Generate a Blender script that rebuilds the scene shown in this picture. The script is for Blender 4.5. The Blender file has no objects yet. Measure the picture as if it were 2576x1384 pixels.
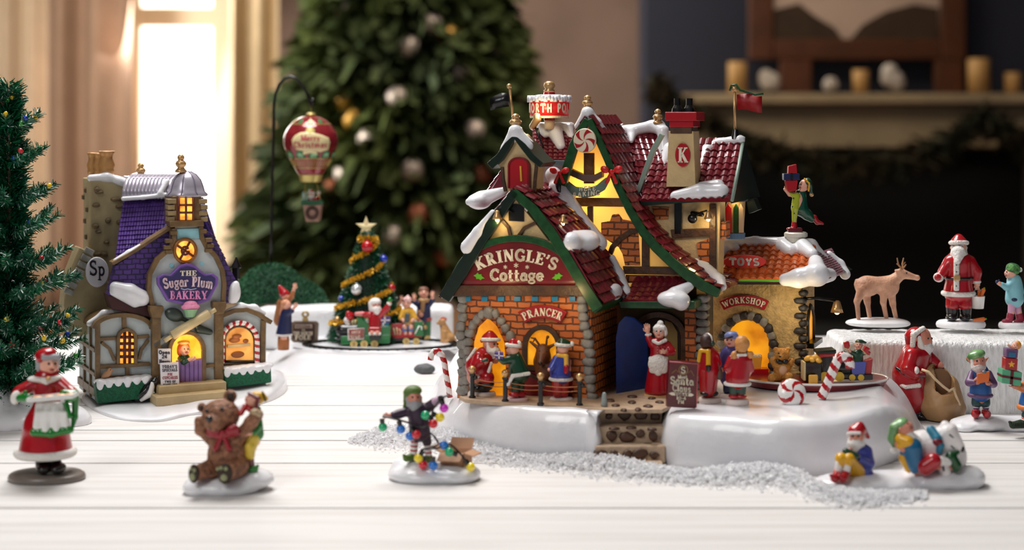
import bpy, bmesh, math, random
import numpy as np
from mathutils import Vector, Matrix, noise

# ------------------------------------------------------------------ camera, world, lights, exposure
SC = bpy.context.scene
COL = SC.collection
F, CX, HR = 4200.0, 1288.0, 300.0      # focal length (px), centre column, horizon row of the 2576x1384 frame
H, TZ = 0.30, 0.75                     # camera height above the table, table height (m)
CAM = Vector((0.0,0.0, TZ + H))

cam = bpy.data.cameras.new('camera')
camo = bpy.data.objects.new('camera', cam)
COL.objects.link(camo)
camo.location = CAM
camo.rotation_euler = (math.pi / 2, 0, 0)
cam.sensor_width = 36.0
cam.lens = F / 2576 * 36
cam.shift_y = -(692 - HR) / 2576
cam.clip_start, cam.clip_end = 0.05, 60
cam.dof.use_dof = True
cam.dof.focus_distance = 1.66
cam.dof.aperture_fstop = 4.7
SC.camera = camo

W = bpy.data.worlds.new('world')
SC.world = W
W.use_nodes = True
bg = W.node_tree.nodes['Background']
bg.inputs[0].default_value = (0.75, 0.85, 1.0, 1)
bg.inputs[1].default_value = 0.10

def area(name, loc, target, size, power, col=(1,1,1), sy=None):
    l = bpy.data.lights.new(name, 'AREA')
    l.energy, l.color, l.size = power, col, size
    if sy:
        l.shape, l.size_y = 'RECTANGLE', sy
    o = bpy.data.objects.new(name, l)
    COL.objects.link(o)
    o.location = loc
    o.rotation_euler = (Vector(target) - Vector(loc)).to_track_quat('-Z', 'Y').to_euler()
    return o

# ceiling softbox over the table, a weaker one on the camera side, daylight through the window, added side fill
area('ceiling_light_over_table', (-0.30,2.05,2.35), (0.05,1.6, TZ), 0.8, 25, (1.0,0.985,0.97))
area('ceiling_light_by_camera', (-1.1,-0.2,2.4), (0.1,1.6, TZ), 0.8, 11.5, (1.0,0.98,0.96))
area('room_ceiling_light', (0.2,6.4,3.0), (0.5,8.4,0.9), 1.6, 30, (1.0,0.84,0.66))
area('window_daylight', (-1.85,8.70,1.9), (0.0,6.4,0.7), 0.5, 45, (1.0,0.97,0.9), 1.7)
area('tree_side_fill', (-2.7,6.2,1.7), (-.6,7.4,1.0), .8, 80, (1.0,0.95,0.82), 1.8)  # added unseen fill for tree and curtains; the left wall has no window

SC.view_settings.view_transform = 'Standard'
SC.view_settings.look = 'None'
SC.view_settings.gamma = 1.0
SC.view_settings.use_curve_mapping = False
SC.view_settings.exposure = 0.55
SC.cycles.max_bounces = 6
SC.cycles.diffuse_bounces = 3
SC.cycles.glossy_bounces = 3
SC.cycles.transmission_bounces = 4
SC.cycles.use_denoising = True
SC.cycles.caustics_reflective = False
SC.cycles.caustics_refractive = False
SC.cycles.sample_clamp_indirect = 4.0
RND = random.Random(7)

# ------------------------------------------------------------------ helpers
def lin(c):
    if isinstance(c, str):
        c = [int(c[i:i + 2],16) for i in (0,2,4)]
    return tuple(((v / 255) / 12.92 if v / 255 <= 0.04045 else ((v / 255 + 0.055) / 1.055) ** 2.4) for v in c)

MATS = {}
def mat(name, col, rough=0.35, metal=0.0, bump=None, mott=None, emit=0.0, coat=0.0, trans=0.0, spec=0.5, col2=None, sss=0.0):
    """Painted-resin style material: base colour, optional mottling (scale, amount or second colour) and bump (scale, strength)."""
    if name in MATS:
        return MATS[name]
    m = bpy.data.materials.new(name)
    m.use_nodes = True
    nt = m.node_tree
    b = nt.nodes['Principled BSDF']
    c = lin(col)
    b.inputs['Base Color'].default_value = (*c, 1)
    b.inputs['Roughness'].default_value = rough
    b.inputs['Metallic'].default_value = metal
    b.inputs['Specular IOR Level'].default_value = spec
    b.inputs['Coat Weight'].default_value = coat
    b.inputs['Transmission Weight'].default_value = trans
    if sss:
        b.inputs['Subsurface Weight'].default_value = sss
        b.inputs['Subsurface Radius'].default_value = (1, .8, .6)
        b.inputs['Subsurface Scale'].default_value = 0.003
    if emit:
        b.inputs['Emission Color'].default_value = (*c, 1)
        b.inputs['Emission Strength'].default_value = emit
    tc = nt.nodes.new('ShaderNodeTexCoord')
    if mott:
        n = nt.nodes.new('ShaderNodeTexNoise')
        n.inputs['Scale'].default_value = mott[0]
        n.inputs['Detail'].default_value = 3
        nt.links.new(tc.outputs['Object'], n.inputs['Vector'])
        mp = nt.nodes.new('ShaderNodeMapRange')
        mp.inputs[1].default_value, mp.inputs[2].default_value = .35, .65
        nt.links.new(n.outputs['Fac'], mp.inputs[0])
        mx = nt.nodes.new('ShaderNodeMix')
        mx.data_type = 'RGBA'
        c2 = lin(col2) if col2 else tuple(v * (1 - mott[1]) for v in c)
        mx.inputs[6].default_value = (*c, 1)
        mx.inputs[7].default_value = (*c2, 1)
        nt.links.new(mp.outputs[0], mx.inputs[0])
        nt.links.new(mx.outputs[2], b.inputs['Base Color'])
        if emit:
            nt.links.new(mx.outputs[2], b.inputs['Emission Color'])
    if bump:
        n2 = nt.nodes.new('ShaderNodeTexNoise')
        n2.inputs['Scale'].default_value = bump[0]
        n2.inputs['Detail'].default_value = 3
        nt.links.new(tc.outputs['Object'], n2.inputs['Vector'])
        bp = nt.nodes.new('ShaderNodeBump')
        bp.inputs['Strength'].default_value = bump[1]
        bp.inputs['Distance'].default_value = 0.002
        nt.links.new(n2.outputs['Fac'], bp.inputs['Height'])
        nt.links.new(bp.outputs[0], b.inputs['Normal'])
    MATS[name] = m
    return m

def nodes_of(name):
    m = bpy.data.materials.new(name)
    m.use_nodes = True
    return m, m.node_tree, m.node_tree.nodes['Principled BSDF']

def tag(o, label, cat, group=None, kind=None):
    o['label'], o['category'] = label, cat
    if group:
        o['group'] = group
    if kind:
        o['kind'] = kind
    return o

class Fr:
    """A vertical working plane standing in the scene: its origin is where the sight line of (px, py) meets depth Y,
    turned by yaw (degrees, + = right end farther). L(px, py, d) is the local point of that plane, moved d px-units behind it."""
    def __init__(s, px, py, Y, yaw=0.0):
        s.k = Y / F
        s.yaw = math.radians(yaw)
        s.o = CAM + Vector(((px - CX) / F,1,-(py - HR) / F)) * Y
        s.n = Vector((-math.sin(s.yaw), math.cos(s.yaw),0))
        s.R = Matrix.Rotation(-s.yaw, 3, 'Z')
        s.root = None
    def L(s, px, py, d=0.0):
        r = Vector(((px - CX) / F,1,-(py - HR) / F))
        o = s.o + s.n * (d * s.k)
        t = (o - CAM).dot(s.n) / r.dot(s.n)
        return s.R @ (CAM + r * t - s.o)
    def P(s, p):
        return s.L(*p) if not isinstance(p, Vector) else p
    def thing(s, name, label, cat, group=None):
        e = bpy.data.objects.new(name, None)
        COL.objects.link(e)
        e.empty_display_size = 0.01
        e.location = s.o
        e.rotation_euler = (0, 0, s.yaw)
        tag(e, label, cat, group)
        s.root = e
        return e

def on_table(px, row, yaw=0.0, z=0.0):
    """Frame whose origin stands at height z over the table where row is its foot."""
    return Fr(px, row, (H - z) * F / (row - HR), yaw)

def link(name, me, fr=None, m=None, parent=None, smooth=False):
    o = bpy.data.objects.new(name, me)
    COL.objects.link(o)
    if m:
        for mm in (m if isinstance(m,(list, tuple)) else [m]):
            me.materials.append(mm)
    if parent is not None:
        o.parent = parent
    elif fr is not None:
        o.location = fr.o
        o.rotation_euler = (0, 0, fr.yaw)
    if smooth and len(me.polygons):
        me.polygons.foreach_set('use_smooth', [True] * len(me.polygons))
    return o

def mesh(name, verts, faces, fr=None, m=None, parent=None, smooth=False, mi=None):
    me = bpy.data.meshes.new(name)
    me.from_pydata([tuple(v) for v in verts], [], faces)
    me.update()
    o = link(name, me, fr, m, parent, smooth)
    if mi:
        me.polygons.foreach_set('material_index', mi)
    return o

class MB:
    """Collects several shapes of ONE part into one mesh."""
    def __init__(s):
        s.v, s.f, s.mi, s.cur = [], [], [], 0
    def add(s, v, f):
        n = len(s.v)
        s.v += [Vector(p) for p in v]
        s.f += [[i + n for i in q] for q in f]
        s.mi += [s.cur] * len(f)
    def box(s, c, h, rot=0.0, taper=1.0, axis='Y'):
        R = Matrix.Rotation(math.radians(rot), 3, axis)
        vs = []
        for z in (-1, 1):
            t = taper if z > 0 else 1.0
            for x, y in ((-1,-1), (1,-1), (1,1), (-1,1)):
                vs.append(Vector(c) + R @ Vector((x * h[0] * t, y * h[1] * t, z * h[2])))
        s.add(vs, [(3,2,1,0),(4,5,6,7),(0,1,5,4),(1,2,6,5),(2,3,7,6),(3,0,4,7)])
    def prism(s, pts, dy):
        n = len(pts)
        a = [Vector(p) for p in pts]
        b = [p + Vector((0, dy,0)) for p in a]
        s.add(a + b, [list(range(n)), list(range(2 * n - 1, n - 1,-1))] + [[(i + 1) % n, i, n + i, n + (i + 1) % n] for i in range(n)])
    def tube(s, pts, r, seg=8, closed=False, caps=True):
        pts = [Vector(p) for p in pts]
        n = len(pts)
        rs = r if isinstance(r, (list, tuple)) else [r] * n
        vs, up = [], None
        for i, p in enumerate(pts):
            if closed:
                t = pts[(i + 1) % n] - pts[i - 1]
            else:
                t = pts[min(i + 1, n - 1)] - pts[max(i - 1,0)]
            t.normalize()
            if up is None:
                up = Vector((0,0,1)) if abs(t.z) < .9 else Vector((1,0,0))
            a = up - t * up.dot(t)
            a = a.normalized() if a.length > 1e-9 else t.orthogonal().normalized()
            up = a
            b = t.cross(a)
            for q in range(seg):
                w = 2 * math.pi * q / seg
                vs.append(p + (a * math.cos(w) + b * math.sin(w)) * rs[i])
        fs = []
        for i in range(n if closed else n - 1):
            for q in range(seg):
                j = (i + 1) % n
                fs.append([i * seg + q, i * seg + (q + 1) % seg, j * seg + (q + 1) % seg, j * seg + q])
        if caps and not closed:
            fs += [list(range(seg - 1,-1,-1)), [(n - 1) * seg + q for q in range(seg)]]
        s.add(vs, fs)
    def lathe(s, c, prof, seg=24, ey=1.0):
        """prof: (radius, z) from bottom to top about the vertical axis through c."""
        vs, fs = [], []
        for r, z in prof:
            for q in range(seg):
                w = 2 * math.pi * q / seg
                vs.append(Vector(c) + Vector((r * math.cos(w), r * math.sin(w) * ey, z)))
        for i in range(len(prof) - 1):
            for q in range(seg):
                fs.append([i * seg + q, i * seg + (q + 1) % seg,(i + 1) * seg + (q + 1) % seg,(i + 1) * seg + q])
        n = len(prof) - 1
        fs += [list(range(seg - 1,-1,-1)), [n * seg + q for q in range(seg)]]
        s.add(vs, fs)
    def ball(s, c, r, seg=14, ring=8, R=None):
        r = r if isinstance(r, (list, tuple)) else (r, r, r)
        vs, fs = [], []
        for i in range(ring + 1):
            t = math.pi * i / ring
            for q in range(seg):
                w = 2 * math.pi * q / seg
                v = Vector((r[0] * math.sin(t) * math.cos(w), r[1] * math.sin(t) * math.sin(w),-r[2] * math.cos(t)))
                vs.append(Vector(c) + (R @ v if R else v))
        for i in range(ring):
            for q in range(seg):
                fs.append([i * seg + q, i * seg + (q + 1) % seg,(i + 1) * seg + (q + 1) % seg,(i + 1) * seg + q])
        s.add(vs, fs)
    def build(s, name, m, parent=None, fr=None, smooth=False, bevel=0.0):
        me = bpy.data.meshes.new(name)
        me.from_pydata([tuple(v) for v in s.v], [], s.f)
        me.update()
        o = link(name, me, fr, m, parent, smooth)
        me.polygons.foreach_set('material_index', s.mi)
        if bevel:
            b = o.modifiers.new('bevel', 'BEVEL')
            b.width, b.segments, b.limit_method = bevel, 2, 'ANGLE'
            if not smooth:
                me.polygons.foreach_set('use_smooth', [True] * len(me.polygons))
            b.harden_normals = False
            w = o.modifiers.new('wn', 'WEIGHTED_NORMAL')
        return o

def extr(name, fr, pts, d0, d1, m, parent=None, bevel=0.0):
    """Outline (px) standing at depth d0, given real thickness back to d1 (px-units)."""
    b = MB()
    b.prism([fr.L(p[0], p[1], d0) for p in pts], (d1 - d0) * fr.k)
    return b.build(name, m, parent, fr, bevel=bevel * fr.k)

# -------- smooth blended solids (signed distance fields meshed by surface nets)
def _nets(f, org, h):
    s = f < 0
    nx, ny, nz = f.shape
    c = np.zeros((nx - 1, ny - 1, nz - 1), np.int8)
    off = [(a, b, g) for a in (0,1) for b in (0,1) for g in (0,1)]
    for a, b, g in off:
        c += s[a:nx - 1 + a, b:ny - 1 + b, g:nz - 1 + g]
    I, J, K = np.nonzero((c > 0) & (c < 8))
    if len(I) == 0:
        return np.zeros((0,3)), np.zeros((0,4), int)
    acc, cnt = np.zeros((len(I),3)), np.zeros(len(I))
    for ax in range(3):
        for u in (0, 1):
            for w in (0, 1):
                p0 = [0, 0, 0]
                p0[(ax + 1) % 3], p0[(ax + 2) % 3] = u, w
                p1 = list(p0)
                p1[ax] = 1
                f0 = f[I + p0[0], J + p0[1], K + p0[2]]
                f1 = f[I + p1[0], J + p1[1], K + p1[2]]
                x = (f0 < 0) != (f1 < 0)
                t = np.where(x, f0 / np.where(x, f0 - f1,1), 0)
                q = np.array(p0, float)[None, :].repeat(len(I), 0)
                q[:, ax] = t
                acc += q * x[:, None]
                cnt += x
    v = org + (np.stack([I, J, K],1) + acc / cnt[:, None]) * h
    idx = -np.ones(c.shape, np.int64)
    idx[I, J, K] = np.arange(len(I))
    fs = []
    for ax in range(3):
        sl0, sl1 = [slice(1,-1)] * 3, [slice(1,-1)] * 3
        sl0[ax], sl1[ax] = slice(0, -1), slice(1, None)
        a, b = s[tuple(sl0)], s[tuple(sl1)]
        X = np.nonzero(a != b)
        q = [x + (0 if i == ax else 1) for i, x in enumerate(X)]
        o1, o2 = (ax + 1) % 3, (ax + 2) % 3
        def cell(du, dv):
            z = list(q)
            z[o1] = z[o1] - du
            z[o2] = z[o2] - dv
            return idx[tuple(z)]
        quad = np.stack([cell(1,1), cell(0,1), cell(0,0), cell(1,0)], 1)
        flip = ~a[X]
        quad[flip] = quad[flip][:, ::-1]
        fs.append(quad)
    return v, np.concatenate(fs)

def _rot(deg):
    if not isinstance(deg, (tuple, list)):
        deg = (0, deg, 0)
    return (Matrix.Rotation(math.radians(deg[2]),3, 'Z') @ Matrix.Rotation(math.radians(deg[1]),3, 'Y') @ Matrix.Rotation(math.radians(deg[0]),3, 'X'))

def sdf_mesh(fr, prims, k=3.0, n=38, rough=0.0):
    """prims, in px of the frame: ('c',p0,p1,r0,r1) tapered limb, ('e',c,(rx,rdepth,rz)[,rot]) ellipsoid, ('b',c,(hx,hd,hz),round[,rot]) box;
    capital letter = carve away. k: blend radius."""
    kk = fr.k
    P = []
    lo, hi = np.full(3, 1e9), np.full(3, -1e9)
    for p in prims:
        t = p[0].lower()
        if t == 'c':
            a, b = np.array(fr.P(p[1])), np.array(fr.P(p[2]))
            ra = p[3] * kk
            rb = (p[4] if len(p) > 4 else p[3]) * kk
            P.append((p[0], a, b, ra, rb))
            l, g = np.minimum(a - ra, b - rb), np.maximum(a + ra, b + rb)
        else:
            c = np.array(fr.P(p[1]))
            r = np.array(p[2]) * kk
            ri = 3 if t == 'e' else 4
            R = np.array(_rot(p[ri])) if len(p) > ri else np.eye(3)
            e = np.abs(R) @ r
            P.append((p[0], c, r,(p[3] * kk if t == 'b' else 0), R))
            l, g = c - e, c + e
        if p[0].islower():
            lo, hi = np.minimum(lo, l), np.maximum(hi, g)
    h = (hi - lo).max() / n
    lo, hi = lo - 2.5 * h, hi + 2.5 * h
    dims = np.ceil((hi - lo) / h).astype(int) + 1
    ax = [lo[i] + h * np.arange(dims[i]) for i in range(3)]
    G = np.stack(np.meshgrid(*ax, indexing='ij'), -1)
    f = None
    K = max(k * kk, 1e-9)
    for p in P:
        t = p[0].lower()
        if t == 'c':
            _, a, b, ra, rb = p
            ba = b - a
            q = G - a
            hh = np.clip((q @ ba) / max(ba @ ba,1e-12), 0, 1)
            d = np.linalg.norm(q - hh[..., None] * ba, axis=-1) - (ra + (rb - ra) * hh)
        elif t == 'e':
            q = (G - p[1]) @ p[4]
            k0 = np.linalg.norm(q / p[2], axis=-1)
            k1 = np.linalg.norm(q / p[2] ** 2, axis=-1)
            d = np.where(k1 > 1e-9, k0 * (k0 - 1) / np.maximum(k1,1e-9), -p[2].min())
        else:
            q = np.abs((G - p[1]) @ p[4]) - (p[2] - p[3])
            d = np.linalg.norm(np.maximum(q,0), axis=-1) + np.minimum(q.max(-1), 0) - p[3]
        if f is None:
            f = d
        elif p[0].islower():
            w = np.clip(0.5 + 0.5 * (f - d) / K, 0, 1)
            f = f * (1 - w) + d * w - K * w * (1 - w)
        else:
            d = -d
            K2 = min(K, 1.5 * kk)
            w = np.clip(0.5 - 0.5 * (f - d) / K2, 0, 1)
            f = f * (1 - w) + d * w + K2 * w * (1 - w)
    if rough:
        a = rough * kk
        s = 1 / kk
        f = f + a * (np.sin(G[...,0] * s / 9 + 1) * np.sin(G[...,1] * s / 11) * np.sin(G[...,2] * s / 7 + 2) +
                     .6 * np.sin(G[...,0] * s / 4.1) * np.sin(G[...,1] * s / 3.7 + 1) * np.sin(G[...,2] * s / 4.4))
    f[0], f[-1], f[:, 0], f[:, -1], f[:, :, 0], f[:, :, -1] = [np.maximum(x, h * .5) for x in (f[0], f[-1], f[:,0], f[:,-1], f[:, :,0], f[:, :,-1])]
    return _nets(f, lo, h)

def raw(name, vs, fs, fr, m, parent, smooth=True):
    me = bpy.data.meshes.new(name)
    me.vertices.add(len(vs))
    me.vertices.foreach_set('co', np.asarray(vs, np.float32).ravel())
    me.loops.add(len(fs) * 4)
    me.loops.foreach_set('vertex_index', np.asarray(fs, np.int32).ravel())
    me.polygons.add(len(fs))
    me.polygons.foreach_set('loop_start', np.arange(0,4 * len(fs),4, dtype=np.int32))
    me.update(calc_edges=True)
    return link(name, me, fr, m, parent, smooth)

def sdf(name, fr, m, prims, parent=None, k=3.0, n=38, rough=0.0):
    v, f = sdf_mesh(fr, prims, k, n, rough)
    return raw(name, v, f, fr, m, parent)

def sdf_join(name, fr, m, lists, parent=None):
    """Several (prims, k, n) of one part, each meshed at its own fineness, in one mesh."""
    V, Q, o = [], [], 0
    for prims, k, n in lists:
        v, f = sdf_mesh(fr, prims, k, n)
        V.append(v)
        Q.append(f + o)
        o += len(v)
    return raw(name, np.concatenate(V), np.concatenate(Q), fr, m, parent)

# -------- lettering: slab-serif strokes
def _arc(cx, cy, rx, ry, a0, a1, n=12):
    return [(cx + rx * math.cos(math.radians(a0 + (a1 - a0) * i / n)), cy + ry * math.sin(math.radians(a0 + (a1 - a0) * i / n))) for i in range(n + 1)]
TH, HA = .2, .09
def _st(x, y0=0, y1=1, w=TH):
    return [([(x, y0),(x, y1)], w), ([(x - w, y0 + .04),(x + w, y0 + .04)],.08), ([(x - w, y1 - .04),(x + w, y1 - .04)],.08)]
def _o(cx, cy, rx, ry):
    return [(_arc(cx, cy, rx, ry,55,305), TH), (_arc(cx, cy, rx, ry,-125,125), TH * .9)]
GL = {
 'A': (.8,[([(.4,.97),(.12,.03)],.1),([(.4,.97),(.68,.03)], TH),([(.2,.33),(.6,.33)], HA),([(0,.04),(.24,.04)],.08),([(.52,.04),(.82,.04)],.08)]),
 'B': (.72, _st(.2) + [(_arc(.3,.74,.22,.22,90,-90),.14),(_arc(.3,.27,.28,.23,90,-90),.16),([(.2,.96),(.32,.96)], HA),([(.2,.51),(.32,.51)], HA),([(.2,.04),(.32,.04)], HA)]),
 'C': (.74,[(_arc(.42,.5,.34,.44,50,310), TH * .85),([(.66,.66),(.66,.96)],.08)]),
 'D': (.78, _st(.2) + [(_arc(.32,.5,.34,.46,90,-90), TH * .85),([(.2,.96),(.34,.96)], HA),([(.2,.04),(.34,.04)], HA)]),
 'E': (.7, _st(.2) + [([(.2,.95),(.62,.95)], HA),([(.2,.5),(.5,.5)], HA),([(.2,.05),(.64,.05)], HA),([(.62,.97),(.62,.74)], HA),([(.64,.03),(.64,.28)], HA),([(.5,.62),(.5,.38)],.07)]),
 'F': (.66, _st(.2) + [([(.2,.95),(.6,.95)], HA),([(.2,.5),(.48,.5)], HA),([(.6,.97),(.6,.72)], HA)]),
 'G': (.8,[(_arc(.42,.5,.34,.44,50,320), TH * .85),([(.68,.05),(.68,.42)],.15),([(.5,.42),(.8,.42)],.08),([(.66,.68),(.66,.96)],.08)]),
 'H': (.86, _st(.2) + _st(.66) + [([(.2,.5),(.66,.5)], HA)]),
 'I': (.42, _st(.21)),
 'K': (.86, _st(.2) + [([(.26,.45),(.64,.95)], HA),([(.36,.55),(.7,.05)], TH),([(.52,.96),(.8,.96)],.08),([(.55,.04),(.86,.04)],.08)]),
 'L': (.68, _st(.2) + [([(.2,.05),(.62,.05)], HA),([(.62,.03),(.62,.34)], HA)]),
 'M': (1.0, _st(.16, w=.11) + _st(.84) + [([(.18,.97),(.5,.05)], TH),([(.5,.05),(.82,.97)], HA)]),
 'N': (.86, _st(.16, w=.1) + _st(.7, w=.1) + [([(.18,.97),(.68,.03)], TH)]),
 'O': (.82, _o(.41,.5,.31,.45)),
 'P': (.7, _st(.2) + [(_arc(.3,.72,.26,.24,90,-90),.16),([(.2,.96),(.32,.96)], HA),([(.2,.48),(.32,.48)], HA)]),
 'R': (.82, _st(.2) + [(_arc(.3,.73,.25,.23,90,-90),.16),([(.2,.96),(.32,.96)], HA),([(.2,.5),(.32,.5)], HA),([(.38,.5),(.66,.05)], TH),([(.56,.04),(.82,.04)],.08)]),
 'S': (.66,[(_arc(.33,.74,.23,.21,40,250,10) + _arc(.33,.27,.25,.22,80,-140,10),.17),([(.53,.72),(.53,.97)],.07),([(.08,.03),(.08,.3)],.07)]),
 'T': (.78, _st(.39) + [([(.06,.95),(.72,.95)], HA),([(.07,.97),(.07,.72)], HA),([(.71,.97),(.71,.72)], HA)]),
 'U': (.8,[([(.2,.97),(.2,.32)] + _arc(.4,.3,.2,.25,180,360,8) + [(.6,.97)],.14),([(.04,.96),(.36,.96)],.08),([(.48,.96),(.74,.96)],.08)]),
 'W': (1.1,[([(.14,.97),(.36,.03)], TH),([(.36,.03),(.55,.9)], HA),([(.55,.9),(.76,.03)], TH),([(.76,.03),(.96,.97)], HA),([(0,.96),(.3,.96)],.08),([(.82,.96),(1.1,.96)],.08)]),
 'X': (.8,[([(.14,.97),(.66,.03)], TH),([(.66,.97),(.14,.03)], HA),([(0,.96),(.3,.96)],.08),([(.5,.96),(.8,.96)],.08),([(0,.04),(.28,.04)],.08),([(.5,.04),(.8,.04)],.08)]),
 'Y': (.8, _st(.4,0,.5) + [([(.12,.97),(.4,.45)], TH),([(.68,.97),(.4,.45)], HA),([(0,.96),(.28,.96)],.08),([(.56,.96),(.82,.96)],.08)]),
 "'": (.26,[([(.13,.97),(.13,.84),(.07,.7)],.13)]),
 '-': (.4,[([(.05,.42),(.35,.42)],.12)]),
 '0': (.66, _o(.33,.5,.23,.43)), '1': (.4, _st(.2)), '2': (.62,[(_arc(.3,.72,.22,.23,170,-40,9) + [(.08,.06),(.56,.06)],.13)]),
 '4': (.66,[([(.44,0),(.44,.97),(.06,.3),(.62,.3)],.12)]),
 'a': (.62,[(_arc(.28,.25,.2,.22,0,360,14),.14),([(.48,.58),(.48,.02)],.16),(_arc(.3,.46,.18,.16,0,150,6),.12),([(.48,.04),(.62,.04)],.08)]),
 'c': (.54,[(_arc(.3,.32,.22,.28,45,315),.16)]),
 'd': (.66,[(_arc(.28,.32,.22,.28,0,360,14),.14),([(.5,1),(.5,.02)],.16)]),
 'e': (.6,[(_arc(.3,.32,.22,.28,0,320),.16),([(.12,.33),(.52,.33)],.08)]),
 'g': (.62,[(_arc(.28,.4,.2,.2,0,360,14),.13),(_arc(.28,-.1,.24,.14,0,360,14),.1),([(.14,.2),(.2,.08),(.46,.04)],.1),([(.42,.56),(.6,.62)],.1)]),
 'h': (.66, _st(.16,0,1,.15) + [(_arc(.34,.36,.16,.24,180,0,8) + [(.5,0)],.15)]),
 'i': (.32, _st(.16,0,.6,.15) + [([(.16,.78),(.16,.93)],.15)]),
 'l': (.32, _st(.16,0,1,.15)),
 'm': (.98, _st(.16,0,.62,.15) + [(_arc(.32,.36,.15,.24,180,0,8) + [(.47,0)],.14),(_arc(.64,.36,.16,.24,180,0,8) + [(.8,0)],.14)]),
 'n': (.66, _st(.16,0,.62,.15) + [(_arc(.34,.36,.16,.24,180,0,8) + [(.5,0)],.15)]),
 'o': (.62,[(_arc(.31,.32,.22,.28,0,360,16),.17)]),
 'p': (.64, _st(.16,-.3,.62,.15) + [(_arc(.32,.32,.2,.26,150,-150,14),.15)]),
 'r': (.5, _st(.16,0,.62,.15) + [(_arc(.34,.4,.16,.2,180,40,6),.13)]),
 's': (.5,[(_arc(.25,.45,.15,.13,40,250,8) + _arc(.25,.18,.16,.14,80,-140,8),.13)]),
 't': (.46,[([(.2,.85),(.2,.16)] + _arc(.3,.16,.1,.12,180,320,5),.15),([(.04,.6),(.42,.6)],.09)]),
 'u': (.68,[([(.16,.6),(.16,.26)] + _arc(.32,.24,.16,.2,180,360,8) + [(.48,.6)],.14),([(.5,.6),(.5,.02)],.14)]),
 'y': (.6,[([(.1,.6),(.3,.1)],.14),([(.52,.6),(.3,.05),(.16,-.26)],.1)]),
 ' ': (.4,[]), '*': (.6,[([(.3,.2),(.3,.8)],.1),([(.04,.35),(.56,.65)],.1),([(.04,.65),(.56,.35)],.1)]),
}
def text_width(t, sp=.06):
    return sum(GL[c][0] + sp for c in t) - sp
def lettering(name, fr, t, place, m, parent, thick, d=0.0, sp=.06, bold=1.0, into=None, sans=False):
    """place(u, v): u along the text in cap-heights (0 = centre), v up; returns (px, py)."""
    b = into or MB()
    x = -text_width(t, sp) / 2
    for ch in t:
        w, strokes = GL[ch]
        for pts, sw in strokes:
            if sans and sw < .085:
                continue
            sw = .2 * bold if sans else sw * bold
            for (a0, b0), (a1, b1) in zip(pts[:-1], pts[1:]):
                dx, dy = a1 - a0, b1 - b0
                l = math.hypot(dx, dy) or 1
                ex = min(sw * .3, l * .5) if len(pts) > 2 else 0
                ux, uy = dx / l, dy / l
                nx, ny = -uy * sw / 2, ux * sw / 2
                q = [(a0 - ux * ex + nx, b0 - uy * ex + ny), (a0 - ux * ex - nx, b0 - uy * ex - ny), (a1 + ux * ex - nx, b1 + uy * ex - ny), (a1 + ux * ex + nx, b1 + uy * ex + ny)]
                b.prism([fr.L(*place(x + p[0], p[1]), d) for p in q], thick * fr.k)
        x += w + sp
    if into is None:
        return b.build(name, m, parent, fr)
def straight(cx, cy, size, slope=0.0, sx=1.0):
    return lambda u, v: (cx + u * size * sx, cy - v * size + slope * u * size)
def arched(cx, cy, R, size, sx=1.0, flip=1):
    """Baseline on a circle of radius R (px) whose top point is (cx, cy); flip=-1 hangs down."""
    def f(u, v):
        a = u * size * sx / R
        rr = R + flip * v * size
        return (cx + rr * math.sin(a), cy + flip * (R - rr * math.cos(a)) if flip > 0 else cy - (R - rr * math.cos(a)))
    return f

# -------- snow mounds / plinths standing on a flat
def mound(name, outline, z0, hf, m, parent=None, edge=0.012, wob=0.0, seed=1, bulge=0.002, profile=None):
    """outline: world (x, y) points; z0 foot height; hf(x, y) crown height over z0; rounded shoulder of width edge."""
    pts = [Vector((p[0], p[1])) for p in outline]
    n = len(pts)
    # resample smooth closed curve
    out = []
    for i in range(n):
        p0, p1, p2, p3 = pts[i - 1], pts[i], pts[(i + 1) % n], pts[(i + 2) % n]
        for q in range(6):
            t = q / 6
            out.append(0.5 * ((2 * p1) + (p2 - p0) * t + (2 * p0 - 5 * p1 + 4 * p2 - p3) * t * t + (3 * p1 - p0 - 3 * p2 + p3) * t ** 3))
    n = len(out)
    ar = sum(out[i].x * out[(i + 1) % n].y - out[(i + 1) % n].x * out[i].y for i in range(n))
    if ar < 0:
        out.reverse()
    cen = sum(out, Vector((0,0))) / n
    nor = []
    for i in range(n):
        t = (out[(i + 1) % n] - out[i - 1]).normalized()
        nor.append(Vector((-t.y, t.x)))
    prof = profile or [(0,0), (-bulge * .6,.12), (-bulge,.3), (-bulge * .5,.5), (edge * .12,.72), (edge * .35,.88), (edge * .65,.97), (edge,1.0)]
    vs, fs = [], []
    rings = len(prof)
    for ins, zz in prof:
        for i in range(n):
            p = out[i] + nor[i] * ins
            hh = hf(p.x, p.y)
            w = wob * noise.noise(Vector((p.x * 45, p.y * 45, seed))) * (1 if zz > 0 else 0)
            vs.append((p.x, p.y, z0 + hh * zz + w))
    last = [out[i] + nor[i] * prof[-1][0] for i in range(n)]
    for t in (.12, .25, .4, .55, .7, .84, .95):
        rings += 1
        for i in range(n):
            p = last[i].lerp(cen, t)
            w = wob * noise.noise(Vector((p.x * 45, p.y * 45, seed)))
            vs.append((p.x, p.y, z0 + hf(p.x, p.y) + w))
    for r in range(rings - 1):
        for i in range(n):
            j = (i + 1) % n
            fs.append([r * n + i, r * n + j,(r + 1) * n + j,(r + 1) * n + i])
    vs.append((cen.x, cen.y, z0 + hf(cen.x, cen.y)))
    c = len(vs) - 1
    for i in range(n):
        fs.append([(rings - 1) * n + i,(rings - 1) * n + (i + 1) % n, c])
    if parent is not None:
        M = parent.matrix_basis.inverted()
        vs = [tuple(M @ Vector(v)) for v in vs]
    return mesh(name, vs, fs, None, m, parent, True)

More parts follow.
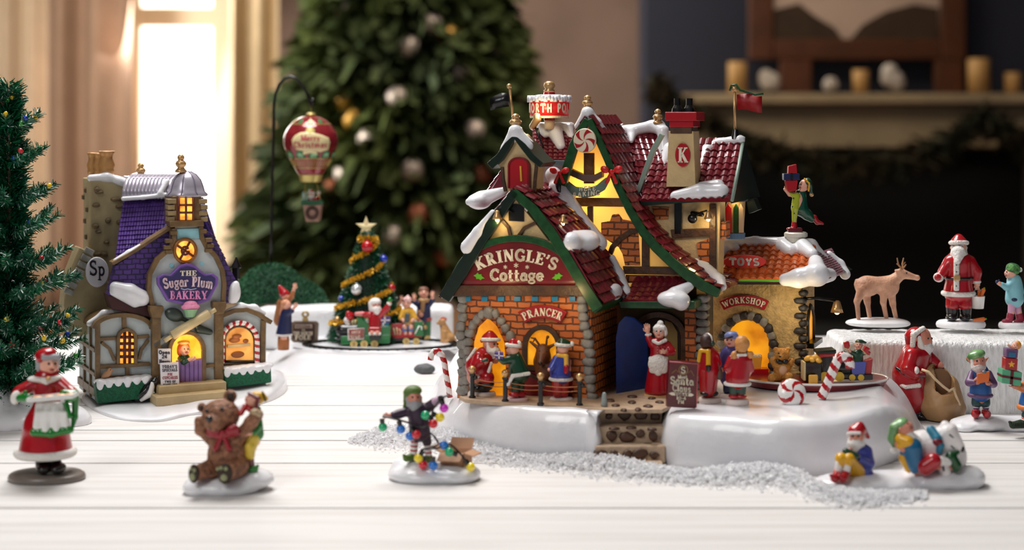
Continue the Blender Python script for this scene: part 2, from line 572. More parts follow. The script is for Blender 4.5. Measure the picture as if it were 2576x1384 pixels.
def tpt(px, row, z=0.0):
    """World (x, y) of a spot at height z over the table seen at (px, row)."""
    Y = (H - z) * F / (row - HR)
    return ((px - CX) / F * Y, Y)
def oval(px, row, rx, rrow, z=0.0, n=14, yaw=0.0):
    """Outline of an oval lying flat: centre (px,row), half width rx px, half depth as rows."""
    x, y = tpt(px, row, z)
    ya = tpt(px, row + rrow, z)[1]
    hx, hy = rx * y / F, y - ya
    c, s = math.cos(math.radians(yaw)), math.sin(math.radians(yaw))
    return [(x + hx * math.cos(2 * math.pi * i / n) * c - hy * math.sin(2 * math.pi * i / n) * s, y + hx * math.cos(2 * math.pi * i / n) * s + hy * math.sin(2 * math.pi * i / n) * c) for i in range(n)]

def point_light(name, loc, power, col, parent=None, r=0.003):
    l = bpy.data.lights.new(name, 'POINT')
    l.energy, l.color, l.shadow_soft_size = power, col, r
    o = bpy.data.objects.new(name, l)
    COL.objects.link(o)
    o.location = loc
    if parent is not None:
        o.parent = parent
    return o
# ------------------------------------------------------------------ the room
def quad_box(name, x0, x1, y0, y1, z0, z1, m, parent=None, bevel=0.0):
    b = MB()
    b.box(((x0 + x1) / 2,(y0 + y1) / 2,(z0 + z1) / 2), ((x1 - x0) / 2,(y1 - y0) / 2,(z1 - z0) / 2))
    return b.build(name, m, parent, bevel=bevel)
def struct(o):
    o['kind'] = 'structure'
    return o
def wx(px, Y): return (px - CX) / F * Y
def wz(py, Y): return TZ + H - (py - HR) / F * Y

m_tan = mat('tan plaster', (134,110,98), .9, mott=(1.3,.35))
m_blue = mat('navy wall paint', (44,48,66), .8, mott=(2,.15))
m_wht = mat('white ceiling paint', (235,230,222), .9)
m_oak = mat('oak floor', (140,100,66), .5, mott=(6,.3))
struct(quad_box('floor',-4.5,4.5,-1.5,9.4,-.05,0, m_oak))
struct(quad_box('ceiling',-4.5,4.5,-1.5,9.4,3.2,3.3, m_wht))
YB = 9.2
wxa, wxb = wx(325, YB), wx(560, YB)
b = MB()
b.box(((-4.5 + wxa) / 2, YB + .1,1.6), ((wxa + 4.5) / 2,.1,1.6))
b.box(((wxb + 4.5) / 2, YB + .1,1.6), ((4.5 - wxb) / 2,.1,1.6))
b.box(((wxa + wxb) / 2, YB + .1,2.6), ((wxb - wxa) / 2,.1,.6))
b.box(((wxa + wxb) / 2, YB + .1,.02), ((wxb - wxa) / 2,.1,.02))
struct(b.build('wall_back', m_tan))
struct(quad_box('wall_left',-4.6,-4.5,-1.5,9.4,0,3.2, m_tan))
struct(quad_box('wall_right',4.5,4.6,-1.5,9.4,0,3.2, m_blue))
struct(quad_box('wall_chimney', wx(1625,8.7),4.5,8.7,9.19,0,3.2, m_blue))
# the tall window: frame, one transom, bright panes
m_cream = mat('cream window paint', (232,214,188), .5)
m_day = mat('daylit pane', (255,250,240), .3, emit=2.6)
b = MB()
for x in (wxa + .02, wxb - .02):
    b.box((x, YB + .05,1.0), (.04,.05,1.0))
b.box(((wxa + wxb) / 2, YB + .05, wz(42, YB)), ((wxb - wxa) / 2,.04,.055))
b.box(((wxa + wxb) / 2, YB + .05,1.97), ((wxb - wxa) / 2,.05,.04))
b.box(((wxa + wxb) / 2, YB + .05,.07), ((wxb - wxa) / 2,.05,.05))
wf = struct(b.build('window_1', m_cream, bevel=.006))
quad_box('pane', wxa, wxb, YB + .06, YB + .07, .05, 2.0, m_day, wf)
# a panelled casing beside the window
struct(quad_box('trim_1', wxb, wx(640, YB), YB - .05, YB,0,2.3, m_cream, bevel=.01))

def curtain(px0, px1, Y, col, label, folds, seed):
    x0, x1 = wx(px0, Y), wx(px1, Y)
    r = random.Random(seed)
    N, M = 120, 8
    ph = [r.uniform(0,6) for _ in range(3)]
    vs, fs = [], []
    for j in range(M + 1):
        z = .03 + 2.55 * j / M
        for i in range(N + 1):
            t = i / N
            w = math.sin(t * folds * 6.28 + ph[0] + .25 * math.sin(j * .6)) * .055 + math.sin(t * folds * 2.7 * 6.28 / 2 + ph[1]) * .02
            vs.append((x0 + (x1 - x0) * t, Y + w, z))
    for j in range(M):
        for i in range(N):
            a = j * (N + 1) + i
            fs.append((a, a + 1, a + N + 2, a + N + 1))
    o = mesh('curtain', vs, fs, None, mat('curtain cloth %d' % seed, col,.9, mott=(9,.08)), None, True)
    sd = o.modifiers.new('thick', 'SOLIDIFY')
    sd.thickness = .006
    return tag(o, label, 'curtain')
curtain(-90, 118, 8.95, (214,192,168), 'pale sand curtain hanging at the far edge of the room', 3, 3)
curtain(112, 338, 8.75, (158,128,108), 'taupe brown curtain hanging beside the bright window', 2.5, 4)
curtain(585, 700, 8.9, (190,166,132), 'beige curtain between the bright window and the big tree', 2, 5)

# ---- fireplace and what stands on its mantel
m_stone = mat('cream mantel paint', (190,170,136), .6, mott=(5,.2))
m_black = mat('black firebox', (4,4,4), .9)
YF = 8.45
fp = bpy.data.objects.new('fireplace', None)
COL.objects.link(fp)
fp.location = (wx(2200, YF), YF, 0)
tag(fp, 'cream fireplace with a black firebox against the navy wall', 'fireplace')
def fpb(name, px0, px1, py0, py1, ya, yb, m, bev=.01):
    o = quad_box(name, wx(px0, YF), wx(px1, YF), ya, yb, max(0, wz(py1, YF)), wz(py0, YF), m, None, bev)
    o.parent = fp
    o.location = -Vector(fp.location)
    return o
fpb('mantel_shelf', 1690, 2760, 236, 262, YF - .16, 8.69, m_stone)
fpb('frieze', 1730, 2720, 262, 372, YF - .04, 8.69, m_stone)
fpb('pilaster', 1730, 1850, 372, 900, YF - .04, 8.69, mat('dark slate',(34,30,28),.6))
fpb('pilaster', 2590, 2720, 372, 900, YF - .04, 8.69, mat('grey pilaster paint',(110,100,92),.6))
fpb('firebox', 1850, 2590, 372, 900, YF + .1, 8.69, m_black, 0)
o = quad_box('hearth', .3, 3.1, 7.3, YF - .05, .001, .03, mat('dark hearth',(10,9,9),.9), fp)
o.location = -Vector(fp.location)
# picture leaning above the mantel
m_wood = mat('chestnut frame', (98,54,26), .5, mott=(9,.35))
YP = 8.5
pf = bpy.data.objects.new('picture_frame', None)
COL.objects.link(pf)
pf.location = (wx(2155, YP), YP, wz(236, YP))
tag(pf, 'chestnut framed winter picture standing on the mantel', 'picture')
def pfb(name, px0, px1, py0, py1, ya, yb, m, bev=.008):
    o = quad_box(name, wx(px0, YP), wx(px1, YP), ya, yb, wz(py1, YP), wz(py0, YP), m, None, bev)
    o.parent = pf
    o.location = -Vector(pf.location)
    return o
b = MB()
for (x0, x1, y0, y1) in ((1882,1945,-420,150), (2365,2428,-420,150), (1945,2365,98,150), (1945,2365,-420,-370)):
    b.box((wx((x0 + x1) / 2, YP), YP, wz((y0 + y1) / 2, YP)), (wx(x1, YP) / 2 - wx(x0, YP) / 2,.025,(y1 - y0) * YP / F / 2))
o = b.build('frame', m_wood, pf, bevel=.01)
o.location = -Vector(pf.location)
pfb('canvas', 1945, 2365, -370, 98, YP + .005, YP + .02, mat('pale winter canvas',(214,190,174),.8, mott=(3,.25)), 0)
b = MB()
for pts in (((1945,98),(1945,25),(2010,8),(2050,40),(2100,70),(2120,98)), ((2140,98),(2170,62),(2230,28),(2300,10),(2362,20),(2365,98))):
    b.prism([Vector((wx(x, YP), YP + .002, wz(y, YP))) for x, y in pts], .004)
o = b.build('painted_hills', mat('dark brown paint',(74,56,40),.8, mott=(8,.3)), pf)
o.location = -Vector(pf.location)
pfb('foot', 1960, 2040, 150, 236, YP - .03, YP + .03, m_wood)
pfb('foot', 2350, 2420, 150, 236, YP - .03, YP + .03, m_wood)
m_wax = mat('honey wax', (214,168,104), .5)
for px, y0, hw, lab in ((1855,158,24, 'honey coloured pillar candle at the window side of the picture frame'), (2165,178,20, 'short honey coloured candle below the framed picture'),
                        (2462,150,27, 'tall honey coloured pillar candle on the outer side of the framed picture'), (2548,185,20, 'thin honey coloured candle next to the tall pillar candle')):
    Yc = 8.36
    k = Yc / F
    hgt = (236 - y0) * k
    e = bpy.data.objects.new('candle', None)
    COL.objects.link(e)
    e.location = (wx(px, Yc), Yc, wz(236,8.45) + .003)
    tag(e, lab, 'candle')
    b = MB()
    b.lathe((0,0,0), [(hw * k,0),(hw * k, hgt * .97),(hw * k * .9, hgt),(hw * k * .3, hgt * .96)], 20)
    b.build('wax', m_wax, e, smooth=True)
    b = MB()
    b.tube([(0,0, hgt * .94),(0,0, hgt + .014)], .002, 6)
    b.build('wick', m_black, e)
m_cot = mat('white cotton', (214,206,196), .9, bump=(60,.6))
for px, py, r, lab in ((1935,206,30, 'white fluffy ornament beside the candle at the window side of the mantel'), (2245,196,36, 'large white fluffy ornament below the picture rail'),
                       (2090,218,22, 'small white fluffy ornament between two candles on the mantel')):
    b = MB()
    Yc = 8.37
    for q in range(7):
        a = RND.uniform(0, 6.28)
        b.ball((.6 * r * .5 * math.cos(a) * Yc / F,.5 * r * math.sin(a) * Yc / F * .3, RND.uniform(-.2,.6) * r * Yc / F + .01), r * .62 * Yc / F, 12, 8)
    o = b.build('fluffy_ornament', m_cot, smooth=True)
    o.location = (wx(px, Yc), Yc, wz(236,8.45) + r * .8 * Yc / F)
    tag(o, lab, 'ornament')

# needle foliage made of many thin blades
def blades(name, spots, length, width, m, parent=None, seed=1, droop=0.0):
    """spots: (position, outward direction, scale)."""
    r = random.Random(seed)
    vs, fs = [], []
    for p, dr, sc in spots:
        dr = Vector(dr).normalized()
        a = dr.orthogonal().normalized()
        bb = dr.cross(a)
        w = r.uniform(0, 6.28)
        s = a * math.cos(w) + bb * math.sin(w)
        l = length * sc * r.uniform(.7, 1.2)
        e = Vector(p) + dr * l + Vector((0,0,-droop * l))
        n = len(vs)
        vs += [Vector(p) - s * width * sc * .5, Vector(p) + s * width * sc * .5, e + s * width * sc * .2, e - s * width * sc * .2]
        fs.append((n, n + 1, n + 2, n + 3))
    return mesh(name, vs, fs, None, m, parent)

# ---- garland on the mantel
m_gar = mat('dark garland needles', (30,38,18), .8, mott=(7,.6), col2=(56,46,24))
sp = []
r = random.Random(5)
path = [(1640,200), (1700,245), (1800,300), (1920,362), (2060,396), (2230,394), (2360,356), (2470,282), (2560,330), (2660,382), (2760,360)]
for i in range(len(path) - 1):
    for q in range(260):
        t = r.random()
        px = path[i][0] + (path[i + 1][0] - path[i][0]) * t
        py = path[i][1] + (path[i + 1][1] - path[i][1]) * t + r.uniform(-10, 46)
        d = Vector((r.uniform(-1,1), r.uniform(-1.2,.3), r.uniform(-1,.5)))
        Yg = 8.15 + r.uniform(-.04, .04)
        sp.append(((wx(px, Yg), Yg, wz(py, Yg)), d,1))
o = blades('garland', sp, .075, .022, m_gar, None, 3)
tag(o, 'dark green garland draped along the cream mantel', 'garland')

# ---- the big tree in the room
m_tree = mat('fir needles', (30,50,22), .75, mott=(2.0,.5), col2=(74,88,32))
YT = 7.2
tr = bpy.data.objects.new('christmas_tree', None)
COL.objects.link(tr)
tr.location = (wx(1035, YT), YT, 0)
tag(tr, 'big dark green fir tree with ornaments standing in the room', 'christmas tree')
def tree_r(z): return max(.02, .66 * (2.75 - z) / 2.35) if z > .45 else .3
b = MB()
b.tube([(0,0,0),(0,0,2.7)], [.06,.015], 10)
b.build('trunk', mat('fir bark',(70,50,36),.9), tr)
sp = []
r = random.Random(11)
for i in range(9000):
    z = .42 + 2.3 * (1 - math.sqrt(r.random()))
    R = tree_r(z)
    a = r.uniform(0, 6.283)
    lob = 1 + .16 * math.sin(a * 7 + z * 9) * math.cos(z * 21)
    q = R * lob * (1 - .45 * r.random() ** 2.5)
    sp.append(((q * math.cos(a), q * math.sin(a), z + r.uniform(-.05,.05)),(math.cos(a), math.sin(a), r.uniform(-.7,.5)), r.uniform(.8,1.5)))
for i in range(2500):
    z = .42 + 2.2 * (1 - math.sqrt(r.random()))
    R = tree_r(z) * .6
    a = r.uniform(0, 6.283)
    sp.append(((R * math.cos(a), R * math.sin(a), z),(math.cos(a), math.sin(a),-.4),2.6))
blades('foliage', sp, .11, .045, m_tree, tr, 4, .25)
m_sil = mat('silver ornament', (222,208,200), .35, metal=.3)
m_gol = mat('gold ornament', (206,158,70), .35, metal=.3)
m_cop = mat('copper ornament', (178,104,76), .4, metal=.2)
white, gold, cop = [(1083,62), (1028,118), (1150,178), (1002,246), (866,22), (1042,428), (884,436), (938,350), (1000,592), (1240,120), (1185,330), (1290,240)], \
    [(736,84), (876,250), (760,380), (820,520), (1120,92), (900,300), (700,300)], [(1120,640), (852,480), (1060,540), (1200,440)]
for lst, m, lab, grp in ((white, m_sil, 'round silver white bauble on the big tree in the room', 'silver baubles on the big tree'), (gold, m_gol, 'round gold bauble on the big tree in the room', 'gold baubles on the big tree'),
                         (cop, m_cop, 'round copper red bauble on the big tree in the room', 'copper baubles on the big tree')):
    first = None
    for px, py in lst:
        z = wz(py, YT - .5)
        R = tree_r(z) * .98
        dx = max(-R * .96, min(R * .96, wx(px, YT - .4) - tr.location.x))
        y = -math.sqrt(max(0, R * R - dx * dx))
        if first is None:
            b = MB()
            b.ball((0,0,0), .046, 18, 12)
            o = first = b.build('bauble', m, smooth=True)
        else:
            o = first.copy()
            COL.objects.link(o)
        o.location = (tr.location.x + dx * 1.06, YT + y * 1.06, wz(py, YT + y))
        tag(o, lab, 'bauble', grp)

# ---- white plank table
m_plank, nt, bs = nodes_of('white painted planks')
tc = nt.nodes.new('ShaderNodeTexCoord')
mp = nt.nodes.new('ShaderNodeMapping')
mp.inputs['Scale'].default_value = (1.0, 22, 22)
nt.links.new(tc.outputs['Object'], mp.inputs['Vector'])
n1 = nt.nodes.new('ShaderNodeTexNoise')
n1.inputs['Scale'].default_value, n1.inputs['Detail'].default_value = 4.0, 5
nt.links.new(mp.outputs[0], n1.inputs['Vector'])
cr = nt.nodes.new('ShaderNodeValToRGB')
cr.color_ramp.elements[0].position, cr.color_ramp.elements[0].color = .25, (*lin((204,199,195)), 1)
cr.color_ramp.elements[1].position, cr.color_ramp.elements[1].color = .55, (*lin((224,221,219)), 1)
nt.links.new(n1.outputs['Fac'], cr.inputs[0])
nt.links.new(cr.outputs[0], bs.inputs['Base Color'])
bs.inputs['Roughness'].default_value = .6
bs.inputs['Specular IOR Level'].default_value = .25
bp = nt.nodes.new('ShaderNodeBump')
bp.inputs['Strength'].default_value, bp.inputs['Distance'].default_value = .12, .002
nt.links.new(n1.outputs['Fac'], bp.inputs['Height'])
nt.links.new(bp.outputs[0], bs.inputs['Normal'])
tb = bpy.data.objects.new('table', None)
COL.objects.link(tb)
tb.location = (0, 1.6, 0)
tag(tb, 'white painted plank table carrying the whole miniature village', 'table')
edges = [.80, .95, 1.118] + [H * F / (r_ - HR) for r_ in (1278,1165,1108,1082,1020,970)] + [2.02, 2.16, 2.31]
b = MB()
for a, c in zip(edges[:-1], edges[1:]):
    b.box((0,(a + c) / 2 - 1.6, TZ - .01), (1.15,(c - a) / 2 - .0021,.01))
b.build('tabletop', m_plank, tb, bevel=.0009)
b = MB()
b.box((0,0, TZ - .05), (1.05,.68,.0295))
b.build('apron', mat('dark plank gap',(52,46,42),.9), tb)
for sx in (-1, 1):
    for sy in (-1, 1):
        b = MB()
        b.box((sx * 1.0, sy * .62,(TZ - .08) / 2), (.035,.035,(TZ - .08) / 2))
        b.build('leg', m_plank, tb, bevel=.002)
# ------------------------------------------------------------------ shared finishes
m_snow = mat('glazed snow', (236,236,240), .28, bump=(140,.18), mott=(30,.06), coat=.3)
m_ice = mat('matte snow', (246,246,248), .6, bump=(260,.4))
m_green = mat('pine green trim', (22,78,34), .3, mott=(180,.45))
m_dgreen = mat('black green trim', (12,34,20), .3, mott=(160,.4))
m_timber = mat('brown timber', (84,52,26), .45, mott=(120,.5), bump=(260,.4))
m_gold = mat('antique gold', (206,164,112), .3, metal=.55)
m_blk = mat('gloss black', (14,14,15), .25)
m_red = mat('gloss red', (178,18,28), .22, coat=.4)
m_maroon = mat('maroon tile', (118,28,40), .22, coat=.5, mott=(120,.35))
m_orange = mat('orange clay tile', (216,106,46), .3, coat=.3, mott=(150,.4))
m_stoneg = mat('grey field stone', (150,146,138), .6, mott=(170,.35), bump=(300,.4))
m_stoned = mat('dark field stone', (58,54,52), .55, mott=(170,.4), bump=(300,.4))
m_plast = mat('cream plaster', (214,184,132), .55, mott=(90,.16), bump=(300,.35))
m_lit = mat('lit amber pane', (236,160,26), .4, emit=.55, mott=(40,.3), col2=(190,112,10))
m_sign = mat('sign maroon', (122,20,22), .3, mott=(60,.3))
m_sred = mat('banner red', (158,18,24), .3)
m_lett = mat('ivory lettering', (240,228,202), .4)
m_bulb = mat('warm bulb', (255,226,150), .3, emit=9.0)

def brick_mat(name, c1, c2, mortar, w, h, ms=.0009):
    m, nt, bs = nodes_of(name)
    tc = nt.nodes.new('ShaderNodeTexCoord')
    sx = nt.nodes.new('ShaderNodeSeparateXYZ')
    ad = nt.nodes.new('ShaderNodeMath')
    cb = nt.nodes.new('ShaderNodeCombineXYZ')
    nt.links.new(tc.outputs['Object'], sx.inputs[0])
    nt.links.new(sx.outputs[0], ad.inputs[0])
    nt.links.new(sx.outputs[1], ad.inputs[1])
    nt.links.new(ad.outputs[0], cb.inputs[0])
    nt.links.new(sx.outputs[2], cb.inputs[1])
    no = nt.nodes.new('ShaderNodeTexNoise')
    no.inputs['Scale'].default_value = 130
    nt.links.new(tc.outputs['Object'], no.inputs['Vector'])
    vm = nt.nodes.new('ShaderNodeVectorMath')
    vm.operation = 'MULTIPLY_ADD'
    vm.inputs[1].default_value = (.0028, .0028, 0)
    nt.links.new(no.outputs['Color'], vm.inputs[0])
    nt.links.new(cb.outputs[0], vm.inputs[2])
    br = nt.nodes.new('ShaderNodeTexBrick')
    br.inputs['Scale'].default_value = 1
    br.inputs['Brick Width'].default_value, br.inputs['Row Height'].default_value = w, h
    br.inputs['Mortar Size'].default_value = ms
    br.inputs['Mortar Smooth'].default_value = .4
    br.inputs['Color1'].default_value, br.inputs['Color2'].default_value, br.inputs['Mortar'].default_value = (*lin(c1), 1), (*lin(c2), 1), (*lin(mortar), 1)
    nt.links.new(vm.outputs[0], br.inputs['Vector'])
    nt.links.new(br.outputs['Color'], bs.inputs['Base Color'])
    bp = nt.nodes.new('ShaderNodeBump')
    bp.inputs['Strength'].default_value, bp.inputs['Distance'].default_value = .8, .0012
    bp.invert = True
    nt.links.new(br.outputs['Fac'], bp.inputs['Height'])
    nt.links.new(bp.outputs[0], bs.inputs['Normal'])
    bs.inputs['Roughness'].default_value = .5
    MATS[name] = m
    return m
m_brick = brick_mat('orange brick', (216,124,56), (188,98,46), (104,56,28), .0135, .0063)
m_brick2 = brick_mat('small dark brick', (196,112,44), (158,80,32), (70,34,16), .0078, .0075)

def tiles(name, fr, prof, along, row, col, m, parent, lift=3.0, arch=3.5, jit=.15, seed=1):
    """Overlapping barrel tiles down the polyline prof (local points, ridge to eave), repeated along the vector `along`; row/col in px."""
    r = random.Random(seed)
    k = fr.k
    pts = [Vector(p) for p in prof]
    A = Vector(along)
    La = A.length
    a = A / La
    nc = max(1, round(La / (col * k)))
    seg = [(pts[i + 1] - pts[i]).length for i in range(len(pts) - 1)]
    tot = sum(seg)
    nr = max(1, round(tot / (row * k)))
    def at(s):
        s = min(max(s,0), tot)
        for i, l in enumerate(seg):
            if s <= l or i == len(seg) - 1:
                t = s / l
                d = (pts[i + 1] - pts[i]).normalized()
                n = d.cross(a)
                if n.z < 0:
                    n = -n
                return pts[i].lerp(pts[i + 1], t), n.normalized()
            s -= l
    b = MB()
    S = 4
    for i in range(nr):
        p0, n0 = at(tot * i / nr)
        p1, n1 = at(tot * (i + 1.12) / nr)
        for j in range(nc):
            w = La / nc
            vs = []
            e = 1 + r.uniform(-jit, jit)
            for (p, n, up) in ((p0, n0,.15), (p1, n1,1.0)):
                for q in range(S + 1):
                    t = q / S
                    hgt = (math.sin(math.pi * t) * arch * e + lift * up * e) * k
                    vs.append(p + a * (w * (j + t)) + n * hgt)
            for q in range(S + 1):
                t = q / S
                vs.append(p1 + a * (w * (j + t)))
            fs = []
            for q in range(S):
                fs.append((q, q + 1, S + 2 + q, S + 1 + q))
                fs.append((S + 1 + q, S + 2 + q,2 * S + 3 + q,2 * S + 2 + q))
            b.add(vs, fs)
    # backing slab so nothing shows through
    for i in range(len(pts) - 1):
        _, n = at(sum(seg[:i]) + seg[i] * .5)
        q = [pts[i], pts[i] + A, pts[i + 1] + A, pts[i + 1]]
        b.add([v + n * .2 * k for v in q] + [v - n * 5 * k for v in q], [(0,1,2,3),(7,6,5,4),(0,3,7,4),(1,5,6,2),(0,4,5,1),(3,2,6,7)])
    o = b.build(name, m, parent, fr, smooth=False)
    return o

def finial(name, fr, px, ytop, ybot, r, d, parent, m=None):
    h = ybot - ytop
    c = fr.L(px, ybot, d)
    k = fr.k
    b = MB()
    pr = [(1.0,0), (1.0,.1), (.7,.2), (.55,.26), (.85,.36), (.95,.48), (.75,.6), (.45,.66), (.6,.74), (.62,.84), (.4,.94), (.1,1)]
    b.lathe(c, [(r * a * k, h * z * k) for a, z in pr], 18)
    return b.build(name, m or m_gold, parent, fr, smooth=True)

def stones(name, fr, lst, d, depth, m, parent, seed=2):
    """Rounded field stones of one surround: (px, py, half width, half height[, rot])."""
    r = random.Random(seed)
    b = MB()
    for s in lst:
        c = fr.L(s[0], s[1], d)
        R = _rot((s[4] if len(s) > 4 else 0))
        n = 9
        rad = [1 + r.uniform(-.12,.12) for _ in range(n)]
        ring = []
        for sc, dy in ((1.0, depth * .5), (1.0,-depth * .15), (.8,-depth * .45), (.4,-depth * .55)):
            ring.append([c + R @ Vector((s[2] * sc * rad[q] * math.copysign(abs(math.cos(2 * math.pi * q / n)) ** .75, math.cos(2 * math.pi * q / n)) * fr.k, dy * fr.k,
                                          s[3] * sc * rad[q] * math.copysign(abs(math.sin(2 * math.pi * q / n)) ** .75, math.sin(2 * math.pi * q / n)) * fr.k)) for q in range(n)])
        vs = sum(ring, [])
        fs = []
        for i in range(3):
            for q in range(n):
                fs.append([i * n + q, i * n + (q + 1) % n,(i + 1) * n + (q + 1) % n,(i + 1) * n + q])
        fs.append([3 * n + q for q in range(n)])
        b.add(vs, fs)
    return b.build(name, m, parent, fr, smooth=True)

def arch_pts(cx, top, half, bottom, rise=None, n=12):
    """Round-headed opening outline."""
    rise = rise or half
    return [(cx - half, bottom)] + [(cx - half * math.cos(math.pi * i / n), top + rise - rise * math.sin(math.pi * i / n)) for i in range(n + 1)] + [(cx + half, bottom)]
def arc_band(cx, top, R, half, th, n=14):
    """Curved sign board: circle of radius R whose crown is at (cx, top), half width, thickness."""
    a = math.asin(half / R)
    o = [(cx + R * math.sin(-a + 2 * a * i / n), top + R - R * math.cos(-a + 2 * a * i / n)) for i in range(n + 1)]
    q = [(cx + (R - th) * math.sin(a - 2 * a * i / n), top + R - (R - th) * math.cos(a - 2 * a * i / n)) for i in range(n + 1)]
    return o + q
def disc_pts(cx, cy, rx, ry, n=24):
    return [(cx + rx * math.cos(2 * math.pi * i / n), cy + ry * math.sin(2 * math.pi * i / n)) for i in range(n)]
def strip(pts, w, closed=False):
    """Outline of a band of width w along the polyline pts (w may be a list)."""
    ws = w if isinstance(w, (list, tuple)) else [w] * len(pts)
    L_, R_ = [], []
    for i, p in enumerate(pts):
        a, c = pts[max(i - 1,0)], pts[min(i + 1, len(pts) - 1)]
        dx, dy = c[0] - a[0], c[1] - a[1]
        l = math.hypot(dx, dy)
        nx, ny = -dy / l * ws[i] / 2, dx / l * ws[i] / 2
        L_.append((p[0] + nx, p[1] + ny))
        R_.append((p[0] - nx, p[1] - ny))
    return L_ + R_[::-1]
def tubes(name, fr, lines, r, m, parent, seg=7):
    b = MB()
    for l in lines:
        b.tube([fr.P(p) for p in l], r * fr.k, seg)
    return b.build(name, m, parent, fr, smooth=True)
def caps(pts, r):
    """Chain of capsules through pts (px,py,d) with radius r or list."""
    rs = r if isinstance(r, (list, tuple)) else [r] * len(pts)
    return [('c', pts[i], pts[i + 1], rs[i], rs[i + 1]) for i in range(len(pts) - 1)]
def bell_lamp(fr, arm, tip, d, parent, size=11, down=18, power=.02, flip=0):
    """Goose-neck lamp: arm polyline, bell shade opening downwards at tip, glowing bulb with its own light."""
    k = fr.k
    parent = tubes('wall_lamp', fr, [arm], 2.6, m_blk, parent)
    c = fr.L(tip[0], tip[1], d)
    b = MB()
    b.lathe(c, [(size * 1.0 * k,-down * k),(size * .8 * k,-down * .55 * k),(size * .5 * k,-down * .1 * k),(size * .45 * k, down * .25 * k),(size * .2 * k, down * .35 * k)], 14)
    b.build('lamp_shade', m_gold, parent, fr, smooth=True)
    b = MB()
    b.ball(c - Vector((0,0,(down + 1) * k)), size * .42 * k, 10, 8)
    b.build('bulb', m_bulb, parent, fr, smooth=True)
    if power:
        point_light('lamp_light', c - Vector((0,0,(down + 8) * k)), power, (1,.72,.3), parent)

# ------------------------------------------------------------------ the big lit cottage
GZ = .0445                                        # height of its snow base
C = Fr(1480, 1005, (H - GZ) * F / 705, -20)
cot = C.thing('lit_cottage', 'large lit brick cottage with maroon roofs and a red arched name sign', 'miniature house')
def ce(name, pts, d0, d1, m, bevel=1.2): return extr(name, C, pts, d0, d1, m, cot, bevel)
def cs(name, m, prims, k=8, n=44, rough=0.0): return sdf(name, C, m, prims, cot, k, n, rough)

def cshell(name, pts, d, m):
    vs = [C.L(p[0], p[1], d) for p in pts]
    return mesh(name, vs, [list(range(len(vs)))], C, m, cot)
# walls of the gabled front wing
ce('front_wall', [(1163,728),(1468,728),(1492,1018),(1150,1002)], 0, 235, m_brick, 0)
ce('side_wall', [(1485,742),(1492,1018),(1486,1018),(1476,742)], 4, 234, m_brick2, 0)
stones('corner_stones', C, [(1162 + RND.uniform(-4,4),752 + 23 * i, RND.uniform(11,16),13, RND.uniform(-15,15)) for i in range(11)], -3, 16, m_stoneg, cot, 3)
stones('corner_stones', C, [(1466 + i * 2.2 + RND.uniform(-4,4),752 + 22.5 * i, RND.uniform(12,17),12.5, RND.uniform(-15,15)) for i in range(12)], -3, 16, m_stoneg, cot, 4)
ce('lit_opening', [(1190,1002),(1193,860),(1205,822),(1228,800),(1250,822),(1268,862),(1276,1005)], -2.5, 4, m_lit, 0)
stones('arch_stone_border', C, [(1229,788,13,16),(1211,792,10,14,20),(1247,790,10,13,-25),(1200,804,11,13,30),(1189,820,11,13,20),(1261,808,12,11,30),(1271,826,12,12,0),
       (1283,845,12,14,0),(1181,838,13,12,0),(1177,860,13,11),(1176,882,13,12),(1175,905,12,12),(1173,930,12,13),(1171,955,12,13),(1170,980,12,13)], -6, 14, m_stoneg, cot, 5)
ce('lit_opening', arch_pts(1362,830,37,924,44), -2.5, 4, m_lit, 0)
ce('window_arch', strip(arch_pts(1362,824,43,926,50),13), -10, 2, m_timber)
ce('window_sill', [(1308,918),(1418,922),(1418,934),(1308,930)], -12, 2, m_timber)
sdr = ce('stable_door', [(1318,934),(1440,938),(1440,1000),(1318,994)], -4, 2, mat('stable red',(150,16,24),.4, mott=(80,.2)))
extr('door_brace', C, strip([(1322,938),(1436,992)],9), -8, 0, m_timber, sdr)
b = MB()
for x in (1175, 1218, 1260, 1301, 1345, 1395, 1439):
    b.prism([C.L(x - 8,746,-9), C.L(x + 8,746,-9), C.L(x + 8,758,-9), C.L(x - 8,758,-9)], 10 * C.k)
b.build('blue_dentils', mat('turquoise block',(28,122,160),.4), cot, C, bevel=1 * C.k)
ce('beam', [(1132,718),(1462,718),(1476,744),(1128,746)], -16, 4, m_timber)
# gable: plaster, name sign, green arches, barge boards
ce('gable_wall', [(1295,500),(1345,560),(1420,660),(1462,722),(1140,722),(1190,640),(1245,560)], -1, 6, m_plast, 0)
sg1 = ce('name_sign', [(1148,720)] + [(1298 - 150 * math.cos(math.pi * i / 24),720 - 112 * math.sin(math.pi * i / 24)) for i in range(25)] + [(1448,720)], -10, 0, m_sign)
ce('sign_arch', strip([(1298 - 158 * math.cos(math.pi * i / 24),722 - 122 * math.sin(math.pi * i / 24)) for i in range(25)],17), -16, 2, m_green)
def fit(t, width, size, sp): return width / (text_width(t, sp) * size)
lettering('lettering', C, "KRINGLE'S", arched(1298,657,205,30, fit("KRINGLE'S",200,30,.1)), m_lett, sg1, 3, -13, .1, 1.2)
lettering('lettering', C, 'Cottage', straight(1300,706,29,0, fit('Cottage',134,29,.06)), m_lett, sg1, 3, -13, .06, 1.3)
b = MB()
for x, y, s_ in ((1271,672,10), (1298,668,12), (1326,672,10)):
    for q in range(6):
        a = math.pi * q / 3 + .5
        b.prism([C.L(x + s_ * .5 * math.cos(a + w) * e, y + s_ * .5 * math.sin(a + w) * e,-13) for w, e in ((-.9,.1),(-.16,1),(.16,1),(.9,.1))], 3 * C.k)
b.build('snowflake_motif', m_lett, sg1, C)
m_holly = mat('holly green', (96,176,34), .4)
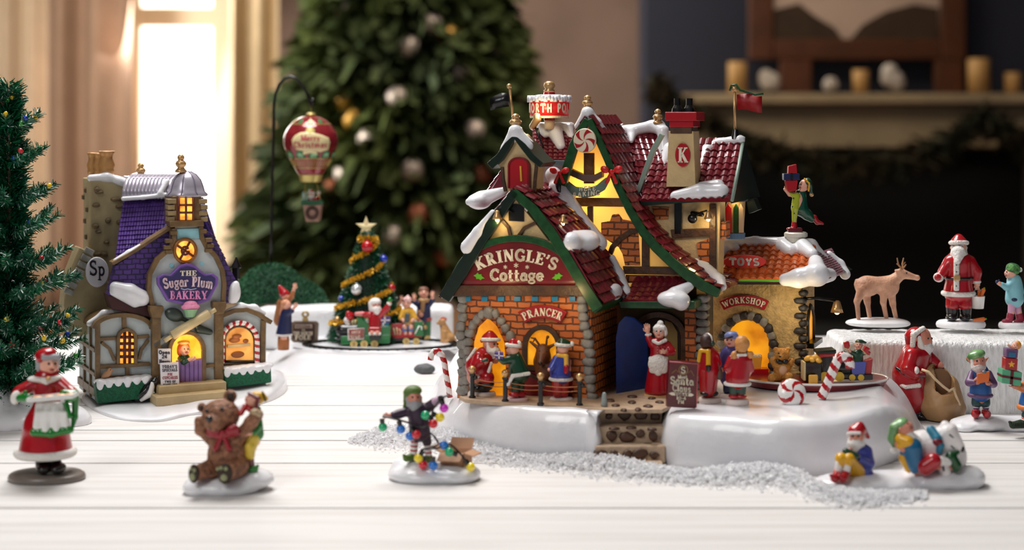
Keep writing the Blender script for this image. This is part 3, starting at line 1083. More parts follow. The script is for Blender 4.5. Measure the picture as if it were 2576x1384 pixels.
for x, s_ in ((1205,1), (1402,-1)):
    b = MB()
    pts = [(-14,-4), (-8,-7), (-4,-12), (0,-7), (6,-8), (6,-3), (14,4), (7,5), (4,9), (-1,5), (-7,6), (-7,1)]
    b.prism([C.L(x + s_ * p,697 + q * .9,-13) for p, q in pts], 3 * C.k)
    b.build('holly_motif', m_holly, sg1, C)
BR = [(1290,482), (1340,526), (1388,588), (1424,648), (1466,718), (1503,778)]
BL = [(1296,482), (1250,545), (1204,610), (1160,682), (1116,752)]
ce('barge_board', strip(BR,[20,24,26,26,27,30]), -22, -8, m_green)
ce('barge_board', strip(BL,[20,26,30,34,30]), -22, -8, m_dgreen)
ce('timber_brace', strip([(1262,555),(1278,572),(1284,596)],9), -6, 0, m_timber)
ce('timber_brace', strip([(1348,560),(1318,574),(1302,596)],9), -6, 0, m_timber)
ce('attic_window', [(1279,514),(1318,514),(1318,558),(1279,556)], -4, 2, m_blk)
bell_lamp(C, [(1290,535,-10),(1262,520,-20),(1251,530,-26)], (1251,535), -26, cot, 13, 17, .012)
RA = [C.L(x, y,-18) for x, y in ((1292,472),(1342,511),(1397,571),(1440,636),(1480,706),(1513,766))]
tiles('front_roof', C, RA, (0,255 * C.k,0), 30, 36, m_maroon, cot, 8, 6)
RL = [C.L(x, y,-18) for x, y in ((1292,472),(1246,532),(1196,604),(1150,676),(1106,748))]
tiles('front_roof', C, RL, (0,255 * C.k,0), 26, 27, m_maroon, cot, 3.5, 4)
ce('eave_board', [(1490,776),(1512,764),(1516,772),(1496,790)], -14, 236, m_green)
cs('snow_cap', m_snow, caps([(1240,536,-10),(1205,585,-10),(1178,622,-10)],[9,16,20]) + caps([(1200,590,60),(1176,622,60)],14), 6)
cs('snow_cap', m_snow, caps([(1392,440,220),(1440,530,215),(1478,585,210),(1505,612,200)],[22,24,26,24]) + caps([(1395,470,200),(1420,520,190)],16), 8)
cs('snow_cap', m_snow, [('e',(1438,612,10),(25,34,29)),('e',(1474,608,90),(34,60,25)),('c',(1444,600,50),(1480,600,110),20,18)], 18)
cs('snow_cap', m_snow, [('e',(1546,735,120),(17,40,22)),('c',(1556,690,215),(1572,742,190),14,20),('c',(1540,650,220),(1556,690,215),10,14)], 8)
bell_lamp(C, [(1424,588,30),(1420,560,30),(1424,545,30)], (1417,546), 30, cot, 12, 16, 0)
# little dormer with the red door
ce('dormer_wall', [(1293,352),(1352,408),(1347,430),(1343,482),(1268,482),(1263,430),(1254,414)], 60, 130, m_plast, 0)
ce('dormer_post', strip([(1262,420),(1264,450),(1271,482)],8), 54, 62, m_timber)
ce('dormer_post', strip([(1349,412),(1345,450),(1343,482)],8), 54, 62, m_timber)
rdr = ce('red_door', arch_pts(1304,398,24,474,20), 50, 62, m_red)
ce('door_frame', strip(arch_pts(1304,397,25,474,21),5), 47, 60, mat('deep red',(128,12,18),.3))
extr('door_slot', C, [(1307,418),(1311,418),(1313,456),(1309,456)], 46, 52, mat('brass yellow',(232,176,60),.3), rdr)
ce('dormer_roof', strip([(1231,418),(1256,396),(1276,366),(1294,344),(1316,368),(1338,396),(1362,416)],[20,20,18,14,16,16,14]), 45, 150, m_dgreen)
cs('snow_cap', m_snow, [('c',(1297,330,60),(1272,372,60),16,12),('c',(1297,330,60),(1328,368,60),16,14),('c',(1297,330,120),(1332,362,120),14,12),('c',(1272,370,60),(1252,396,60),8,5),('c',(1250,398,60),(1234,412,60),5,4)], 8)
finial('finial', C, 1297, 284, 326, 17, 70, cot)
tiles('side_roof', C, [C.L(1268,420,150), C.L(1238,462,150), C.L(1214,500,150)], (0,120 * C.k,0), 22, 26, m_maroon, cot)
ce('side_roof_gable', [(1268,424),(1275,500),(1220,506)], 146, 150, m_maroon, 0)
cs('snow_cap', m_snow, [('e',(1206,506,130),(30,50,22)),('c',(1215,500,130),(1266,482,110),22,12),('c',(1180,508,140),(1200,508,130),10,16)], 10)
# low roof behind the dormer with the revolving pole sign
tiles('link_roof', C, [C.L(1340,322,380), C.L(1340,404,250)], (C.L(1440,322,380) - C.L(1340,322,380)), 19, 15, m_maroon, cot)
ce('gutter', [(1352,402),(1420,404),(1420,416),(1352,414)], 236, 250, mat('slate blue',(92,112,118),.4))
ce('link_wall', [(1340,410),(1440,410),(1440,500),(1340,500)], 262, 268, mat('lilac white plaster',(214,206,216),.5))
cs('snow_cap', m_snow, [('c',(1342,318,380),(1436,318,380),12,12),('c',(1395,330,350),(1412,370,300),22,13),('c',(1360,322,360),(1372,340,330),14,8),('c',(1430,325,370),(1438,345,340),14,8)], 8)
fp1 = tubes('flag_pole', C, [[(1291,302,110),(1282,218,110)]], 3.2, m_gold, cot)
b = MB()
b.ball(C.L(1281,217,110), 7 * C.k, 12, 8)
b.build('pole_ball', m_gold, fp1, C, smooth=True)
def flag(name, pts, d, m, wav, par):
    """pts: top edge and bottom edge polylines."""
    top, bot = pts
    n = len(top)
    vs = []
    for i in range(n):
        w = wav * math.sin(i * 1.7)
        vs += [C.L(top[i][0], top[i][1], d + w), C.L(bot[i][0], bot[i][1], d + w)]
    o = mesh(name, vs, [(2 * i,2 * i + 1,2 * i + 3,2 * i + 2) for i in range(n - 1)], C, m, par, True)
    sd = o.modifiers.new('thick', 'SOLIDIFY')
    sd.thickness = 1.6 * C.k
flag('flag', ([(1280,234),(1262,234),(1246,240),(1231,249)],[(1282,268),(1264,270),(1248,274),(1234,278)]), 110, m_blk, 3, fp1)
NP = C.L(1382, 300, 330)
k = C.k * 1.06
b = MB()
b.lathe(NP, [(13 * k,-26 * k),(13 * k,2 * k)], 20)
b.build('sign_post', mat('cream enamel',(236,214,176),.35), cot, C, smooth=True)
b = MB()
b.lathe(NP, [(14 * k,-3 * k),(14 * k,3 * k)], 20)
b.build('red_collar', m_red, cot, C)
b = MB()
b.lathe(NP, [(4 * k,3 * k),(50 * k,3 * k),(51 * k,9 * k)], 40)
b.build('drum_base', mat('cream enamel',(236,214,176),.35), cot, C, smooth=False)
b = MB()
b.lathe(NP, [(50 * k,9 * k),(52 * k,52 * k),(40 * k,56 * k)], 40)
drm = b.build('sign_drum', mat('sign red',(206,34,34),.35, emit=.12), cot, C, smooth=True)
b = MB()
for q in range(40):
    a = q / 40 * 6.283
    b.box(NP + Vector((52 * math.cos(a) * k,52 * math.sin(a) * k,(53 + 2.5 * math.sin(q * 2.2)) * k)), (4.5 * k,4.5 * k,7 * k))
b.lathe(NP, [(53 * k,50 * k),(52 * k,58 * k),(30 * k,64 * k)], 40)
b.build('drum_snow', m_snow, drm, C, smooth=True)
def drum(u, v):
    a = .36 + u * 17 / 53
    return NP + Vector((53.4 * k * math.sin(a),-53.4 * k * math.cos(a),(17 + v * 23) * k))
def lettering_on(name, fr, t, place, m, parent, thick, sp, bold, sans=False):
    b = MB()
    x = -text_width(t, sp) / 2
    for ch in t:
        w, strokes = GL[ch]
        for pts, sw in strokes:
            if sans and sw < .085:
                continue
            sw = .2 * bold if sans else sw * bold
            for (a0, b0), (a1, b1) in zip(pts[:-1], pts[1:]):
                dx, dy = a1 - a0, b1 - b0
                l = math.hypot(dx, dy) or 1
                nx, ny = -dy / l * sw / 2, dx / l * sw / 2
                b.prism([place(x + p, q) for p, q in ((a0 + nx, b0 + ny),(a0 - nx, b0 - ny),(a1 - nx, b1 - ny),(a1 + nx, b1 + ny))], thick * fr.k)
        x += w + sp
    return b.build(name, m, parent, fr)
lettering_on('lettering', C, 'NORTH POLE', drum, m_lett, drm, 1.5, .16, 1.15, True)
b = MB()
b.lathe(NP, [(16 * k,60 * k),(14 * k,70 * k)], 20)
b.build('red_collar', m_red, cot, C)
b = MB()
b.lathe(NP, [(13 * k,68 * k),(15 * k,74 * k),(10 * k,78 * k),(15 * k,86 * k),(13 * k,94 * k),(6 * k,99 * k)], 20)
b.build('finial', m_gold, cot, C, smooth=True)
tubes('lamp_arm', C, [[(1368,373,262),(1358,350,262),(1346,318,262)],[(1362,362,262),(1352,322,262)]], 3, m_blk, cot)
cs('lamp_shade', m_gold, [('c',(1340,318,262),(1352,300,262),9,11),('e',(1350,292,262),(9,9,9))], 3, 24)
b = MB()
b.ball(C.L(1354,290,256), 5 * C.k, 10, 8)
b.build('bulb', m_bulb, cot, C, smooth=True)
point_light('lamp_light', C.L(1362,285,240), .012, (1,.78,.42), cot)

# main steep gable
MD = 245
m_porc, nt, bs = nodes_of('translucent porcelain')
bs.inputs['Base Color'].default_value = (*lin((236,196,122)), 1)
bs.inputs['Roughness'].default_value = .45
tl = nt.nodes.new('ShaderNodeBsdfTranslucent')
tl.inputs[0].default_value = (*lin((255,214,120)), 1)
ms = nt.nodes.new('ShaderNodeMixShader')
ms.inputs[0].default_value = .5
nt.links.new(bs.outputs[0], ms.inputs[1])
nt.links.new(tl.outputs[0], ms.inputs[2])
nt.links.new(ms.outputs[0], nt.nodes['Material Output'].inputs['Surface'])
cshell('main_gable_wall', [(1478,318),(1506,372),(1530,430),(1562,496),(1610,580),(1690,660),(1760,720),(1780,745),(1500,745),(1400,640),(1400,480),(1428,395)], MD, m_porc)
ce('beam', [(1412,497),(1600,499),(1610,521),(1412,519)], MD - 14, MD, mat('honey timber',(134,82,28),.45, mott=(100,.4), bump=(240,.4)))
ce('king_post', [(1468,385),(1494,385),(1494,462),(1468,462)], MD - 8, MD, mat('honey timber',(134,82,28),.45))
ce('post', [(1477,520),(1491,520),(1491,590),(1477,590)], MD - 8, MD, m_timber)
ce('brick_patch', [(1512,560),(1534,556),(1540,540),(1556,538),(1566,552),(1588,556),(1606,590),(1610,668),(1572,668),(1566,640),(1556,622),(1530,606),(1512,592)], MD - 4, MD, m_brick, 1)
ce('curved_brace', strip([(1530,650),(1540,622),(1560,600),(1584,584),(1612,578)],13), MD - 9, MD, m_timber)
ce('post', [(1614,580),(1633,590),(1633,672),(1614,672)], MD - 9, MD, m_timber)
ce('beam', [(1566,670),(1700,672),(1712,692),(1570,690)], MD - 12, MD, m_timber)
ce('brick_course', [(1574,692),(1712,694),(1730,712),(1574,712)], MD - 5, MD, m_brick, 0)
GR = [(1480,300), (1507,356), (1528,404), (1551,465), (1584,531), (1616,584), (1648,622), (1684,656), (1724,689), (1766,719), (1808,740)]
GLf = [(1477,300), (1458,332), (1440,372), (1426,420), (1410,466)]
ce('barge_board', strip(GR,[16,18,18,18,20,22,24,25,26,27,22]), MD - 66, MD - 48, m_green, 3)
ce('barge_board', strip(GLf,[16,20,22,22,26]), MD - 66, MD - 48, m_green, 3)
RM = [C.L(x + 4, y - 10, MD - 60) for x, y in GR]
tiles('main_roof', C, RM, (0,235 * C.k,0), 28, 34, m_maroon, cot, 7, 5.5, seed=4)
RM2 = [C.L(x - 6, y - 8, MD - 60) for x, y in GLf]
tiles('main_roof', C, RM2, (0,200 * C.k,0), 22, 24, m_maroon, cot, 3, 3.5, seed=5)
cs('snow_cap', m_snow, caps([(1452,318, MD - 40),(1478,284, MD - 40),(1500,310, MD - 30),(1520,328, MD)],[8,15,14,8]) + caps([(1478,284, MD - 40),(1486,290, MD + 60)],14), 7)
cs('snow_cap', m_snow, caps([(1646,548, MD + 140),(1690,600, MD + 120),(1730,640, MD + 90),(1774,678, MD + 60),(1808,706, MD + 10),(1818,722, MD - 30)],[8,14,17,20,17,11]), 7)
finial('finial', C, 1478, 237, 276, 15, MD - 30, cot)
# peppermint, garland scroll, bows
def peppermint(fr, cx, cy, rx, ry, d, th, parent, mw, mr, swirls=5, ph=.5):
    b = MB()
    b.prism([fr.L(x, y, d) for x, y in disc_pts(cx, cy, rx, ry,32)], th * fr.k)
    parent = b.build('mint_disc', mw, parent, fr, bevel=2.5 * fr.k)
    b = MB()
    for q in range(swirls):
        a0 = ph + q * 2 * math.pi / swirls
        o_, i_ = [], []
        for t in range(7):
            u = .1 + .85 * t / 6
            a = a0 + .75 * u
            o_.append((cx + rx * u * math.cos(a), cy + ry * u * math.sin(a)))
            i_.append((cx + rx * u * math.cos(a + .16 + .4 * u), cy + ry * u * math.sin(a + .16 + .4 * u)))
        for t in range(6):
            b.prism([fr.L(x, y, d - 1.2) for x, y in (o_[t], o_[t + 1], i_[t + 1], i_[t])], 1.6 * fr.k)
    b.build('red_swirl', mr, parent, fr)
m_mint = mat('warm white enamel', (244,230,200), .25, coat=.4)
peppermint(C, 1470, 354, 28, 31, MD - 82, 12, cot, m_mint, m_red)
scr = ce('scroll', [(1413,441),(1424,452),(1446,470),(1474,474),(1500,466),(1524,446),(1534,452),(1520,478),(1494,494),(1468,499),(1440,490),(1420,470)], MD - 40, MD - 30, mat('grey green scroll',(112,132,118),.4, mott=(90,.25)), 3)
lettering('lettering', C, 'HERE', straight(1477,480,11,-.06,1.1), m_lett, scr, 2, MD - 43, .14, 1.0, None, True)
lettering('lettering', C, 'BAKING', straight(1475,494,12,-.1,1.1), m_lett, scr, 2, MD - 43, .14, 1.0, None, True)
ce('bracket', [(1434,424),(1468,440),(1494,440),(1514,430),(1514,446),(1492,458),(1466,456),(1434,442)], MD - 22, MD, mat('mauve timber',(112,84,76),.5))
m_bow = mat('bow red', (206,30,34), .3)
def bow(fr, cx, cy, s, d, parent, m, n=30):
    pr = [('e',(cx - 16 * s, cy - 9 * s, d),(12 * s,5 * s,9 * s),25), ('e',(cx + 16 * s, cy - 9 * s, d),(12 * s,5 * s,9 * s),-25), ('e',(cx, cy - 4 * s, d - 3 * s),(5 * s,5 * s,6 * s)),
          ('c',(cx - 2 * s, cy, d),(cx - 11 * s, cy + 22 * s, d),3.5 * s,5 * s), ('c',(cx + 2 * s, cy, d),(cx + 11 * s, cy + 22 * s, d),3.5 * s,5 * s)]
    return sdf('bow', fr, m, pr, parent, 2.5 * s, n)
bow(C, 1407, 438, .95, MD - 76, cot, m_bow)
bow(C, 1538, 436, 1.05, MD - 76, cot, m_bow)
cs('ribbon_knot', m_blk, [('c',(1404,462, MD - 60),(1406,482, MD - 60),9,6),('e',(1528,410, MD - 60),(8,6,10))], 3, 24)

# cross gable, right upper storey, chimney
xr = [C.L(1536,330, MD + 200), C.L(1556,400, MD + 130), C.L(1580,500, MD + 60)]
tiles('cross_roof', C, xr, C.L(1662,336, MD + 200) - C.L(1536,330, MD + 200), 22, 17, m_maroon, cot, 3, 4, seed=6)
ce('rake_board', strip([(1664,338),(1640,380),(1622,430),(1606,478),(1590,505)],11), MD + 40, MD + 60, mat('pale sage trim',(140,160,146),.4))
cs('snow_cap', m_snow, caps([(1536,326, MD + 200),(1580,330, MD + 200),(1640,318, MD + 195),(1668,330, MD + 180)],[12,16,16,15]) + [('c',(1590,335, MD + 190),(1588,356, MD + 160),15,6),('c',(1668,330, MD + 180),(1672,420, MD + 150),15,18),('c',(1662,316, MD + 195),(1656,304, MD + 195),14,10)], 9)
finial('finial', C, 1655, 270, 312, 15, MD + 190, cot)
BD = 305
ce('upper_wall', [(1600,500),(1812,500),(1806,745),(1700,745),(1600,590)], BD, BD + 60, m_plast, 0)
rb0, rb1 = C.L(1650, 352, BD + 130), C.L(1868, 348, BD + 130)
re0 = C.L(1612, 506, BD - 55)
tiles('upper_roof', C, [rb0, rb0.lerp(re0,.45) - Vector((0,0,6 * C.k)), re0], rb1 - rb0, 24, 20, m_maroon, cot, 4, 6, seed=7)
ce('eave_board', [(1610,504),(1832,490),(1834,504),(1612,518)], BD - 54, BD - 20, m_dgreen)
re1 = re0 + (rb1 - rb0)
b = MB()
b.tube([rb1 + Vector((3 * C.k,0,2 * C.k)), rb1.lerp(re1,.45) + Vector((3 * C.k,0,-4 * C.k)), re1 + Vector((3 * C.k,0,0))], 5 * C.k, 6)
b.build('rake_board', mat('pale sage trim',(140,160,146),.4), cot, C, smooth=True)
b = MB()
b.prism([rb1 + Vector((0,0,-4 * C.k)), re1 + Vector((0,0,-8 * C.k)), re1 + Vector((0,185 * C.k,-8 * C.k))], .1 * C.k)
b.add([rb1 + Vector((2 * C.k,0,0)), re1 + Vector((2 * C.k,0,-6 * C.k)), Vector((re1.x + 2 * C.k,2 * rb1.y - re1.y, re1.z - 6 * C.k))], [(0,1,2)])
b.add([rb0, rb1, Vector((rb1.x,2 * rb1.y - re1.y, re1.z)), Vector((rb0.x,2 * rb1.y - re1.y, re1.z))], [(0,1,2,3)])
b.build('roof_end', m_dgreen, cot, C)
cs('snow_cap', m_snow, caps([(1762,380, BD + 130),(1810,362, BD + 125),(1862,352, BD + 120)],[16,15,14]) + [('c',(1780,380, BD + 110),(1766,424, BD + 60),20,14),('c',(1690,380, BD + 100),(1668,430, BD + 60),26,14),('c',(1660,360, BD + 130),(1700,360, BD + 130),14,14)], 9)
cs('snow_cap', m_snow, caps([(1700,494, BD - 45),(1760,484, BD - 40),(1812,484, BD - 35)],[15,22,24]) + caps([(1740,478, BD - 15),(1806,468, BD - 10)],18), 9)
CD = 262
def cbox(name, x0, x1, y0, y1, d0, dep, m, tp=1.0, bevel=1.5):
    b = MB()
    xm = (x0 + x1) / 2
    p = [C.L(x0, y1, d0), C.L(x1, y1, d0), C.L(xm + (x1 - xm) * tp, y0, d0), C.L(xm + (x0 - xm) * tp, y0, d0)]
    q = [p[0] + Vector((0, dep * C.k,0)), p[1] + Vector((0, dep * C.k,0)), p[2] + Vector((0, dep * C.k * (1 + tp) / 2,0)), p[3] + Vector((0, dep * C.k * (1 + tp) / 2,0))]
    b.add(p + q, [(0,1,2,3),(5,4,7,6),(1,5,6,2),(4,0,3,7),(3,2,6,7),(4,5,1,0)])
    return b.build(name, m, cot, C, bevel=bevel * C.k)
chm = cbox('chimney_stack', 1676, 1750, 330, 470, CD, 70, m_plast, .84)
cbox('chimney_band', 1686, 1740, 316, 336, CD - 3, 66, m_timber)
cbox('chimney_cap', 1684, 1744, 302, 320, CD - 6, 76, m_red)
cbox('chimney_cap', 1673, 1752, 282, 304, CD - 14, 92, m_red)
for x in (1704, 1734):
    b = MB()
    b.lathe(C.L(x,284, CD + 25), [(16 * C.k,0),(14 * C.k,12 * C.k),(9 * C.k,20 * C.k),(9 * C.k,38 * C.k),(6.5 * C.k,38 * C.k),(6 * C.k,30 * C.k)], 16)
    b.build('chimney_pot', m_blk, chm, C, smooth=False)
opl = ce('oval_plaque', disc_pts(1717,390,19,30), CD - 5, CD + 12, m_red, 1.5)
lettering('lettering', C, 'K', straight(1718,409,38,0,.78), m_lett, opl, 3, CD - 8, .05, 1.1)
b = MB()
b.lathe(C.L(1850,350, BD + 120), [(13 * C.k,0),(6 * C.k,26 * C.k),(4 * C.k,26 * C.k)], 14)
b.build('pole_socket', m_blk, cot, C, smooth=False)
fp2 = tubes('flag_pole', C, [[(1849,326, BD + 120),(1848,228, BD + 120)]], 3.6, m_gold, cot)
b = MB()
b.ball(C.L(1848,224, BD + 120), 8.5 * C.k, 12, 8)
b.build('pole_ball', m_gold, fp2, C, smooth=True)
flag('flag', ([(1853,238),(1870,236),(1886,236),(1902,243),(1917,242)],[(1854,277),(1870,276),(1886,278),(1902,283),(1917,284)]), BD + 120, mat('flag red',(150,10,18),.5), 4, fp2)
tubes('flag_ribbon', C, [[(1836,228, BD + 119),(1840,215, BD + 117),(1852,213, BD + 116),(1862,227, BD + 118),(1880,232, BD + 119),(1900,238, BD + 122),(1920,236, BD + 120)]], 3.2, m_green, cot)
# timbering, lamp and brick below the upper roof
ce('post', [(1696,512),(1714,512),(1714,590),(1696,590)], BD - 9, BD, m_blk)
ce('beam', [(1686,578),(1786,574),(1786,594),(1690,600)], BD - 9, BD, m_timber)
ce('brick_patch', [(1640,520),(1682,522),(1680,550),(1650,552)], BD - 4, BD, m_brick, 0)
ce('brick_patch', [(1752,612),(1784,600),(1784,672),(1760,668)], BD - 4, BD, m_brick, 0)
ce('post', [(1784,514),(1800,514),(1800,700),(1784,700)], BD - 10, BD, m_timber)
ce('brick_pier', [(1801,560),(1826,558),(1826,600),(1801,602)], BD + 10, BD + 60, m_brick, 0)
cs('lamp_mount', m_blk, [('e',(1742,550, BD - 20),(13,10,13)),('c',(1742,536, BD - 8),(1766,540, BD - 24),6,6)], 3, 24)
bell_lamp(C, [(1742,546, BD - 20),(1764,534, BD - 40),(1778,530, BD - 44)], (1782,536), BD - 44, cot, 12, 16, .012)
# round tower with red and green shutters
TD = 470
tc_ = C.L(1848, 592, TD)
k = C.k * 1.08
b = MB()
b.lathe(tc_, [(22 * k,0),(26 * k,60 * k),(27 * k,84 * k),(30 * k,90 * k)], 24)
b.build('tower_wall', m_plast, cot, C, smooth=True)
b = MB()
b.lathe(tc_, [(26 * k,-8 * k),(27 * k,6 * k),(23 * k,8 * k)], 24)
b.build('tower_ring', mat('tower blue',(92,132,172),.4), cot, C, smooth=False)
b = MB()
b.lathe(tc_, [(32 * k,86 * k),(36 * k,92 * k),(35 * k,112 * k),(26 * k,134 * k),(12 * k,150 * k),(3 * k,158 * k)], 24)
b.build('tower_dome', mat('pewter dome',(104,106,114),.25, metal=.4), cot, C, smooth=True)
for x, hw, m in ((1832,8, m_red), (1851,6, m_green), (1864,6, mat('ivory shutter',(220,190,158),.4))):
    ce('shutter', [(x - hw,586),(x - hw,524),(x,512),(x + hw,524),(x + hw,586)], TD - 32, TD - 24, m, 1.5)
bell_lamp(C, [(1830,470, TD - 30),(1840,476, TD - 42)], (1852,482), TD - 44, cot, 13, 14, .006)
ce('hip_end', [(1876,500),(1896,500),(1908,528),(1884,538)], TD + 10, TD + 60, m_dgreen)
tubes('porch_strut', C, [[(1832,500, TD - 60),(1812,540, TD - 60),(1806,574, TD - 60)]], 4, m_timber, cot)

# doorway, porch roof, stone column
ce('doorway_wall', [(1545,745),(1752,745),(1752,1000),(1545,1000)], 244, 252, mat('olive plaster',(92,70,34),.7, mott=(60,.35)), 0)
ce('door_shade_panel', arch_pts(1655,800,56,1002,50), 241, 246, mat('hall shade brown',(34,22,14),.8), 0)  # flat panel, the unlit hall's shade is put into its dark colour
ce('hall_wall', [(1672,1000),(1672,806),(1690,812),(1704,836),(1706,1000)], 238, 243, mat('lit olive wall',(128,102,50),.7), 0)  # lighter olive, light inside the hall is put into the colour
ce('door_frame', strip(arch_pts(1655,792,64,1002,56),15), 230, 246, m_timber)
b = MB()
dp = [(1550,1000,90), (1549,850,90), (1556,812,98), (1572,796,112), (1592,800,140), (1616,818,180), (1628,836,200), (1628,990,200)]
b.prism([C.L(*p) for p in dp], 14 * C.k)
b.build('blue_door', mat('navy door',(24,66,150),.35, mott=(70,.3)), cot, C, bevel=2 * C.k)
ce('brick_pier', [(1722,762),(1750,762),(1752,1000),(1726,1000)], 222, 246, m_brick, 0)
stones('stone_column', C, [(1766 + RND.uniform(-2,2),752 + 20 * i,17,11, RND.uniform(-6,6)) for i in range(13)], 236, 34, m_stoneg, cot, 6)
ce('column_core', [(1752,742),(1780,742),(1780,1000),(1752,1000)], 236, 300, m_stoned, 0)
pr0, pr1 = C.L(1598, 697, 243), C.L(1748, 697, 243)
pe0 = C.L(1566, 758, 150)
tiles('porch_roof', C, [pr0, pr0.lerp(pe0,.5) - Vector((0,0,4 * C.k)), pe0], pr1 - pr0, 24, 19, m_maroon, cot, 3, 4, seed=8)
ce('porch_wall', [(1600,696),(1752,696),(1752,760),(1570,760)], 244, 250, m_timber, 0)
ce('eave_board', [(1556,758),(1748,758),(1748,778),(1560,776)], 150, 240, m_green, 2)
cs('snow_cap', m_snow, [('e',(1694,752,145),(42,34,22)),('c',(1700,740,160),(1734,720,185),20,12),('e',(1714,762,140),(20,26,20))], 9)

# workshop wing
WD = 455
m_stuc = mat('sandy stucco', (204,172,112), .6, mott=(160,.3), bump=(420,.9))
ce('workshop_wall', [(1778,716),(2018,716),(2018,990),(1778,990)], WD, WD + 8, m_stuc, 0)
ce('workshop_side', [(2014,716),(2018,716),(2018,990),(2014,990)], WD, WD + 190, m_stuc, 0)
stones('corner_stones', C, [(2017 + (-1) ** i * 4,738 + 19 * i,13 + (i % 2) * 4,9, RND.uniform(-6,6)) for i in range(13)], WD - 2, 20, m_stoned, cot, 7)
ce('lit_opening', arch_pts(1880,806,54,985,62), WD - 3, WD + 2, m_lit, 0)
ar = []
for i in range(12):
    a = math.pi * (i + .2) / 11.4
    ar.append((1880 - 65 * math.cos(a),870 - 76 * math.sin(a),13,12,60 - a * 60))
ar += [(1816,895,14,11), (1816,920,14,11), (1944,895,15,11), (1944,920,14,11), (1944,944,14,11)]
stones('arch_stone_border', C, [s for i, s in enumerate(ar) if i % 2], WD - 5, 16, m_stoned, cot, 8)
stones('arch_stone_border', C, [s for i, s in enumerate(ar) if i % 2 == 0], WD - 5, 16, m_stoneg, cot, 9)
nb1 = ce('name_board', arc_band(1871,742,128,63,26), WD - 12, WD - 2, m_sred, 2)
lettering('lettering', C, 'WORKSHOP', arched(1871,763,107,15.5, fit('WORKSHOP',103,15.5,.1)), m_lett, nb1, 2, WD - 15, .1, 1.05)
nb2 = ce('name_board', arc_band(1364,768,118,62,33), -14, -2, m_sred, 2)
lettering('lettering', C, 'PRANCER', arched(1364,795,91,20, fit('PRANCER',94,20,.08)), m_lett, nb2, 2, -17, .08, 1.1)
# side window of the workshop, seen along the side wall
S = C
sx_ = 2018
b = MB()
p0 = C.L(sx_, 870, WD)
dk = C.k
b.add([p0 + Vector((.6 * dk,(70 + 45 * u) * dk, z * dk)) for u, z in [(0,0),(2,0),(2,60),(1.6,84),(1,96),(.4,84),(0,60)]], [(0,1,2,3,4,5,6)])
b.build('side_window', m_lit, cot, C)
b = MB()
b.tube([p0 + Vector((1.5 * dk,(70 + 45 * u) * dk, z * dk)) for u, z in [(0,0),(0,60),(.4,84),(1,96),(1.6,84),(2,60),(2,0)]], 6 * dk, 8)
b.build('window_arch', m_stoned, cot, C, smooth=True)
b = MB()
b.box(p0 + Vector((10 * dk,115 * dk,-6 * dk)), (14 * dk,70 * dk,7 * dk))
b.build('window_box', m_dgreen, cot, C, bevel=1.5 * dk)
lp = C.L(2022, 752, WD + 6)
b = MB()
b.tube([lp, lp + Vector((30 * dk,12 * dk,2 * dk)), lp + Vector((80 * dk,26 * dk,-4 * dk))], 4 * dk, 8)
b.tube([lp + Vector((2 * dk,3 * dk,-30 * dk)), lp + Vector((2 * dk,3 * dk,16 * dk))], 4 * dk, 8)
b.build('lamp_arm', m_blk, cot, C, smooth=True)
lq = lp + Vector((84 * dk,28 * dk,-16 * dk))
b = MB()
b.lathe(lq, [(17 * dk,-20 * dk),(13 * dk,-6 * dk),(9 * dk,8 * dk),(5 * dk,12 * dk)], 14)
b.build('lamp_shade', m_gold, cot, C, smooth=True)
b = MB()
b.ball(lq - Vector((0,0,19 * dk)), 7 * dk, 10, 8)
b.build('bulb', m_bulb, cot, C, smooth=True)
point_light('lamp_light', lq - Vector((0,0,30 * dk)), .008, (1,.72,.3), cot)
point_light('lamp_light', C.L(2062,890, WD + 60) + Vector((40 * dk,0,0)), .006, (1,.7,.28), cot)
# workshop roof: orange front slope, maroon hip, thick snow
wr0, wr1 = C.L(1812, 612, WD + 130), C.L(2034, 612, WD + 130)
we0, we1 = C.L(1790, 704, WD - 60), C.L(2078, 704, WD - 60)
tiles('workshop_roof', C, [wr0, we0], wr1 - wr0 + Vector((22 * C.k,0,0)), 26, 21, m_orange, cot, 4, 7, seed=9)
b = MB()
hb = we1 + Vector((20 * dk,330 * dk,0))
wrb = wr1 + Vector((0,60 * dk,0))
b.add([wr1 - Vector((0,0,4 * dk)), we1, hb, wrb - Vector((0,0,4 * dk))], [(0,1,2,3)])
b.add([wr0, we0, we1, wr1], [(0,1,2,3)])
b.add([wr0, wr1, wrb, wr0 + Vector((0,60 * dk,0))], [(0,1,2,3)])
b.add([we0, we1, hb, we0 + Vector((0,330 * dk,0))], [(3,2,1,0)])
b.add([wr0 + Vector((0,60 * dk,0)), wrb, hb, we0 + Vector((0,330 * dk,0))], [(0,1,2,3)])
b.build('roof_core', m_dgreen, cot, C)
tiles('hip_roof', C, [wr1.lerp(we1,.3) + Vector((3 * dk,10 * dk,0)), we1 + Vector((3 * dk,10 * dk,0))], Vector((10 * dk,210 * dk,0)), 13, 22, mat('mauve slate',(132,84,96),.35, mott=(200,.4)), cot, 2, 1.5, seed=10)
ce('eave_board', [(1800,701),(2060,703),(2060,716),(1800,714)], WD - 58, WD, m_dgreen, 2)
ce('eave_line', [(1804,702),(1962,703),(1962,708),(1804,707)], WD - 62, WD - 56, m_holly, 1)
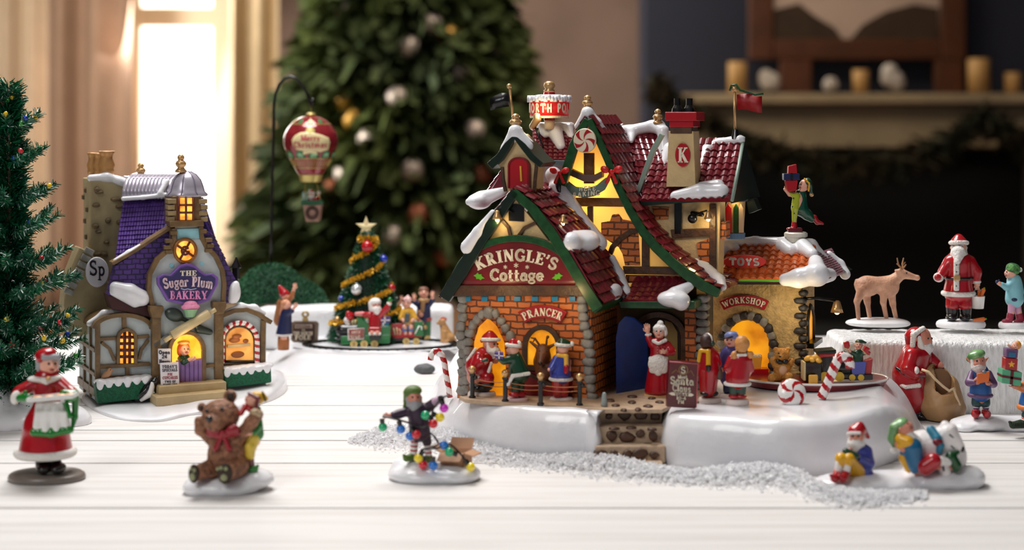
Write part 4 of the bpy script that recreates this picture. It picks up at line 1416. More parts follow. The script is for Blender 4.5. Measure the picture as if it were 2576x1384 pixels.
cs('snow_cap', m_snow, caps([(1816,614, WD + 120),(1900,610, WD + 125),(1980,612, WD + 125),(2040,616, WD + 120)],[16,16,17,18]) +
   [('c',(1822,622, WD + 90),(1816,640, WD + 50),18,10),('c',(1835,620, WD + 100),(1850,622, WD + 80),20,12),('c',(1970,620, WD + 100),(1990,632, WD + 70),22,18),('c',(2020,622, WD + 90),(2044,640, WD + 40),24,16),
    ('c',(2044,620, WD + 130),(2076,650, WD + 150),16,10)], 10, 52)
cs('snow_cap', m_snow, caps([(1975,704, WD - 55),(2010,700, WD - 52),(2056,690, WD - 48)],[17,25,29]) + caps([(2056,690, WD - 48),(2052,660, WD)],[28,20]) + caps([(2056,694, WD - 44),(2088,692, WD + 30)],[26,18]), 10, 48)
cs('snow_cap', m_snow, caps([(2086,640, WD + 200),(2112,666, WD + 210),(2126,690, WD + 200)],[10,14,15]), 8, 36)
tpl = ce('oval_plaque', disc_pts(1873,659,54,18), WD - 12, WD - 2, mat('toy sign red',(232,64,54),.35), 2)
lettering('lettering', C, 'TOYS', straight(1872,668,18,.02, fit('TOYS',74,18,.16)), mat('white lettering',(250,244,230),.4), tpl, 3, WD - 15, .16, 1.3, None, True)
b = MB()
b.lathe(C.L(2002,604, WD + 118), [(26 * dk,-6 * dk),(27 * dk,8 * dk),(32 * dk,10 * dk),(32 * dk,19 * dk),(28 * dk,22 * dk)], 28)
b.build('roof_pedestal', mat('ivory pedestal',(222,218,204),.35), cot, C, smooth=False)

# lights inside the gable, then added warm fills without fittings before the walls
point_light('gable_glow_and_fill', C.L(1500,470, MD + 75), .11, (1,.68,.26), cot, .006)
point_light('gable_glow_and_fill', C.L(1560,600, MD + 45), .02, (1,.68,.26), cot, .006)
point_light('workshop_wall_fill', C.L(1990,780, WD - 110), .03, (1,.76,.4), cot, .006)  # added fill for the shaded workshop wall, no lamp hangs here
point_light('gable_glow_and_fill', C.L(1400,752,-110), .022, (1,.66,.28), cot, .004)  # added fill that warms the brick front, no fitting

point_light('gable_glow_and_fill', C.L(1225,752,-110), .016, (1,.66,.28), cot, .004)  # second added fill on the brick front
# snow base, paved forecourt and stone steps
def bz(x, y):
    return GZ
def base_out():
    P = [(1090,1066), (1150,1114), (1240,1142), (1360,1157), (1470,1163), (1508,1165), (1522,1120), (1528,1090), (1560,1082), (1620,1082), (1652,1090), (1662,1130), (1672,1166), (1760,1180), (1880,1190), (2000,1196),
         (2120,1190), (2220,1172), (2285,1140), (2318,1106), (2322,1084), (2300,1068), (2220,1060), (2110,1054), (2060,1000), (1900,935), (1500,935), (1200,945), (1110,985), (1085,1022)]
    return [tpt(*p) for p in P]
def hbase(x, y):
    # low at the left ramp, swelling at the right end
    px = CX + x / y * F
    l = min(1, max(0,(px - 1075) / 120))
    r_ = max(.08, 1 - (max(0, px - 2222) / 98) ** 2)
    return GZ * (.45 + .55 * l * l * (3 - 2 * l)) * r_ + .004 * math.exp(-((px - 2190) / 60) ** 2)
o = mound('snow_base', base_out(), TZ, hbase, m_snow, cot, .012, .0016, 3, .002)

# stone steps cut into the base and the flagged forecourt
m_path = mat('sand path', (196,168,140), .6, mott=(150,.2), bump=(260,.3))
m_cob = mat('brown cobble', (92,62,44), .45, mott=(160,.4))
def tp3(px, row, z):
    x, y = tpt(px, row, z)
    return Vector((x, y, TZ + z)) - C.o
def w2l(v): return C.R @ v
b = MB()
lv = [(.0445,1010,1040), (.030,1040,1102), (.0155,1100,1142), (.004,1138,1164)]
def Yr(row, z): return (H - z) * F / (row - HR)
ys = [1.530, 1.478, 1.462, 1.446, 1.432]
zs = [.0446, .030, .016, .004]
for i, z in enumerate(zs):
    y0, y1 = ys[i + 1] if i else 1.478, 1.62
    hw = (.0285, .030, .0305, .0305)[i]
    xm = (1592 - CX) / F * y0 - (.002, .0, .002, .004)[i]
    if i == 0: y0 = 1.4785
    bb = [Vector((xm - hw, y0, TZ + .001)), Vector((xm + hw, y0 + .001, TZ + .001)), Vector((xm + hw, y1, TZ + .001)), Vector((xm - hw, y1, TZ + .001))]
    tt = [v + Vector((0,0, z)) for v in bb]
    b.add([w2l(v - C.o) for v in bb + tt], [(3,2,1,0),(4,5,6,7),(0,1,5,4),(1,2,6,5),(2,3,7,6),(3,0,4,7)])
b.build('stone_steps', m_path, cot, C, bevel=.002)
# forecourt slab over the snow
fo = [tpt(*p, GZ) for p in ((1156,1000),(1170,1008),(1300,1019),(1440,1026),(1524,1034),(1665,1034),(1690,1022),(1760,1012),(1770,975),(1540,975),(1480,1000))]
vs = [w2l(Vector((x, y, TZ + GZ + .0012)) - C.o) for x, y in fo] + [w2l(Vector((x, y, TZ + GZ - .002)) - C.o) for x, y in fo]
n_ = len(fo)
mesh('forecourt', vs, [list(range(n_))] + [[i, n_ + i, n_ + (i + 1) % n_,(i + 1) % n_] for i in range(n_)], C, m_path, cot)
b = MB()
rr = random.Random(21)
def cobble_top(px, row, z, sx, sy):
    x, y = tpt(px, row, z)
    n = 8
    ring = []
    rad = [rr.uniform(.75,1.15) for _ in range(n)]
    for sc, up in ((1,-.001), (.95,.0006), (.6,.0012)):
        ring.append([w2l(Vector((x + sx * sc * rad[q] * math.cos(q * .785), y + sy * sc * rad[q] * math.sin(q * .785), TZ + z + up)) - C.o) for q in range(n)])
    vs = sum(ring, [])
    b.add(vs, [[i * n + q, i * n + (q + 1) % n,(i + 1) * n + (q + 1) % n,(i + 1) * n + q] for i in range(2) for q in range(n)] + [[2 * n + q for q in range(n)]])
def cobble_front(px, z, Y, sx, sz):
    x = (px - CX) / F * Y
    n = 8
    ring = []
    rad = [rr.uniform(.78,1.12) for _ in range(n)]
    for sc, up in ((1,.001), (.95,-.0008), (.6,-.0014)):
        ring.append([w2l(Vector((x + sx * sc * rad[q] * math.cos(q * .785), Y + up, TZ + z + sz * sc * rad[q] * math.sin(q * .785))) - C.o) for q in range(n)])
    vs = sum(ring, [])
    b.add(vs, [[i * n + q,(i + 1) * n + q,(i + 1) * n + (q + 1) % n, i * n + (q + 1) % n] for i in range(2) for q in range(n)] + [[2 * n + q for q in range(n - 1,-1,-1)]])
for px, z, sx, sz in ((1532,.037,.004,.0028), (1571,.0378,.0066,.0052), (1614,.0378,.0064,.0052), (1648,.037,.005,.0042)):
    cobble_front(px, z, 1.4783, sx, sz)
for px, z, sx, sz in ((1538,.0228,.0058,.0052), (1578,.0215,.0074,.0046), (1612,.0245,.0044,.0038), (1642,.0225,.0046,.0048)):
    cobble_front(px, z, 1.4617, sx, sz)
for px, z, sx, sz in ((1510,.0098,.0074,.0044), (1546,.0098,.0044,.004), (1578,.0095,.0046,.004), (1610,.0098,.0078,.0046), (1646,.009,.0044,.0034)):
    cobble_front(px, z, 1.4457, sx, sz)
for px, row in ((1550,1020), (1590,1012), (1630,1022), (1605,1030), (1570,1032), (1660,1012), (1535,1008), (1640,1002), (1590,998), (1690,1005)):
    cobble_top(px, row, GZ + .0018, rr.uniform(.003,.006), rr.uniform(.004,.007))
for px, row in ((1545,1070), (1590,1068), (1640,1072)):
    cobble_top(px, row + 8, .030, .005, .003)
for px, row in ((1526,1110), (1570,1112), (1630,1116)):
    cobble_top(px, row + 2, .016, .006, .003)
b.build('cobbles', m_cob, cot, C, smooth=True)
# ------------------------------------------------------------------ the purple roofed bakery
B = Fr(320, 1010, (H - .003) * F / 712, 25)
bak = B.thing('lit_bakery', 'small lit bakery with purple tiled roofs and a tall stone chimney', 'miniature house')
def be(name, pts, d0, d1, m, bevel=1.2): return extr(name, B, pts, d0, d1, m, bak, bevel)
def bsd(name, m, prims, k=8, n=44, rough=0.0): return sdf(name, B, m, prims, bak, k, n, rough)
m_bwall = mat('frosty blue plaster', (196,206,206), .5, mott=(60,.12), bump=(300,.2))
m_oakb = mat('oak beam', (126,98,60), .45, mott=(110,.35), bump=(260,.3))
m_purp = brick_mat('purple shingle', (86,54,138), (62,38,108), (34,20,62), .0088, .0054, .0007)
m_purt = mat('purple tile', (82,52,132), .22, coat=.5, mott=(120,.3))
m_silv = mat('lilac silver', (186,180,194), .28, metal=.35, mott=(70,.15))
m_tanst = mat('tan chimney render', (186,168,126), .6, mott=(40,.2), bump=(200,.2))
m_hedge = mat('emerald hedge', (10,112,74), .5, bump=(900,1.0), mott=(500,.5))
m_bake = mat('bakery lit pane', (250,176,70), .4, emit=1.1, mott=(110,.5), col2=(206,104,28))
m_mull = mat('russet mullion', (98,34,18), .4)
m_step = mat('sandstone step', (190,166,122), .55, mott=(50,.2))
# snow base
o = mound('snow_base', [tpt(*p) for p in ((205,1000),(230,1030),(300,1056),(400,1062),(480,1046),(580,1036),(680,1010),(722,978),(690,950),(560,935),(380,940),(250,960))], TZ,
          lambda x, y: .004 + .010 * max(0, min(1,(CX + x / y * F - 350) / 330)) * max(0, min(1,(y - 1.66) / .15)), m_snow, bak, .012, .0016, 6, 0)
# left wing
def arch_top(cx, hw, ys, ya, n=14): return [(cx - hw * math.cos(math.pi * i / n), ys - (ys - ya) * math.sin(math.pi * i / n)) for i in range(n + 1)]
be('wing_wall', [(243,1010)] + arch_top(311,68,826,796) + [(379,1005)], 0, 230, m_bwall, 0)
be('arch_beam', strip(arch_top(311,72,828,793),11), -10, 235, m_oakb)
bsd('snow_cap', m_snow, [c for d in (20,110,200) for c in caps([(225,814, d),(262,790, d),(311,782, d),(358,792, d)],[8,9,9,7])], 12, 50)
def bb(name, pts, w, d=-8): be(name, strip(pts, w), d, 0, m_oakb)
bb('post', [(246,815),(246,1005)], 13)
bb('post', [(313,797),(313,826)], 11)
bb('rail', [(250,854),(296,851)], 9)
bb('rail', [(346,849),(376,846)], 9)
bb('rail', [(252,924),(378,916)], 10)
bb('rail', [(250,953),(378,945)], 9)
bb('brace', [(256,862),(276,878),(289,908)], 8)
bb('brace', [(374,856),(356,880),(350,905)], 8)
bb('post', [(321,922),(321,950)], 10)
def window(cx, top, hw, bot, d, rows, cols, fr_w, rise=None):
    wf_ = be('window_frame', strip(arch_pts(cx, top - 2, hw + 3, bot + 2,(rise or hw) + 3), fr_w), d - 12, d, m_oakb)
    extr('window_glass', B, arch_pts(cx, top, hw, bot, rise), d - 4, d + 1, m_bake, wf_)
    ln = []
    for i in range(1, cols):
        x = cx - hw + 2 * hw * i / cols
        ln.append([(x, bot, d - 6),(x, top + (0 if rise is None or True else 0), d - 6)])
    for j in range(1, rows):
        y = top + (bot - top) * j / rows
        ln.append([(cx - hw, y, d - 6),(cx + hw, y, d - 6)])
    tubes('mullion', B, ln, 4.0, m_mull, wf_, 6)
window(320, 832, 19, 914, 0, 5, 3, 9)
def planter(pts_top, pts_bot, d0, d1, seed):
    x0, x1 = pts_top[0][0], pts_top[1][0]
    be('hedge', [pts_top[0], pts_top[1], pts_bot[1], pts_bot[0]], d0, d1, m_hedge, 4)
    pr = []
    n = 6
    for i in range(n):
        t = (i + .5) / n
        x = x0 + (x1 - x0) * t
        y = pts_top[0][1] + (pts_top[1][1] - pts_top[0][1]) * t
        pr += [('e',(x, y,(d0 + d1) / 2),(16,(d1 - d0) / 2 + 3,8)), ('e',(x, y + 8, d0),(9,4,11 + 3 * math.sin(i * 2.3 + seed)))]
    bsd('planter_snow', m_snow, pr, 5, 60)
planter(((240,962),(379,948)), ((246,1017),(379,1002)), -40, -4, 1)
# centre bay with the bell shaped gable
be('bay_wall', [(384,985),(386,770),(378,712),(384,676),(404,650),(428,628),(440,604),(440,560),(506,556),(508,600),(520,622),(544,646),(560,676),(564,712),(560,766),(560,985)], -24, 100, m_bwall, 0)
lf = [(386,775), (376,725), (378,690), (398,652), (424,630), (438,604), (439,575)]
rt = [(562,768), (565,715), (560,680), (544,646), (520,620), (508,596), (506,570)]
be('bell_trim', strip(lf,11), -34, -14, m_oakb)
be('bell_trim', strip(rt,11), -34, -14, m_oakb)
b = MB()
for x, y in ((424,606), (420,622), (424,634), (524,604), (528,618), (524,630), (436,586), (510,582)):
    b.box(B.L(x, y,-30), (9 * B.k,8 * B.k,5 * B.k))
b.build('corbel_stones', m_oakb, bak, B, bevel=1.5 * B.k)
be('purple_gable', [(428,570),(424,612),(404,640),(378,676),(372,720),(382,772),(272,742),(290,668),(340,634),(400,594)], -12, 20, m_purp, 2)
be('purple_gable', [(508,572),(512,612),(544,640),(566,690),(568,735),(562,768),(606,748),(600,716),(560,640),(536,590)], -12, 20, m_purp, 2)
be('roof_edge', strip([(284,664),(340,632),(400,592),(436,570)],8), -18, 24, m_oakb)
bsd('snow_cap', m_snow, caps([(292,657,0),(326,638,0),(352,622,0)],[8,10,8]), 5, 30)
bsd('snow_cap', m_snow, caps([(290,722,-14),(326,734,-16),(358,750,-18)],[14,20,20]) + caps([(286,735,-14),(340,760,-14)],[10,14]), 7, 36)
bsd('snow_cap', m_snow, [('e',(590,736,-10),(16,14,27)),('c',(584,752,-10),(592,716,-8),12,10)], 6, 30)
be('eave', [(272,742),(386,774),(386,800),(282,778)], -2, 60, mat('oxblood eave',(66,22,20),.5))
# purple mansard and silver ridge
mr0, mr1 = B.L(311, 500, 120), B.L(428, 494, 120)
me0 = B.L(290, 650, 40)
tiles('mansard_roof', B, [mr0, mr0.lerp(me0,.5) + Vector((0,4 * B.k,0)), me0], (mr1 - mr0) * 1.12, 13, 7, m_purt, bak, 3, 1.6, seed=12)
mq0 = B.L(505, 520, 100)
tiles('mansard_roof', B, [mq0, B.L(530,580,90), B.L(566,652,60)], (0,150 * B.k,0), 13, 12, m_purt, bak, 3, 1.6, seed=13)
be('mansard_core', [(318,500),(512,496),(560,660),(300,660)], 126, 260, m_purp, 0)
b = MB()
for i in range(13):
    t = i / 12
    x = 316 + 110 * t
    pts = [B.L(x - 4,500,105), B.L(x - 2,478,108), B.L(x + 4,456,125), B.L(x + 16,444,155), B.L(x + 30,440,190)]
    b.tube(pts, 6.5 * B.k, 8)
b.build('silver_ridge', m_silv, bak, B, smooth=True)
be('ridge_core', [(312,504),(430,498),(430,446),(330,446)], 128, 240, m_silv, 3)
bsd('snow_cap', m_snow, caps([(310,500,102),(360,497,100),(418,490,96)],6) + [('c',(402,486,96),(420,456,110),7,7)], 4, 40)
# turret window and silver dome
be('turret_wall', [(434,494),(506,492),(506,566),(434,568)], -28, 60, m_oakb, 2)
b = MB()
for i in range(4):
    for x in (430, 508):
        b.box(B.L(x + (3 if x > 470 else -2) * (i % 2),506 + i * 15,-18), ((11 - 2 * (i % 2)) * B.k,14 * B.k,6 * B.k))
b.build('quoin', mat('sand quoin',(164,140,98),.5, mott=(120,.3)), bak, B, bevel=1.5 * B.k)
be('window_glass', [(451,498),(485,498),(484,553),(452,553)], -34, -26, m_bake, 0)
tubes('mullion', B, [[(468,497,-35),(468,554,-35)],[(451,516,-35),(485,516,-35)],[(451,535,-35),(485,535,-35)]] + [[(450,497,-35),(450,554,-35)],[(486,497,-35),(486,554,-35)]], 3, m_mull, bak, 6)
be('sill', [(426,556),(512,554),(514,570),(428,572)], -38, 0, m_oakb, 2)
be('blue_panel', [(444,576),(500,574),(502,600),(446,602)], -28, -20, mat('sky blue panel',(150,206,216),.5, mott=(120,.2)), 1)
dc = B.L(470, 492, 10)
b = MB()
k = B.k
b.lathe(dc, [(52 * k,-2 * k),(54 * k,3 * k),(46 * k,10 * k),(42 * k,24 * k),(36 * k,40 * k),(24 * k,54 * k),(10 * k,61 * k),(4 * k,63 * k)], 32, .9)
b.build('silver_dome', m_silv, bak, B, smooth=True)
b = MB()
for q in range(8):
    a = q * .785 + .3
    b.tube([dc + Vector((r * math.cos(a) * k, r * .9 * math.sin(a) * k, z * k)) for r, z in ((54,3),(46.5,10),(42.5,24),(36.5,40),(24.5,54),(10,61.5))], 1.6 * k, 6)
b.build('dome_rib', mat('grey lilac rib',(120,112,130),.3, metal=.3), bak, B, smooth=True)
finial('finial', B, 455, 386, 434, 15, 10, bak)
finial('finial', B, 355, 408, 446, 13, 180, bak)
# round window
be('window_glass', disc_pts(466,631,25,27), -30, -22, m_bake, 0)
b = MB()
b.tube([B.L(x, y,-32) for x, y in disc_pts(466,631,27,29,30)], 4.5 * k, 8, True)
b.build('window_frame', mat('copper rim',(150,96,44),.35, metal=.3), bak, B, smooth=True)
tubes('mullion', B, [[(444,616,-33),(488,646,-33)],[(478,608,-33),(452,654,-33)]] + [[(p[0], p[1],-33) for p in disc_pts(466,631,9,10,12)]], 3.2, m_mull, bak, 6)
be('frost_spot', disc_pts(432,668,6,6,10), -25.5, -22, mat('sky blue panel',(150,206,216),.5), 0)
be('frost_spot', disc_pts(508,664,6,6,10), -25.5, -22, mat('sky blue panel',(150,206,216),.5), 0)
# shop sign
so = [(479,772), (448,764), (420,758), (408,736), (396,716), (395,698), (410,690), (428,692), (440,680), (452,668), (472,662), (492,668), (504,680), (518,690), (536,688), (550,698), (549,716), (538,736), (528,756), (506,764)]
shs = be('shop_sign', so, -44, -30, mat('violet sign rim',(124,84,168),.35), 3)
extr('sign_field', B, [(472 + (x - 472) * .9,717 + (y - 717) * .86) for x, y in so], -47, -42, mat('indigo sign field',(52,44,98),.35), shs, 1.5)
lettering('lettering', B, 'THE', straight(474,694,13,-.02,1.25), m_lett, shs, 2, -50, .1, 1.2)
lettering('lettering', B, 'Sugar Plum', arched(474,721,330,25, fit('Sugar Plum',122,25,.05)), mat('pink white lettering',(248,218,226),.4), shs, 2, -50, .05, 1.3)
lettering('lettering', B, 'BAKERY', straight(475,753,21,.0, fit('BAKERY',94,21,.07)), mat('pink lettering',(236,150,206),.4), shs, 2, -50, .07, 1.1)
tubes('scroll', B, [[(455,726,-48),(464,729,-48),(472,727,-48),(480,729,-48),(494,726,-48)]], 1.2, mat('ice blue scroll',(190,214,236),.4), shs, 5)
# cupcake, whisk, rolling pin
c0 = B.L(479, 797, -46)
b = MB()
b.lathe(c0, [(13 * k,0),(15 * k,10 * k),(19 * k,20 * k)], 14)
cup = b.build('cupcake_case', mat('mint case',(142,184,142),.5), bak, B)
bsd('frosting', mat('pink frosting',(240,150,186),.5, bump=(500,.6)), [('e',(479,772,-46),(24,18,9)),('e',(479,764,-46),(17,14,8))], 4, 28)
bsd('whisk', mat('gunmetal',(66,76,70),.35, metal=.3), [('e',(438,792,-34),(25,14,17),25),('c',(455,800,-34),(520,832,-32),5,7),('c',(500,830,-32),(528,836,-32),9,8)], 4, 40)
b = MB()
b.tube([B.L(432,845,-52), B.L(434,844,-52), B.L(525,789,-52), B.L(527,788,-52)], [8 * k,12 * k,12 * k,8 * k], 16)
rpn = b.build('rolling_pin', mat('pale wood',(212,190,142),.4, mott=(80,.12)), bak, B, smooth=True)
for a_, c_ in (((414,858,-52),(432,846,-52)), ((542,779,-52),(527,788,-52))):
    b = MB()
    b.tube([B.L(*a_), B.L(*c_)], [6 * k,5 * k], 10)
    b.build('pin_handle', mat('pale wood',(212,190,142),.4), rpn, B, smooth=True)
be('spatula', strip([(388,872),(428,845)],15), -36, -30, mat('grey steel',(126,130,128),.35, metal=.4), 1)
# columns, door, half door, steps
for x0, x1, yt, yb in ((383,405,776,985), (541,563,766,985)):
    be('column', [(x0, yt),(x1, yt),(x1, yb),(x0, yb)], -36, -20, m_oakb)
    be('column_cap', [(x0 - 6, yt - 6),(x1 + 7, yt - 6),(x1 + 7, yt + 6),(x1, yt + 24),(x0, yt + 24),(x0 - 6, yt + 6)], -44, -18, m_oakb, 2)
be('bay_rail', strip([(516,922),(541,919)],9), -32, -22, m_oakb)
be('lit_doorway', arch_pts(471,842,38,982,40), -27, -22, mat('bakery glow',(250,176,58),.5, emit=1.1, mott=(60,.3), col2=(232,140,24)), 0)
be('door_frame', strip(arch_pts(471,837,43,982,45),10), -40, -22, m_oakb)
hfd = be('half_door', [(444,908),(509,902),(509,974),(446,980)], -38, -30, mat('lilac boards',(146,112,180),.5, mott=(100,.15)), 1)
b = MB()
for x in (455, 466, 477, 488, 499):
    b.prism([B.L(x - 1,907,-39), B.L(x + 1,907,-39), B.L(x + 1,976,-39), B.L(x - 1,976,-39)], 1.5 * k)
b.build('board_groove', mat('dark lilac',(96,68,128),.6), hfd, B)
be('step', [(400,972),(570,960),(570,986),(400,1002)], -78, -24, m_step, 3)
be('step', [(392,1000),(574,984),(574,1010),(394,1025)], -112, -40, m_step, 3)
m_paper = mat('white card', (226,222,226), .5)
m_ink = mat('dark ink', (40,32,44), .5)
m_inkr = mat('red ink', (176,30,60), .5)
hbd = be('hours_board', [(398,878),(430,877),(431,915),(399,917)], -50, -44, m_paper, 1)
lettering('lettering', B, 'Open', straight(414,891,9,0,1.1), m_ink, hbd, 1, -51.5, .06, 1.1)
lettering('lettering', B, '24', straight(414,902,9,0,1.1), m_ink, hbd, 1, -51.5, .06, 1.3)
lettering('lettering', B, 'Hours', straight(414,913,8,0,1.0), m_ink, hbd, 1, -51.5, .06, 1.1)
mbd = be('menu_board', [(403,914),(449,911),(452,982),(406,986)], -62, -56, m_paper, 1)
for t, y, s_, m in (("TODAY'S",926,7, m_ink), ('SPECIALS',935,7, m_ink), ('PIE',945,6, m_inkr), ('CUPCAKES',954,7, m_inkr), ('TWO OF',963,5.5, m_ink), ('EACH FOR',971,5.5, m_ink), ('A DOLLAR',979,5.5, m_ink)):
    t2 = t if all(ch in GL for ch in t) else t
    lettering('lettering', B, t2, straight(427 + (y - 926) * .04, y, s_,-.03, fit(t2, min(38, text_width(t2,.1) * s_), s_,.1)), m, mbd, 1, -63.5, .1, 1.0)
# right wing with the candy striped window
be('wing_wall', [(562,985)] + arch_top(616,54,800,782) + [(668,975)], 0, 200, m_bwall, 0)
be('arch_beam', strip([(562,794),(590,782),(622,780),(652,792),(684,812)],11), -12, 205, m_oakb)
bsd('snow_cap', m_snow, [c for d in (0,90,180) for c in caps([(572,784, d),(606,771, d),(640,775, d),(664,788, d)],[7,8,8,6])], 12, 50)
bb('post', [(663,806),(661,922)], 12)
bb('rail', [(564,922),(668,914)], 9)
be('window_glass', arch_pts(603,824,34,906,34), -4, 1, mat('bakery shop glow',(236,170,84),.4, emit=.55, mott=(40,.45), col2=(176,110,46)), 0)
be('shelf', [(572,868),(630,864),(630,871),(572,875)], -10, -3, mat('pale wood',(212,190,142),.4), 1)
bsd('shelf_cakes', mat('brown cake',(150,86,40),.5), [('e',(590,856,-8),(15,4,7)),('e',(596,846,-8),(13,4,6)),('e',(598,892,-8),(18,4,9)),('e',(618,858,-8),(8,4,6))], 2, 36)
b = MB()
b.tube([B.L(x, y,-8) for x, y in arch_pts(603,819,38,910,38)] + [B.L(565,910,-8)], 3.5 * k, 6)
b.build('window_frame', m_blk, bak, B, smooth=True)
def candy(name, fr, pts, r, d, parent, bands, mw, mr, pitch=.5):
    """Round cane with spiral stripes: two interleaved materials in one mesh."""
    P = [fr.L(p[0], p[1], d) if len(p) == 2 else fr.L(*p) for p in pts]
    # resample
    seg = [0]
    for i in range(len(P) - 1):
        seg.append(seg[-1] + (P[i + 1] - P[i]).length)
    N, S = bands * 14, 20
    Q = []
    for i in range(N + 1):
        s = seg[-1] * i / N
        j = max(q for q in range(len(P)) if seg[q] <= s + 1e-12)
        j = min(j, len(P) - 2)
        Q.append(P[j].lerp(P[j + 1],(s - seg[j]) / max(1e-9, seg[j + 1] - seg[j])))
    b = MB()
    b.tube(Q, r * fr.k, S)
    b.mi = []
    for i in range(N):
        for q in range(S):
            b.mi.append(int(((i / 14 + pitch * q / S) % 1) > .55))
    b.mi += [0, 0]
    return b.build(name, [mw, mr], parent, fr, smooth=True)
m_cw = mat('candy white', (240,236,232), .2, coat=.4)
candy('candy_arch', B, arch_pts(603,812,44,914,44), 6.5, -12, bak, 15, m_cw, m_red)
planter(((562,930),(682,918)), ((570,977),(684,963)), -44, -4, 2)
# chimney, buttress and oval plaque
def bcor(p, dx, dy): return p + Vector((dx * k, dy * k,0))
b = MB()
prof = [((190,450),112,100), ((196,520),110,100), ((196,640),112,110), ((180,760),140,120), ((172,860),150,130)]
ring = []
for (x, y), w, dp_ in prof:
    p = B.L(226, y, 150)
    off = x - 190
    ring.append([bcor(p,(w - 14) + off * .2,0), bcor(p,0 + off * .3,0), bcor(p, off * .4, dp_), bcor(p, w - 10, dp_)])
vs = sum(ring, [])
fs = []
for i in range(len(ring) - 1):
    for q in range(4):
        fs.append([i * 4 + q, i * 4 + (q + 1) % 4,(i + 1) * 4 + (q + 1) % 4,(i + 1) * 4 + q])
b.add(vs, fs + [[3,2,1,0]])
b.build('chimney_stack', m_tanst, bak, B, bevel=3 * k)
rr = random.Random(8)
stones('inset_stones', B, [(x, y, rr.uniform(6,13), rr.uniform(4,7), rr.uniform(-8,8)) for x, y in ((244,478),(250,484),(292,502),(242,517),(272,556),(248,584),(240,570),(268,610),(300,560),(246,640),(262,640),(300,520))], 146, 10, mat('umber stone',(120,98,66),.6, mott=(100,.4)), bak, 4)
b = MB()
for y, dd in ((482,60), (500,90), (530,40), (560,70), (600,55)):
    p = B.L(226, y, 150)
    b.box(p + Vector((1 * k, dd * k,0)), (4 * k,9 * k,6 * k))
b.build('inset_stones', mat('umber stone',(120,98,66),.6), bak, B, bevel=2 * k)
bsd('snow_cap', m_snow, [c for d in (155,190,225,250) for c in caps([(228,448, d),(268,446, d),(308,456, d)],[9,11,10])] + [('c',(300,456,150),(318,466,148),8,7)], 12, 44)
for x, y0, y1, r_, d in ((234,382,440,14,215), (250,384,440,14,190), (268,378,440,19,170)):
    b = MB()
    hgt = (y1 - y0) * k
    b.lathe(B.L(x, y1, d), [(r_ * .9 * k,0),(r_ * 1.05 * k, hgt * .2),(r_ * .95 * k, hgt * .25),(r_ * 1.15 * k, hgt * .42),(r_ * .8 * k, hgt * .7),(r_ * .85 * k, hgt * .85),(r_ * 1.15 * k, hgt * .98),(r_ * 1.1 * k, hgt),(r_ * .8 * k, hgt),(r_ * .7 * k, hgt * .8)], 18)
    b.build('chimney_pot', mat('terracotta gold',(204,150,92),.35, metal=.25), bak, B, smooth=True)
be('buttress', [(200,622),(228,634),(290,740),(284,830),(176,850),(160,770),(168,700)], 120, 190, m_tanst, 3)
b = MB()
for i in range(7):
    x, y = 224 - i * 8.5, 632 + i * 17
    p = B.L(x, y, 118)
    b.box(p, (12 * k,6 * k,7 * k), 28)
b.build('quoin', mat('grey quoin',(168,166,158),.6, mott=(100,.4)), bak, B, bevel=1.5 * k)
obp = be('oval_plaque', disc_pts(245,685,29,38), 104, 116, mat('porcelain white',(232,230,236),.3), 2)
lettering('lettering', B, 'Sp', straight(245,694,38,.04, fit('Sp',40,38,.06)), m_ink, obp, 2, 102, .06, .85)
be('rear_wall', [(243,900),(600,890),(600,700),(290,700),(250,790)], 232, 240, m_bwall, 0)
# timbering on the end wall
b = MB()
e0 = B.L(243, 1008, 0)
for y0, y1, x0, x1 in ((10,30,0,225), (60,70,0,225), (120,130,0,225), (0,180,60,70), (0,180,140,150)):
    b.box(e0 + Vector((-2 * k,(x0 + x1) / 2 * k,(y0 + y1) / 2 * k)), (4 * k,(x1 - x0) / 2 * k,(y1 - y0) / 2 * k))
b.build('end_timber', m_oakb, bak, B, bevel=1 * k)
# lantern post behind the far corner
b = MB()
lc = B.L(594, 760, 120)
b.lathe(lc, [(6 * k,0),(6 * k,60 * k),(11 * k,62 * k),(11 * k,90 * k),(16 * k,92 * k),(4 * k,114 * k),(2 * k,120 * k)], 8)
b.build('lantern', m_blk, bak, B)
for x, y, d, pw in ((470,868,-70,.006), (603,860,-40,.003)):
    point_light('shop_light', B.L(x, y, d), pw, (1,.66,.25), bak, .004)
# ------------------------------------------------------------------ frosted bottle-brush tree with lights
def blades_fr(name, spots, m, parent, seed=1):
    """spots: (local point, direction, length, width)."""
    r = random.Random(seed)
    vs, fs = [], []
    for p, dr, l, w in spots:
        dr = Vector(dr).normalized()
        a = dr.orthogonal().normalized()
        q = r.uniform(0, 6.28)
        s = (a * math.cos(q) + dr.cross(a) * math.sin(q)) * w * .5
        e = Vector(p) + dr * l
        n = len(vs)
        vs += [Vector(p) - s, Vector(p) + s, e + s * .5, e - s * .5]
        fs.append((n, n + 1, n + 2, n + 3))
    return mesh(name, vs, fs, None, m, parent)
T = on_table(22, 1062)
tt = T.thing('bottle_brush_tree', 'tall green tinsel tree with small coloured lights and frosted needle tips', 'artificial tree')
m_tin = mat('tinsel green', (14,74,54), .35, mott=(60,.5), col2=(22,104,62))
m_tinw = mat('frosted tinsel', (206,222,214), .35)
k = T.k
b = MB()
b.tube([T.L(22,1062), T.L(22,220)], [9 * k,3 * k], 8)
b.build('trunk', m_timber, tt, smooth=True)
rr = random.Random(17)
br = []
tiers = [(236,34,8), (300,78,9), (372,100,10), (470,128,11), (545,140,12), (635,156,13), (700,176,14), (790,190,15), (850,205,15), (905,200,15)]
